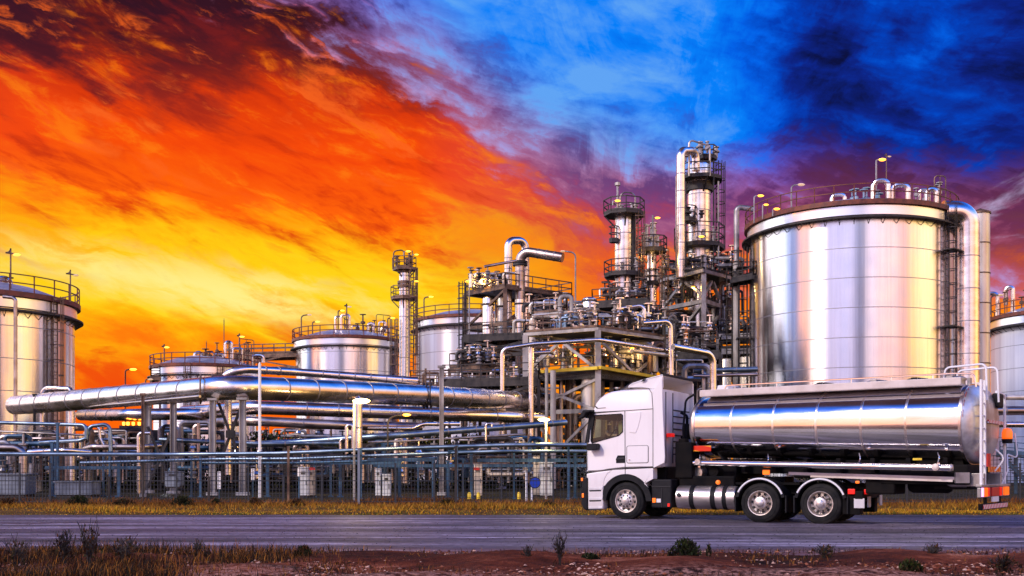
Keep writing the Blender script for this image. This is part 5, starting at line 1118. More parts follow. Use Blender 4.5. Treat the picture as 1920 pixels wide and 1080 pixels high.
# roof deflector with a dark hollow back, and the side deflectors
sp_ = [(345, 131), (352, 116), (376, 100), (440, 78), (576, 42), (583, 46), (584, 134), (530, 140)]
q_ = [TZ(*p) for p in sp_]
mb = MB(); prism(mb, [q_[0], q_[1], q_[2], q_[3], q_[4], q_[5], (q_[5][0], q_[5][1] - .04), (q_[3][0] + .02, q_[3][1] - .05), (q_[2][0] + .05, q_[2][1] - .05), (q_[1][0] + .06, q_[1][1] - .03), (q_[0][0] + .06, q_[0][1])], .05, CW - .05); rdf = tb(mb, 'roof_deflector', 'cab', cab, None, .015, 2)
for y0_, y1_ in ((.05, .085), (CW - .085, CW - .05)): mb = MB(); prism(mb, q_[0:1] + q_[2:5] + [q_[5], q_[6], q_[7]], y0_, y1_); tb(mb, 'deflector_side', 'cab', cab, None, .01)
mb = MB(); a_ = TZ(586, 44); mb.beam((a_[0] + .05, .0, a_[1]), (a_[0] + .05, CW, a_[1]), .1, .04); tb(mb, 'deflector_lip', 'plastic', cab)
for y0_, y1_ in ((-.02, .03), (CW - .03, CW + .02)):
    mb = MB(); prism(mb, [TZ(*p) for p in ((523, 150), (583, 60), (586, 260), (602, 600), (598, 640), (532, 672), (523, 672))], y0_, y1_); tb(mb, 'side_deflector', 'cab', cab, None, .012)
# back wall with ribs
a_, b_ = TZ(536, 140), TZ(536, 668); rw = MB(); rw.box((a_[0] + .06, CW / 2, (a_[1] + b_[1]) / 2), (.10, CW - .16, a_[1] - b_[1])); tb(rw, 'rear_wall', 'cabshade', cab, None, .02)
mb = MB(); rx = a_[0] + .115
for k_ in range(8): mb.beam((rx, 1.0, 1.75 + k_ * .17), (rx, CW - .14, 1.75 + k_ * .17), .02, .03)
for y_ in (.45, .98): mb.beam((rx, y_, 1.5), (rx, y_, 3.4), .03, .02)
tb(mb, 'wall_rib', 'gap', cab)
mb = MB(); mb.box((rx + .1, .55, 2.25), (.16, .22, .10)); tb(mb, 'rear_marker_lamp', 'redlens', cab, None, .02)
mb = MB(); mb.sweep(fillet([(rx + .04, 1.55, 2.2), (rx + .22, 1.5, 2.35), (rx + .22, 1.5, 2.8), (rx + .04, 1.5, 2.9)], .08, 4), .04, 6); mb.lathe([(0, 0), (.12, .02), (.14, .3), (.1, .42), (0, .45)], (rx + .22, 1.5, 2.15), 10); tb(mb, 'air_hose', 'plastic', cab)
# skirt, steps, bumper, wheel arch
sk = panel('front_skirt', ((76, 712), (150, 700), (246, 688), (216, 712), (194, 748), (184, 800), (184, 952), (80, 955)), .0, .32, 'cab', truck, .03)
mb = MB(); prism(mb, [TZ(*p) for p in ((60, 712), (76, 712), (80, 955), (62, 950))], .1, CW - .1); tb(mb, 'front_panel', 'cab', truck, None, .03)
for k_, v_ in enumerate((808, 876, 934)):
    panel('step', ((84, v_), (180, v_ - 4), (176, v_ + 14), (90, v_ + 16)), -.012, .06, 'cabshade', sk, .006); panel('step_well', ((88, v_ + 15), (172, v_ + 12), (168, v_ + 24), (92, v_ + 26)), -.004, .02, 'gap', sk)
bmp = panel('bumper', ((38, 752), (46, 740), (82, 740), (82, 958), (68, 962), (50, 946), (38, 920)), -.03, CW + .03, 'plastic', truck, .05)
panel('side_marker', ((44, 846), (56, 846), (56, 874), (44, 874)), -.045, -.02, 'orange', bmp, .004); panel('fog_lamp', ((38, 742), (50, 742), (50, 762), (38, 762)), -.045, .05, 'orange', bmp, .004)
wc = TZ(335, 902)
def arch(c_, r0, r1, y0, y1, d0, d1, n=22):
    mb = MB(); pts = []
    for i in range(n + 1):
        a = math.radians(d0 + (d1 - d0) * i / n); pts.append((math.cos(a), math.sin(a)))
    poly_o = [(c_[0] + p[0] * r1, c_[1] + p[1] * r1) for p in pts]; poly_i = [(c_[0] + p[0] * r0, c_[1] + p[1] * r0) for p in pts]
    vs = [(p[0], y0, p[1]) for p in poly_o] + [(p[0], y0, p[1]) for p in poly_i] + [(p[0], y1, p[1]) for p in poly_o] + [(p[0], y1, p[1]) for p in poly_i]; m = n + 1; fs = []
    for i in range(n): fs += [(i, m + i, m + i + 1, i + 1), (2 * m + i, 2 * m + i + 1, 3 * m + i + 1, 3 * m + i), (i, i + 1, 2 * m + i + 1, 2 * m + i), (m + i, 3 * m + i, 3 * m + i + 1, m + i + 1)]
    fs += [(0, 2 * m, 3 * m, m), (n, m + n, 3 * m + n, 2 * m + n)]
    return mb.put(vs, fs, 0, False)
for y0_, y1_ in ((.005, .42), (CW - .42, CW - .005)): tb(arch(wc, .575, .73, y0_, y1_, 2, 178), 'wheel_arch', 'plastic')
pts = [(246, 688), (520, 676), (520, 748), (462, 780)]
q_ = [TZ(*p) for p in pts]; ap = [(wc[0] + math.cos(math.radians(a)) * .735, wc[1] + math.sin(math.radians(a)) * .735) for a in range(36, 150, 6)]
mb = MB(); prism(mb, [TZ(184, 800), TZ(194, 748), TZ(216, 712), q_[0], q_[1], q_[2], q_[3]] + [p for p in ap], .002, .30); tb(mb, 'fender', 'cab', truck, None, .012)
for y0_, y1_ in ((-.005, .25),):
    panel('fender_gap', ((330, 676), (334, 676), (334, 716), (330, 716)), -.004, .02, 'gap', truck)
mb = MB(); mb.box((-.05, CW - .15, 1.0), (1.7, .28, .35)); tb(mb, 'fender', 'cab', truck, None, .03)
# wheels
def wheel(cx, cz, y, rear=False, far=False, R_=.50):
    s_ = -1 if not far else 1
    t = MB(); prof_ = [(R_ * .60, -.02), (R_ * .66, -.03), (R_ * .86, -.02), (R_ * .97, .015), (R_, .06), (R_, .24), (R_ * .97, .285), (R_ * .86, .31), (R_ * .62, .30)]
    t.lathe(prof_, n=48)
    st = []
    for k in range(4): t.lathe([(R_ + .002, .075 + k * .042), (R_ + .006, .078 + k * .042), (R_ + .006, .098 + k * .042), (R_ + .002, .101 + k * .042)], n=48)
    t.lathe([(R_ * .80, -.026), (R_ * .81, -.033), (R_ * .83, -.033), (R_ * .84, -.025)], n=48)
    base = Matrix.Translation((cx, y, cz)) @ Matrix.Rotation(-PI / 2 if not far else PI / 2, 4, 'X')
    w_e = t.xform(base); o = tb(t, 'wheel', 'rubber')
    r = MB()
    if not rear: r.lathe([(.325, .0), (.318, -.025), (.295, -.02), (.275, .03), (.23, .05), (.205, .03), (.19, -.02), (.15, -.045), (.10, -.06), (.02, -.066), (0.001, -.066)], n=40)
    else: r.lathe([(.325, .0), (.318, -.025), (.292, -.02), (.272, .05), (.25, .10), (.19, .13), (.17, .13), (.165, .0), (.15, -.03), (.11, -.045), (.001, -.05)], n=40)
    r.xform(base); rim = tb(r, 'rim', 'alu', o)
    h = MB()
    for k in range(10):
        a = 2 * PI * k / 10 + .1; d = .232 if not rear else .228
        st_ = len(h.v); h.lathe([(.036 if not rear else .034, 0), (.036, -.006), (.001, -.006)], n=10); h.xform(base @ Matrix.Translation((math.cos(a) * d, math.sin(a) * d, .036 if not rear else .105)), st_)
    tb(h, 'hand_hole', 'gap', o)
    b_ = MB()
    for k in range(10):
        a = 2 * PI * k / 10; st_ = len(b_.v); d = .145 if not rear else .18
        b_.lathe([(.022, .0), (.022, -.035), (.012, -.05), (.001, -.05)], n=6, smooth=False); b_.xform(base @ Matrix.Translation((math.cos(a) * d, math.sin(a) * d, -.03 if not rear else .06)), st_)
    tb(b_, 'wheel_nut', 'gap' if rear else 'plastic', o)
    hb = MB(); hb.lathe([(.10, -.045), (.095, -.085), (.07, -.098), (.001, -.10)], n=24); hb.xform(base); tb(hb, 'hub_cap', 'fuel' if rear else 'alu', o)
    return o
wr1, wr2 = TP(1424.5, 941)[0], TP(1537.5, 941)[0]
for cx_, rear in ((wc[0], False), (wr1, True), (wr2, True)):
    wheel(cx_, .50, .04, rear); wheel(cx_, .50, CW - .04, rear, True)
    if rear:
        for y_ in (.36, CW - .68):
            t = MB(); t.lathe([(.30, 0), (.44, -.01), (.49, .03), (.50, .07), (.50, .24), (.48, .28), (.3, .3)], n=40); t.xform(Matrix.Translation((cx_, y_, .50)) @ Matrix.Rotation(-PI / 2, 4, 'X')); tb(t, 'inner_tyre', 'rubber')
    ax = MB(); ax.tube((cx_, .3, .5), (cx_, CW - .3, .5), .09, 10); ax.lathe([(0, -.2), (.2, -.12), (.24, 0), (.2, .12), (0, .2)], (cx_, CW / 2, .5), 14); tb(ax, 'axle', 'chassis')
# rear mudguards with a bright trim
for cx_ in (wr1, wr2):
    for y0_, y1_ in ((-.02, .70), (CW - .70, CW + .02)):
        g_ = tb(arch((cx_, .5), .565, .64, y0_, y1_, 14, 166), 'mudguard', 'plastic')
    tr_ = MB(); tr_.sweep([(cx_ + math.cos(math.radians(a)) * .605, -.03, .5 + math.sin(math.radians(a)) * .605) for a in range(22, 160, 6)], .024, 6); tb(tr_, 'mudguard_trim', 'white', g_)
    for sg in (-1, 1):
        mf = MB(); mf.box((cx_ + sg * .64, .34, .48), (.03, .62, .42)); tb(mf, 'mud_flap', 'plastic')
# chassis, boxes
fr_ = MB()
for y_ in (.78, CW - .78): fr_.box(((wr2 + .9 - .9) / 2, y_, .86), (wr2 + 1.8, .09, .28))
for x_ in (.3, 1.2, 2.2, 3.4, 4.4, wr2 + .7): fr_.box((x_, CW / 2, .84), (.12, 1.0, .2))
tb(fr_, 'chassis_frame', 'chassis')
mb = MB(); mb.box((.25, CW / 2, 1.2), (1.4, 1.3, .45)); tb(mb, 'engine_block', 'chassis', truck, None, .05)
a_, b_ = TZ(505, 752), TZ(640, 945); mb = MB(); mb.box(((a_[0] + b_[0]) / 2, .34, (a_[1] + b_[1]) / 2), (b_[0] - a_[0], .6, a_[1] - b_[1])); bx_ = tb(mb, 'battery_box', 'plastic', truck, None, .03)
panel('side_marker', ((514, 878), (535, 878), (535, 908), (514, 908)), .015, .05, 'orange', bx_); panel('box_label', ((541, 882), (570, 882), (570, 908), (541, 908)), .02, .05, 'cabshade', bx_); panel('small_reflector', ((616, 914), (630, 914), (630, 936), (616, 936)), .015, .05, 'redlens', bx_)
gap_line(((512, 800), (636, 800)), par=bx_, y=.03, w_=.02); gap_line(((575, 810), (575, 940)), par=bx_, y=.03, w_=.02)
a_, b_ = TZ(660, 795), TZ(1068, 960); rz_ = (a_[1] - b_[1]) / 2; ft = MB(); cz_ = (a_[1] + b_[1]) / 2
def cyl_x(mb, x0, x1, y, z, r, n=32, dome=.03):
    st = len(mb.v); L_ = x1 - x0
    mb.lathe([(.001, 0), (r * .8, 0.005), (r * .96, dome * .5), (r, dome), (r, L_ - dome), (r * .96, L_ - dome * .5), (r * .8, L_ - .005), (.001, L_)], n=n)
    mb.xform(Matrix.Translation((x0, y, z)) @ Matrix.Rotation(PI / 2, 4, 'Y'), st); return mb
cyl_x(ft, a_[0], b_[0], .36, cz_, rz_); ftk = tb(ft, 'fuel_tank', 'fuel')
for u0, u1 in ((754, 786), (896, 930), (976, 1006)):
    s_ = MB(); x0, x1 = TZ(u0, 870)[0], TZ(u1, 870)[0]; cyl_x(s_, x0, x1, .36, cz_, rz_ + .012, 32, .004); tb(s_, 'strap', 'plastic', ftk)
c_ = TZ(690, 857); mb = MB(); mb.lathe([(.055, 0), (.055, -.04), (.04, -.05), (.001, -.05)], n=16); mb.xform(Matrix.Translation((c_[0], .36 - rz_ + .01, c_[1])) @ Matrix.Rotation(-PI / 2, 4, 'X')); tb(mb, 'filler_cap', 'gap', ftk)
a_, b_ = TZ(636, 500), TZ(752, 745); mb = MB(); mb.box(((a_[0] + b_[0]) / 2, .75, (a_[1] + b_[1]) / 2), (b_[0] - a_[0], .8, a_[1] - b_[1])); mb.box((a_[0] + .15, .6, a_[1] + .03), (.2, .3, .14)); tb(mb, 'air_line_rack', 'chassis', truck, None, .03)
mb = MB()
for k_ in range(5): mb.sweep(fillet([(a_[0] + .2 + k_ * .03, .9 + k_ * .12, 1.5), (a_[0] + .3, .9 + k_ * .12, 2.0 + .06 * k_), (a_[0] + .9, .9 + k_ * .1, 1.9), (a_[0] + 1.2, .9 + k_ * .1, 1.5)], .2, 4), .025, 6)
tb(mb, 'air_hose', 'plastic')
mb = MB(); mb.box((3.6, CW / 2, 1.08), (.9, .9, .14)); mb.box((3.2, CW / 2, .98), (2.6, 1.5, .06)); tb(mb, 'coupling_plate', 'chassis')
mb = MB(); mb.box((2.1, 1.0, 1.02), (1.5, 1.2, .3)); tb(mb, 'valve_chest', 'chassis', truck, None, .04)
for (u, v, m_) in ((230, 772, 'orange'),):
    c_ = T2(u, v); mb = MB(); mb.lathe([(.001, .05), (.05, .04), (.06, 0), (.06, -.02)], n=12); mb.xform(Matrix.Translation((c_[0], .1, c_[1])) @ Matrix.Rotation(PI / 2, 4, 'X')); tb(mb, 'marker_lamp', m_)
# tail of the tractor
for (u0, v0, u1, v1, y_, m_, nm) in ((1112, 816, 1160, 852, .05, 'redlens', 'tail_lamp'), (1164, 762, 1190, 780, .05, 'orange', 'marker_lamp'), (1152, 880, 1224, 948, .08, 'cabshade', 'rear_plate')):
    a_, b_ = T2(u0, v0), T2(u1, v1); mb = MB(); mb.box(((a_[0] + b_[0]) / 2, y_, (a_[1] + b_[1]) / 2), (b_[0] - a_[0], .05, a_[1] - b_[1])); tb(mb, nm, m_, truck, None, .012)
xr = wr2 + 1.02
mb = MB(); mb.box((xr - .12, CW / 2, .72), (.2, CW - .1, .2)); mb.box((xr - .3, .3, .5), (.42, .4, .5)); mb.box((xr - .3, CW - .3, .5), (.42, .4, .5)); tb(mb, 'tail_beam', 'chassis', truck, None, .02)
for y_, m_ in ((.3, 'redlens'), (CW - .35, 'redlens'), (.55, 'orange')): mb = MB(); mb.box((xr + .0, y_, .80), (.05, .2, .12)); tb(mb, 'tail_lamp', m_, truck, None, .01)
for y_ in (.6, CW - .3): mb = MB(); mb.box((xr + .02, y_, .55), (.03, .34, .26)); tb(mb, 'rear_plate', 'cabshade', truck, None, .01)

# ---- tank trailer, angled on the coupling
x0_, x1_ = RP(1297, 800)[0], RP(1800, 800)[0]; TW = 2.45
def sect(tx):
    f = (tx - x0_) / (x1_ - x0_); zt = 3.30; zb = 1.66 + (1.46 - 1.66) * f
    return (zt + zb) / 2, (zt - zb) / 2
NS = 56
def ring(mb, tx, k=1.0, grow=0.0):
    cz, hz = sect(min(max(tx, x0_), x1_)); out = []
    for j in range(NS):
        a = 2 * PI * j / NS; c, s = math.cos(a), math.sin(a); e = 2 / 2.35
        mb.v.append((tx, TW / 2 + .03 - (abs(c) ** e) * math.copysign(1, c) * (TW / 2 + grow) * k, cz + (abs(s) ** e) * math.copysign(1, s) * (hz + grow) * k))
def skin(mb, stations, mi=0):
    o = len(mb.v)
    for tx, k, g in stations: ring(mb, tx, k, g)
    for i in range(len(stations) - 1):
        for j in range(NS):
            j2 = (j + 1) % NS; mb.f.append((o + i * NS + j, o + i * NS + j2, o + (i + 1) * NS + j2, o + (i + 1) * NS + j)); mb.mi.append(mi); mb.sm.append(True)
    return mb
mb = MB(); skin(mb, [(x0_ + (x1_ - x0_) * i / 20, 1, 0) for i in range(21)]); tank_o = tb(mb, 'tank', 'tank', None, PM)
mb = MB(); skin(mb, [(x1_, 1, .0)] + [(x1_ + .38 * math.sin(PI / 2 * i / 8), max(.001, math.cos(PI / 2 * i / 8) ** .62), 0) for i in range(1, 9)]); tb(mb, 'rear_dome', 'tankend', tank_o, PM)
mb = MB(); skin(mb, [(x0_ - .32 * math.sin(PI / 2 * i / 8), max(.001, math.cos(PI / 2 * i / 8) ** .75), 0) for i in range(8, 0, -1)] + [(x0_, 1, 0)]); tb(mb, 'front_dome', 'tankend', tank_o, PM)
for px_ in (1368, 1447, 1528, 1612, 1696):
    tx = RP(px_, 800)[0]; mb = MB(); skin(mb, [(tx - .028, 1, .0), (tx - .022, 1, .006), (tx + .022, 1, .006), (tx + .028, 1, 0)]); tb(mb, 'band', 'clad', tank_o, PM)
for tx in (x0_ + .02, x1_ - .02):
    mb = MB(); skin(mb, [(tx - .03, 1, .0), (tx - .03, 1, .03), (tx + .03, 1, .03), (tx + .03, 1, 0)]); tb(mb, 'end_rim', 'clad', tank_o, PM)
# hazard stripe marks on the rear rim (near side) 
for j in range(2, 13):
    a = math.radians(-10 + j * 5.2); cz, hz = sect(x1_); e = 2 / 2.35
    p = lambda aa, g: (x1_ + .05, TW / 2 + .03 - (math.cos(aa) ** e) * (TW / 2 + g), cz + (abs(math.sin(aa)) ** e) * math.copysign(1, math.sin(aa)) * (hz + g))
    if j % 3 == 2: continue
    mb = MB(); a2 = a + math.radians(4.6); mb.put([p(a, -.02), p(a, .035), p(a2, .035), p(a2, -.02)], [(0, 1, 2, 3)]); tb(mb, 'reflective_mark', 'red', tank_o, PM)
# walkway trough along the top
for y_ in (.34, TW - .28):
    a_, b_ = RP(1302, 735), RP(1795, 715); mb = MB(); mb.box(((a_[0] + b_[0]) / 2, y_ - .04, 3.345), (b_[0] - a_[0], .05, .17)); mb.box(((a_[0] + b_[0]) / 2, y_, 3.272), (b_[0] - a_[0], .12, .04)); tb(mb, 'walkway_edge', 'beige', None, PM, .012)
mb = MB(); mb.box(((x0_ + x1_) / 2, TW / 2, 3.285), (x1_ - x0_ - .3, 1.5, .05)); tb(mb, 'walkway', 'beige', None, PM)
mb = MB(); a_, b_ = RP(1345, 720)[0], RP(1780, 706)[0]
mb.sweep(fillet([(a_, .42, 3.3), (a_, .42, 3.53), (b_, .42, 3.53), (b_ + .42, .42, 3.50), (b_ + .46, .42, 3.2)], .12, 4), .020, 6)
for k_ in range(6): x_ = a_ + (b_ - a_) * (k_ + .5) / 6; mb.tube((x_, .42, 3.3), (x_, .42, 3.53), .016, 5)
tb(mb, 'handrail', 'chrome', None, PM)
mb = MB(); b_ = x1_
mb.sweep(fillet([(b_ - .5, .5, 3.4), (b_ - .45, .5, 3.68), (b_ + .42, .5, 3.72), (b_ + .45, .5, 2.9)], .12, 4), .024, 6); mb.sweep(fillet([(b_ - .5, 1.5, 3.4), (b_ - .45, 1.5, 3.68), (b_ + .42, 1.5, 3.72), (b_ + .45, 1.5, 2.9)], .12, 4), .024, 6); tb(mb, 'handrail', 'white', None, PM)
for k_, px_ in enumerate((1345, 1510, 1612, 1690, 1758)):
    tx = RP(px_, 720)[0]; mb = MB(); mb.lathe([(.27, 0), (.27, .12), (.30, .12), (.30, .17), (.22, .21), (.001, .24)], (tx, TW / 2, 3.31), 24); mb.box((tx, TW / 2 - .28, 3.5), (.14, .08, .06)); hl = tb(mb, 'hatch', 'plastic' if k_ in (1, 3) else 'galv', None, PM)
    mb = MB(); mb.tube((tx + .42, TW / 2 - .2, 3.3), (tx + .42, TW / 2 - .2, 3.46), .05, 8); tb(mb, 'vent_valve', 'galv', hl, PM); mb = MB(); mb.tube((tx - .4, TW / 2 - .1, 3.3), (tx - .4, TW / 2 - .1, 3.44), .06, 8); tb(mb, 'vent_valve', 'galv', hl, PM)
a_ = RP(1345, 720); mb = MB(); prism(mb, [(a_[0] - .38, 3.3), (a_[0] - .30, 3.56), (a_[0] + .0, 3.56), (a_[0] + .02, 3.3)], .6, 1.3); tb(mb, 'wind_shield', 'white', None, PM, .02)
# front edge frame hose
mb = MB(); mb.sweep(fillet([(x0_ - .1, .35, 3.34), (x0_ - .34, .3, 3.2), (x0_ - .42, .3, 2.4), (x0_ - .38, .3, 1.6)], .2, 5), .03, 6); tb(mb, 'front_hose', 'plastic', None, PM)
# side tube, its end caps and holders
a_, b_ = RP(1298, 868), RP(1783, 877); za, zb2 = a_[1], b_[1]
mb = MB(); mb.sweep([(a_[0], -.02, za), (b_[0], -.02, zb2)], .075, 16); stb = tb(mb, 'hose_tube', 'chrome', None, PM)
for px_, py_ in ((1312, 866), (1757, 876)):
    c_ = RP(px_, py_); mb = MB(); mb.lathe([(.001, -.04), (.08, -.035), (.085, 0), (.085, .05)], n=20); mb.xform(Matrix.Translation((c_[0], -.1, c_[1])) @ Matrix.Rotation(-PI / 2, 4, 'X')); tb(mb, 'tube_cap', 'alu', stb, PM)
mb = MB(); mb.lathe([(.08, 0), (.085, .02), (.07, .05), (.001, .06)], n=16); mb.xform(Matrix.Translation((b_[0], -.02, zb2)) @ Matrix.Rotation(PI / 2, 4, 'Y')); tb(mb, 'tube_plug', 'alu', stb, PM)
for px_ in (1312, 1440, 1612, 1760):
    c_ = RP(px_, 872); mb = MB(); mb.box((c_[0], .12, 1.44), (.06, .3, .1)); mb.sweep(fillet([(c_[0], -.04, 1.5), (c_[0] + .03, -.05, 1.6), (c_[0] - .05, .1, 1.72)], .05, 3), .014, 5); tb(mb, 'tube_bracket', 'chrome', None, PM)
# saddle, subframe and undergear of the trailer
mb = MB()
for y_ in (.66, TW - .60): mb.box(((x0_ + x1_) / 2 + .1, y_, 1.40), (x1_ - x0_ - .4, .12, .34))
for k_ in range(8): mb.box((x0_ + .5 + k_ * (x1_ - x0_ - .9) / 7, TW / 2, 1.44), (.10, 1.9, .34))
tb(mb, 'trailer_frame', 'chassis', None, PM)
mb = MB(); mb.box(((x0_ + x1_) / 2 + 1.0, TW / 2, 1.20), (3.6, 1.3, .16)); mb.box((x0_ + .6, TW / 2, 1.3), (1.0, 1.7, .4)); tb(mb, 'underframe', 'chassis', None, PM, .03)
a_, b_ = RP(1470, 891), RP(1790, 900); mb = MB(); mb.beam((a_[0], .3, 1.24), (b_[0], .3, 1.13), .06, .07); mb.beam((a_[0] + .6, .22, 1.17), (b_[0] - .1, .22, 1.08), .05, .05); tb(mb, 'side_rail', 'beige', None, PM)
for (px_, py_, r_, m_) in ((1303, 886, .17, 'fuel'), (1334, 884, .15, 'chassis')):
    c_ = RP(px_, py_); mb = MB(); mb.lathe([(.001, -.02), (r_ * .5, -.025), (r_ * .52, -.015), (r_ * .9, -.015), (r_, .02), (r_, 1.2), (.001, 1.22)], n=24); mb.xform(Matrix.Translation((c_[0], .12, c_[1])) @ Matrix.Rotation(-PI / 2, 4, 'X')); tb(mb, 'air_tank', m_, None, PM, 0)
for (px0, py0, px1, py1, y_, m_, nm) in ((1300, 836, 1334, 846, -.02, 'ostripe', 'hazard_board'), (1292, 831, 1299, 850, .0, 'white', 'white_marker'), (1711, 859, 1728, 863, .02, 'yellow', 'yellow_plate'), (1427, 881, 1440, 890, .1, 'orange', 'marker_lamp')):
    a_, b_ = RP(px0, py0), RP(px1, py1); mb = MB(); mb.box(((a_[0] + b_[0]) / 2, y_, (a_[1] + b_[1]) / 2), (b_[0] - a_[0], .03, a_[1] - b_[1])); tb(mb, nm, m_, None, PM, .005)
a_ = RP(1722, 905); mb = MB()
mb.lathe([(.001, -.5), (.16, -.48), (.2, -.4), (.2, .4), (.16, .48), (.001, .5)], n=18); mb.xform(Matrix.Translation((a_[0], .9, .98)) @ Matrix.Rotation(PI / 2, 4, 'Y')); mb.box((a_[0] + .6, .9, 1.0), (.8, .8, .24)); mb.box((a_[0] - .3, 1.2, 1.05), (.5, .5, .3)); tb(mb, 'outlet_box', 'chassis', None, PM)
a_ = RP(1792, 905); mb = MB(); mb.sweep(fillet([(a_[0] - .5, .4, 1.2), (a_[0] - .2, .4, 1.0), (a_[0] + .1, .5, 1.0)], .15, 4), .07, 8); mb.box((a_[0] + .02, .35, 1.15), (.3, .28, .24), .5); tb(mb, 'outlet_valve', 'galv', None, PM)
mb = MB(); mb.box((x1_ - .9, TW / 2, 1.22), (2.0, 1.9, .46)); mb.box((x1_ - 1.9, .7, 1.0), (.7, .8, .5)); tb(mb, 'undercarriage_box', 'chassis', None, PM, .04)
# tail frame: posts, ladder, bumper, lamps
xe = x1_ + .40
for y_ in (.26, .56): mb = MB(); mb.tube((x1_ + .38, y_, .95), (x1_ + .38, y_, 3.35), .032, 8); tb(mb, 'ladder_post', 'white', None, PM)
for k_ in range(8): mb = MB(); mb.tube((x1_ + .38, .26, 1.15 + k_ * .28), (x1_ + .38, .56, 1.15 + k_ * .28), .018, 6); tb(mb, 'rung', 'white', None, PM)
mb = MB(); mb.sweep(fillet([(x1_ + .38, 2.34, .95), (x1_ + .38, 2.34, 3.1), (x1_ + .38, 1.6, 3.15)], .12, 4), .034, 8); tb(mb, 'tail_post', 'white', None, PM)
mb = MB(); mb.box((xe, TW / 2 + .03, .97), (.14, TW + .06, .06)); mb.box((xe, TW / 2 + .03, .82), (.08, TW + .06, .22)); mb.box((x1_ + .2, .5, 1.1), (.4, .12, .3)); mb.box((x1_ + .2, TW - .5, 1.1), (.4, .12, .3)); bp_ = tb(mb, 'rear_bumper', 'galv', None, PM, .012)
for y0_, y1_, m_, nm in ((.03, .1, 'purple', 'glare_lamp'), (.12, .44, 'orange', 'tail_lamp'), (.44, .60, 'redlens', 'tail_lamp'), (.80, 1.45, 'red', 'hazard_plate'), (1.50, 1.70, 'redlens', 'round_reflector'), (1.95, 2.36, 'orange', 'tail_lamp')):
    mb = MB(); mb.box((xe + .055, (y0_ + y1_) / 2, .83), (.06, y1_ - y0_ - .02, .20)); tb(mb, nm, m_, bp_, PM, .01)
mb = MB(); mb.box((xe + .06, 1.15, .66), (.03, .55, .12)); tb(mb, 'number_plate', 'white', bp_, PM)
mb = MB(); mb.box((xe + .0, TW / 2 + .03, .50), (.08, TW - .1, .14)); ub = tb(mb, 'under_run_bar', 'chassis', None, PM, .01)
mb = MB(); mb.box((xe + .045, TW / 2 + .03, .50), (.012, TW - .3, .10)); tb(mb, 'striped_tape', 'stripe', ub, PM)
for y_ in (.6, TW - .6): mb = MB(); mb.box((xe - .02, y_, .65), (.06, .1, .3)); tb(mb, 'bar_bracket', 'chassis', None, PM)
mb = MB(); mb.box((x1_ + .42, 1.35, 2.43), (.03, 1.3, .07)); tb(mb, 'striped_tape', 'stripe', None, PM)
mb = MB(); mb.box((x1_ + .42, 1.25, 1.34), (.03, 1.0, .12)); tb(mb, 'striped_tape', 'ostripe', None, PM)
mb = MB(); mb.lathe([(.10, 0), (.12, .02), (.12, .16), (.09, .24), (.001, .27)], (x1_ + .46, 2.25, 2.06), 18); bc = tb(mb, 'beacon', 'orange', None, PM)
mb = MB(); mb.lathe([(.11, -.10), (.12, -.02), (.12, .0), (.001, .0)], (x1_ + .46, 2.25, 2.06), 18); tb(mb, 'beacon_base', 'plastic', bc, PM)
mb = MB(); mb.box((x1_ + .36, 1.8, 2.95), (.16, .45, .34)); tb(mb, 'tail_box', 'plastic', None, PM, .04)
mb = MB()
for k_ in range(6): mb.put([(x1_ + .36 - .02 * k_, .95 + k_ * .17, 2.68 + .1 * (k_ % 2)), (x1_ + .36 - .02 * k_, 1.13 + k_ * .17, 2.68 + .1 * ((k_ + 1) % 2)), (x1_ + .355 - .02 * k_, 1.13 + k_ * .17, 2.86 - .05 * (k_ % 2)), (x1_ + .355 - .02 * k_, .95 + k_ * .17, 2.86 - .04 * ((k_ + 1) % 2))], [(0, 1, 2, 3)])
tb(mb, 'torn_sticker', 'rust', tank_o, PM)
mb = MB(); mb.tube((x1_ + .4, .8, 1.4), (x1_ + .4, .8, 1.7), .05, 10); tb(mb, 'extinguisher', 'red', None, PM)
mb = MB(); mb.sweep(fillet([(x1_ + .5, .95, 1.3), (x1_ + .7, 1.05, 1.6), (x1_ + .5, 1.0, 1.8)], .15, 4), .02, 5); mb.sweep(fillet([(x1_ + .52, 1.5, 1.0), (x1_ + .62, 1.6, 1.3), (x1_ + .52, 2.0, 1.7), (x1_ + .66, 2.4, 1.6), (x1_ + .6, 2.4, 2.2)], .1, 4), .018, 5); tb(mb, 'tail_hose', 'white', None, PM)
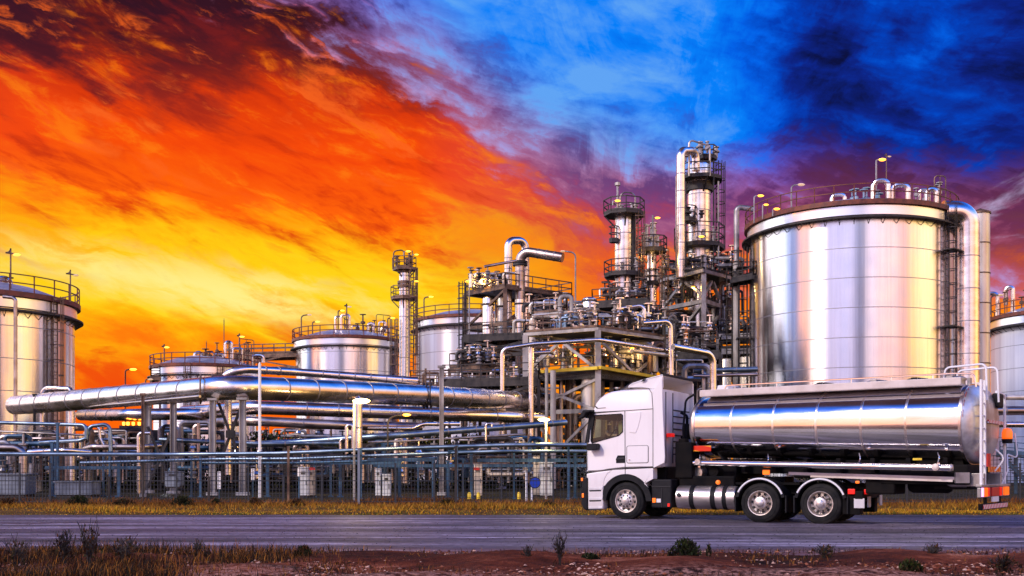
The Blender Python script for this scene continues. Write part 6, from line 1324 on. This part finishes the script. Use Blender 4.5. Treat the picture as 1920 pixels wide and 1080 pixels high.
# ------------------------------------------------------------------ ground, road, plants
def f_ground(nt, b):
    v = geopos(nt); sp = nt.node('ShaderNodeSeparateXYZ'); nt.put(sp.inputs[0], v); Y = sp.outputs[1]
    n1 = nt.noise(mapped(nt, v, (.35, .9, 1)), 1.0, 8, .62); n2 = nt.noise(v, 9.0, 6, .7); n3 = nt.noise(v, 60.0, 3, .6)
    dirt = nt.ramp(nt.add(nt.mul(n1, .75), nt.mul(n2, .25)), [(0.37, (24, 9, 5)), (.45, (70, 28, 13)), (.53, (104, 46, 24)), (.61, (150, 82, 56)), (.69, (206, 152, 126))])
    dirt = nt.mix(nt.step(n3, .58, .74, 0, .6), dirt, lin((40, 18, 14)))
    grassy = nt.ramp(nt.add(nt.mul(n1, .6), nt.mul(n2, .4)), [(.3, (40, 26, 8)), (.5, (92, 62, 16)), (.66, (130, 88, 20))])
    yard = nt.ramp(n1, [(.3, (22, 19, 15)), (.5, (44, 38, 22)), (.7, (84, 74, 26))])
    dirt = nt.mix(nt.mul(nt.step(nt.add(Y, nt.mul(n1, 3.0)), 15.0, 16.2, 1.0, 0.0), nt.step(n2, .42, .6, 0, .7)), dirt, lin((206, 150, 130))); c = nt.mix(nt.step(Y, 22, 25), dirt, grassy); c = nt.mix(nt.step(Y, 41, 43), c, yard)
    nt.put(b.inputs['Base Color'], c); b.inputs['Roughness'].default_value = .95; b.inputs['Specular IOR Level'].default_value = .15
    bn = nt.node('ShaderNodeBump'); bn.inputs['Strength'].default_value = 1.0; bn.inputs['Distance'].default_value = .14
    nt.put(bn.inputs['Height'], nt.add(n1, nt.mul(n2, .6), nt.mul(n3, .2))); nt.put(bn.inputs['Normal'], nt.node('ShaderNodeNewGeometry').outputs['Normal']) if False else None
    nt.put(b.inputs['Normal'], bn.outputs[0])
M['ground'] = mat('dry_ground', (.2, .1, .06), .95, 0, f_ground)
def f_road(nt, b):
    v = geopos(nt); sp = nt.node('ShaderNodeSeparateXYZ'); nt.put(sp.inputs[0], v); Y = sp.outputs[1]
    n1 = nt.noise(mapped(nt, v, (.07, 1.2, 1)), 1.0, 8, .62, .4); n2 = nt.noise(mapped(nt, v, (.35, .8, 1)), 2.0, 7, .7); n3 = nt.noise(mapped(nt, v, (5, 9, 1)), 1.0, 4, .75); n4 = nt.noise(mapped(nt, v, (7, 20, 1)), 1.0, 4, .7)
    c = nt.ramp(nt.add(nt.mul(n1, .62), nt.mul(n2, .18), nt.mul(n4, .20)), [(.37, (30, 25, 27)), (.45, (68, 60, 66)), (.53, (118, 106, 120)), (.61, (192, 176, 196))])
    c = nt.mix(nt.step(n3, .50, .62, 0, .72), c, lin((30, 24, 28)))
    # darker wheel tracks run along the lanes
    for yc, wd in ((18.0, .6), (20.4, .5), (23.2, 1.3), (26.4, .5), (30.4, 1.0)):
        tr_ = nt.step(nt.m('ABSOLUTE', nt.sub(nt.add(Y, nt.mul(nt.sub(n2, .5), 1.4)), yc)), .15, wd, 1.0, 0.0); c = nt.mix(nt.mul(tr_, nt.lerp(n1, .38, .6, .05, .95)), c, lin((44, 32, 44)))
    edge = nt.step(nt.add(Y, nt.mul(nt.sub(n2, .5), 2.2)), 16.9, 18.4, 1.0, 0.0)
    c = nt.mix(nt.mul(edge, .85), c, lin((104, 58, 46)))
    nt.put(b.inputs['Base Color'], c); nt.put(b.inputs['Roughness'], nt.lerp(n1, .3, .7, .72, .50)); b.inputs['Specular IOR Level'].default_value = .3
    bn = nt.node('ShaderNodeBump'); bn.inputs['Strength'].default_value = .6; bn.inputs['Distance'].default_value = .02
    nt.put(bn.inputs['Height'], nt.add(n3, n4)); nt.put(b.inputs['Normal'], bn.outputs[0])
M['road'] = mat('worn_asphalt', (.1, .09, .11), .7, 0, f_road)
# ground with a fine rough strip in the foreground, one sheet out to the horizon
xs = np.concatenate([[-6000, -1500, -400, -120, -60], np.linspace(-34, 34, 137), [60, 120, 400, 1500, 6000]])
ysg = np.concatenate([[-3000, -200, -20, 5], np.linspace(10, 17.5, 40), [18.5, 22, 28, 31], np.linspace(32, 44, 16), [60, 90, 130, 200, 400, 1000, 3000, 9000]])
rg = np.random.default_rng(3)
gv, gf = [], []
def hgt(x, y):
    if 10 <= y < 16.6 and abs(x) <= 34:
        return .05 * math.sin(x * .9 + y * 1.7) + .04 * math.sin(x * 2.3 - y * 1.1) + rg.uniform(-.02, .02) + .06 * max(0, 1 - abs(y - 15.6) / 1.2)
    if 32 < y < 41 and abs(x) <= 34: return .05 * math.sin(x * .7) * math.sin((y - 32) / 9 * PI)
    return 0.0
for y in ysg:
    for x in xs: gv.append((x, y, hgt(x, y) if not (17 < y < 32) else -.004))
nx = len(xs)
for j in range(len(ysg) - 1):
    for i in range(nx - 1): gf.append((j * nx + i, j * nx + i + 1, (j + 1) * nx + i + 1, (j + 1) * nx + i))
mb = MB(); mb.put(gv, gf, 0, True); g_ = mb.build('ground', M['ground']); tag(g_, None, None, None, 'structure')
mb = MB(); rx = np.linspace(-60, 60, 241); rv, rf = [], []
for i, x in enumerate(rx):
    e = 16.9 + .25 * math.sin(x * .8) + .18 * math.sin(x * 2.1 + 1) + rg.uniform(-.08, .08); f = 31.3 + .08 * math.sin(x * 1.7) + rg.uniform(-.04, .04)
    for y_, z_ in ((e, .0), (e + .5, .012), (f - .3, .012), (f, .0)): rv.append((x, y_, z_))
for i in range(240):
    for k in range(3): rf.append((i * 4 + k, (i + 1) * 4 + k, (i + 1) * 4 + k + 1, i * 4 + k + 1))
rf = [tuple(reversed(f)) for f in rf]
mb.put(rv, rf, 0, True); g_ = mb.build('road', M['road']); tag(g_, None, None, None, 'structure')
def vcol_mat(name, rough=.8, trans=0.25):
    def fn(nt, b):
        at = nt.node('ShaderNodeAttribute', attribute_name='tint'); nt.put(b.inputs['Base Color'], at.outputs['Color'])
        b.inputs['Specular IOR Level'].default_value = .2
    return mat(name, (.1, .1, .1), rough, 0, fn)
M['blade'] = vcol_mat('dry_grass_blade'); M['leaf'] = vcol_mat('shrub_leaf')
def blades(name, x, y, z, h, w_, lean, cols, m_='blade', parent=None, az=None):
    n = len(x); a = rg.uniform(0, 2 * PI, n) if az is None else az; l_ = rg.uniform(0, 2 * PI, n)
    ca, sa = np.cos(a) * w_ / 2, np.sin(a) * w_ / 2
    tx = x + np.cos(l_) * lean * h; ty = y + np.sin(l_) * lean * h; tz = z + h * np.sqrt(np.maximum(.05, 1 - lean ** 2))
    mx_ = x + (tx - x) * .35; my_ = y + (ty - y) * .35; mz_ = z + (tz - z) * .6
    V = np.stack([np.stack([x - ca, y - sa, z], 1), np.stack([x + ca, y + sa, z], 1), np.stack([mx_ + ca * .7, my_ + sa * .7, mz_], 1), np.stack([mx_ - ca * .7, my_ - sa * .7, mz_], 1), np.stack([tx, ty, tz], 1)], 1).reshape(-1, 3)
    base = np.array((x.mean(), y.mean(), z.min())) if parent is None else np.array(BASE[parent.name])
    idx = np.arange(n) * 5
    F = np.concatenate([np.stack([idx, idx + 1, idx + 2], 1), np.stack([idx, idx + 2, idx + 3], 1), np.stack([idx + 3, idx + 2, idx + 4], 1)])
    me = bpy.data.meshes.new(name); me.vertices.add(len(V)); me.vertices.foreach_set('co', (V - base).ravel())
    me.loops.add(F.size); me.loops.foreach_set('vertex_index', F.ravel().astype(np.int32)); me.polygons.add(len(F)); me.polygons.foreach_set('loop_start', (np.arange(len(F)) * 3).astype(np.int32))
    me.update(calc_edges=True)
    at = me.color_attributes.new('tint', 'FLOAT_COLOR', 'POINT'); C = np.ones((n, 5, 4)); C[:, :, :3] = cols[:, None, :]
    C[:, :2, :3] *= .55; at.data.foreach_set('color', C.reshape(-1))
    me.materials.append(M[m_]); o = bpy.data.objects.new(name, me); COL.objects.link(o)
    if parent is None: o.location = base
    else: o.parent = parent
    return o
def palette(n, cs, jit=.25):
    c = np.array([lin(q_)[:3] for q_ in cs]); k = rg.integers(0, len(cs), n); return c[k] * rg.uniform(1 - jit, 1 + jit, (n, 1))
def field(n, x0, x1, y0, y1, dens):
    out_x, out_y = [], []
    while sum(map(len, out_x)) < n:
        x = rg.uniform(x0, x1, n); y = rg.uniform(y0, y1, n); k = rg.random(n) < dens(x, y); out_x.append(x[k]); out_y.append(y[k])
    return np.concatenate(out_x)[:n], np.concatenate(out_y)[:n]
def lump(x, y, s=1.0): return .5 + .25 * np.sin(x * 1.3 * s + 2 * np.sin(y * .9 * s)) + .25 * np.sin(y * 2.1 * s + 1.7 * np.sin(x * .61 * s))
# verge of dry grass between road and fence
x, y = field(60000, -24, 24, 31.2, 43.5, lambda x, y: np.clip(1.5 * lump(x, y) * lump(x + 7, y + 3, .45) + .12, 0, 1))
hh_ = (.06 + .20 * np.clip((y - 32) / 6, 0, 1)) * rg.uniform(.3, 1.25, len(x)) * (.35 + 1.0 * lump(x, y, .6))
tone = np.clip((y - 31.2) / 9, 0, 1)[:, None]
cols_ = palette(len(x), [(228, 160, 26), (240, 184, 44), (190, 124, 28), (146, 132, 24)]) * (1 - tone) + palette(len(x), [(104, 58, 22), (140, 82, 34), (76, 42, 18), (120, 74, 24)]) * tone
gr_ = ((y < 32.4) & (rg.random(len(x)) < .6))[:, None]; cols_ = np.where(gr_, palette(len(x), [(78, 84, 16), (96, 96, 18)]), cols_)
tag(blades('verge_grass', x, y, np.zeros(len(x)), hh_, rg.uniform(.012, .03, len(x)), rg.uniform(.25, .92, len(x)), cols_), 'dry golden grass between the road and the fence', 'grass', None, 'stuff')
# foreground tufts
x, y = field(26000, -8.6, 8.6, 12.0, 17.4, lambda x, y: np.clip((.07 + .93 * np.clip(-(x + 1.8) / 2.6, 0, 1)) * np.clip(lump(x, y, 1.4) * 1.6 - .3, 0, 1) + .18 * (np.abs(y - 16.4) < .7) * (lump(x, y, 2) > .45), 0, 1))
hh_ = rg.uniform(.02, .19, len(x)) * rg.uniform(.35, 1.0, len(x)) * (.8 + 1.0 * np.clip(-(x + 2) / 3, 0, 1)); 
cols_ = palette(len(x), [(70, 40, 14), (116, 66, 22), (44, 26, 11), (150, 96, 32), (40, 34, 12), (24, 16, 9), (30, 20, 10)])
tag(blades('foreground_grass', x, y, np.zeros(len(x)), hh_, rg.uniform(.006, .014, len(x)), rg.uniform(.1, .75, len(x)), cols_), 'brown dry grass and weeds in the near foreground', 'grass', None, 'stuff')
# loose stones on the dirt and along the road edge
def stones(name, n, x, y, r, cols, z=0.0):
    ico = np.array([(0, 0, 1), (.9, 0, .2), (.28, .86, .1), (-.73, .53, .25), (-.73, -.53, .1), (.28, -.86, .2), (0, 0, -.4)]); fc = [(0, 1, 2), (0, 2, 3), (0, 3, 4), (0, 4, 5), (0, 5, 1), (6, 2, 1), (6, 3, 2), (6, 4, 3), (6, 5, 4), (6, 1, 5)]
    a = rg.uniform(0, 2 * PI, n); V = np.repeat(ico[None], n, 0) * rg.uniform(.7, 1.3, (n, 7, 1)) * r[:, None, None] * np.array([1.2, 1, .6]); ca, sa = np.cos(a)[:, None], np.sin(a)[:, None]
    X = V[:, :, 0] * ca - V[:, :, 1] * sa + x[:, None]; Y_ = V[:, :, 0] * sa + V[:, :, 1] * ca + y[:, None]; V = np.stack([X, Y_, V[:, :, 2] + z + .004], 2).reshape(-1, 3)
    F = (np.array(fc)[None] + (np.arange(n) * 7)[:, None, None]).reshape(-1, 3); base = np.array((x.mean(), y.mean(), 0))
    me = bpy.data.meshes.new(name); me.from_pydata((V - base).tolist(), [], F.tolist()); at = me.color_attributes.new('tint', 'FLOAT_COLOR', 'POINT'); C = np.ones((n, 7, 4)); C[:, :, :3] = cols[:, None, :]; at.data.foreach_set('color', C.reshape(-1))
    me.materials.append(M['stone']); o = bpy.data.objects.new(name, me); COL.objects.link(o); o.location = base; return o
M['stone'] = vcol_mat('loose_stone', .9)
x, y = field(5000, -9, 9, 12.2, 17.2, lambda x, y: np.clip(lump(x + 3, y, 1.1) * 1.6 - .4, 0.03, 1)); tag(stones('gravel', len(x), x, y, rg.uniform(.008, .035, len(x)) * rg.uniform(.5, 1.2, len(x)), palette(len(x), [(96, 44, 26), (140, 84, 60), (190, 150, 130), (50, 22, 14)]), .02), 'small loose stones on the red dirt in front', 'gravel', None, 'stuff')
x, y = field(3000, -16, 16, 16.8, 30.5, lambda x, y: np.clip(.25 + 1.2 * np.exp(-np.abs(y - 17.4) / .8) + .7 * np.exp(-np.abs(y - 23.2) / .9) + .4 * np.exp(-np.abs(y - 20.4) / .5), 0, 1) * np.clip(lump(x, y * .4, .8) * 1.5, .1, 1)); tag(stones('road_gravel', len(x), x, y, rg.uniform(.006, .017, len(x)) * (1 + .6 * (y < 18)), palette(len(x), [(56, 48, 52), (76, 66, 72), (120, 108, 116), (40, 34, 38)]), .012), 'dark grit scattered over the worn road', 'gravel', None, 'stuff')
# individual weeds, dark shrubs
def shrub(label, px_, D, wpx, hpx, n, cols, yb=None, group=None, dry=False, name='shrub', cat='shrub'):
    b = P(px_, 880, D); w_ = PX(wpx, D); h = PX(hpx, D)
    t = thing(name, label, cat, (b[0], D, 0), group)
    st = MB()
    for i in range(26 if dry else 7):
        a = rnd.uniform(0, 2 * PI); l_ = rnd.uniform(.2, .9); e = (b[0] + math.cos(a) * w_ * .45 * l_, D + math.sin(a) * w_ * .35 * l_, h * rnd.uniform(.6, 1.0)); m1 = (b[0] + (e[0] - b[0]) * .3, D + (e[1] - D) * .3, e[2] * .55)
        st.sweep([(b[0], D, -.02), m1, e], .012 if h < .8 else .02, 4, smooth=False, rad=[.007, .005, .002] if dry else [.014, .010, .004])
        if dry:
            for k in range(3):
                f = rnd.uniform(.4, .95); p = (b[0] + (e[0] - b[0]) * f, D + (e[1] - D) * f, e[2] * f); q_ = (p[0] + rnd.uniform(-.15, .15) * w_, p[1] + rnd.uniform(-.1, .1) * w_, p[2] + rnd.uniform(.05, .3) * h); st.sweep([p, q_], .004, 3, smooth=False)
    st.build('stem', M['brown' if not dry else 'dark'], t)
    n = int(n * (.45 if dry else 1)); u = rg.random(n); th_ = rg.uniform(0, 2 * PI, n); rr_ = np.sqrt(rg.random(n)) * w_ / 2 * (.75 + .35 * np.sin(th_ * 3 + px_) )
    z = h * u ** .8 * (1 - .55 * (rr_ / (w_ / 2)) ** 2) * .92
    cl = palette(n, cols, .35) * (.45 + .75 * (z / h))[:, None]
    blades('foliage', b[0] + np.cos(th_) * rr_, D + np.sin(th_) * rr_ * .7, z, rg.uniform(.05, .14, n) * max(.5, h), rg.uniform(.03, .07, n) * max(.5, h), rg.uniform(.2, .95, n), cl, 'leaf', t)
    return t
GR = [(34, 44, 14), (22, 32, 12), (50, 58, 18), (30, 26, 12)]; DR = [(70, 40, 18), (96, 58, 24), (48, 28, 14), (60, 52, 20)]
for lab, px_, D, wp, hp, n, cs in (('dark green shrub at the fence, left of the dark fence post', 148, 39, 46, 22, 1600, GR), ('low dark shrub with dry tips at the fence, second from the left', 232, 39, 44, 14, 1000, GR + DR), ('dark green bushy shrub at the fence left of the thick dark post', 342, 39, 44, 20, 1400, GR), ('brown bushy weed at the left end of the fence', 14, 39, 50, 16, 1000, DR),
                                 ('brown scrub at the fence below the white pole', 478, 38.5, 30, 18, 700, DR), ('brown scrub at the fence right of the pole foot', 556, 38.5, 40, 16, 700, DR), ('dark weed clump at the fence by the darkest post', 838, 38.5, 40, 14, 900, GR + DR), ('small greenish weed at the fence below the blue round sign', 1030, 38, 34, 10, 600, GR + DR), ('pale spiky plant behind the fence between the grey columns', 312, 42.5, 34, 18, 400, [(120, 128, 110), (150, 150, 140), (90, 100, 70)]), ('small dark shrub behind the grey fence post left of the thick one', 405, 39.5, 20, 14, 500, GR)):
    shrub(lab, px_, D, wp, hp, n, cs)
for lab, px_, D, wp, hp, n, cs, dry in (('dark leafy weed in the red dirt in front of the fuel tank', 1286, 15.6, 64, 44, 1300, GR, False), ('small upright weed right of the dark leafy one', 1329, 15.6, 10, 36, 120, GR, False), ('bare dry weed at the road edge in the middle', 1050, 14.8, 44, 60, 60, DR, True), ('tiny bare sprig left of the bare dry weed', 990, 15.2, 30, 34, 40, DR, True), ('low green weed between the sprig and the leafy weed', 1106, 15.3, 40, 16, 500, GR, False), ('dark grass clump at the road edge left of the cab', 570, 16.0, 36, 24, 500, GR + DR, False), ('bright green low weed at the bottom right', 1706, 13.9, 44, 24, 600, [(40, 52, 14), (56, 62, 18), (30, 38, 12), (70, 52, 22)], False),
                                 ('tall dry weed at the left foreground, with bare twigs', 166, 14.2, 60, 92, 200, DR, True), ('tall dry stalks left of the tallest foreground weed', 120, 14.4, 54, 74, 240, DR, True), ('dry spiky weed at the far left foreground', 30, 14.0, 70, 62, 300, DR, True), ('dry twigs right of the tallest foreground weed', 232, 14.6, 80, 60, 260, DR, True), ('thin dry weed in the left centre foreground', 372, 15.5, 30, 40, 60, DR, True), ('dry weed at the road edge by the last tractor wheel', 1545, 16.0, 60, 26, 260, DR, True), ('dry sprigs at the road edge below the tanker tail', 1750, 15.8, 50, 30, 120, DR, True), ('dry bush in the right corner of the foreground', 1880, 13.6, 70, 40, 300, DR, True)):
    shrub(lab, px_, D, wp, hp, n, cs, dry=dry, name='weed', cat='weed')
# dark hedge of trees behind the low pipework
def tree(label, px_, D, w_, h, seed, cols):
    b = P(px_, 880, D); t = thing('tree', label, 'tree', (b[0], D, 0), 'low trees behind the pipework')
    tr_ = MB(); r2 = random.Random(seed); top = (b[0] + r2.uniform(-.3, .3), D, h * .55); tr_.sweep([(b[0], D, -.05), (b[0] + .1, D, h * .3), top], .16, 7, rad=[.2, .15, .09])
    cl_c = []
    for k in range(7):
        e = (b[0] + r2.uniform(-.42, .42) * w_, D + r2.uniform(-.3, .3) * w_, h * r2.uniform(.45, .9)); cl_c.append(e); tr_.sweep([(top[0], top[1], h * r2.uniform(.25, .5)), e], .06, 5, rad=[.07, .025])
    tr_.build('trunk', M['brown'], t)
    n = 3000; k = rg.integers(0, 7, n); cc = np.array(cl_c)[k]; s_ = rg.uniform(.18, .28, 7)[k] * w_
    d = rg.normal(size=(n, 3)); d /= np.linalg.norm(d, axis=1)[:, None]; p = cc + d * (s_ * rg.random(n) ** .4)[:, None] * np.array([1, 1, .7]); p[:, 2] = np.where(rg.random(n) < .3, rg.random(n) * h * .5, np.maximum(p[:, 2], .1))
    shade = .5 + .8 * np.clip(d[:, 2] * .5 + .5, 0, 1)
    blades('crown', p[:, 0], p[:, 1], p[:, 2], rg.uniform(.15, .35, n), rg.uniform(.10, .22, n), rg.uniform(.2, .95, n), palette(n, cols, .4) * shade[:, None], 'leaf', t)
TC = [(14, 20, 8), (24, 30, 10), (50, 54, 14), (10, 14, 8), (84, 80, 24)]
tl_ = ['behind the grey boxes', 'behind the bright riser on the left', 'behind the rusty column', 'behind the braced grey columns', 'behind the thick bright riser', 'behind the white pole', 'behind the tall white cabinet', 'left of the brightest lamp', 'right of the brightest lamp', 'behind the twin cabinets', 'behind the white capped column', 'behind the cream cabinet', 'behind the yellowish column', 'behind the round blue sign', 'at the left foot of the main module', 'left of the dull elbow pipe', 'behind the truck cab', 'below the silver tank', 'behind the tanker tail']
for i, px_ in enumerate((120, 170, 235, 300, 372, 440, 510, 580, 640, 705, 770, 850, 920, 985, 1045, 40, 1160, 1560, 1760)):
    tree('low dark leafy tree ' + tl_[i], px_ + rnd.uniform(-8, 8), rnd.uniform(72, 76), rnd.uniform(4.4, 5.8), rnd.uniform(2.7, 4.0), 200 + i, TC)
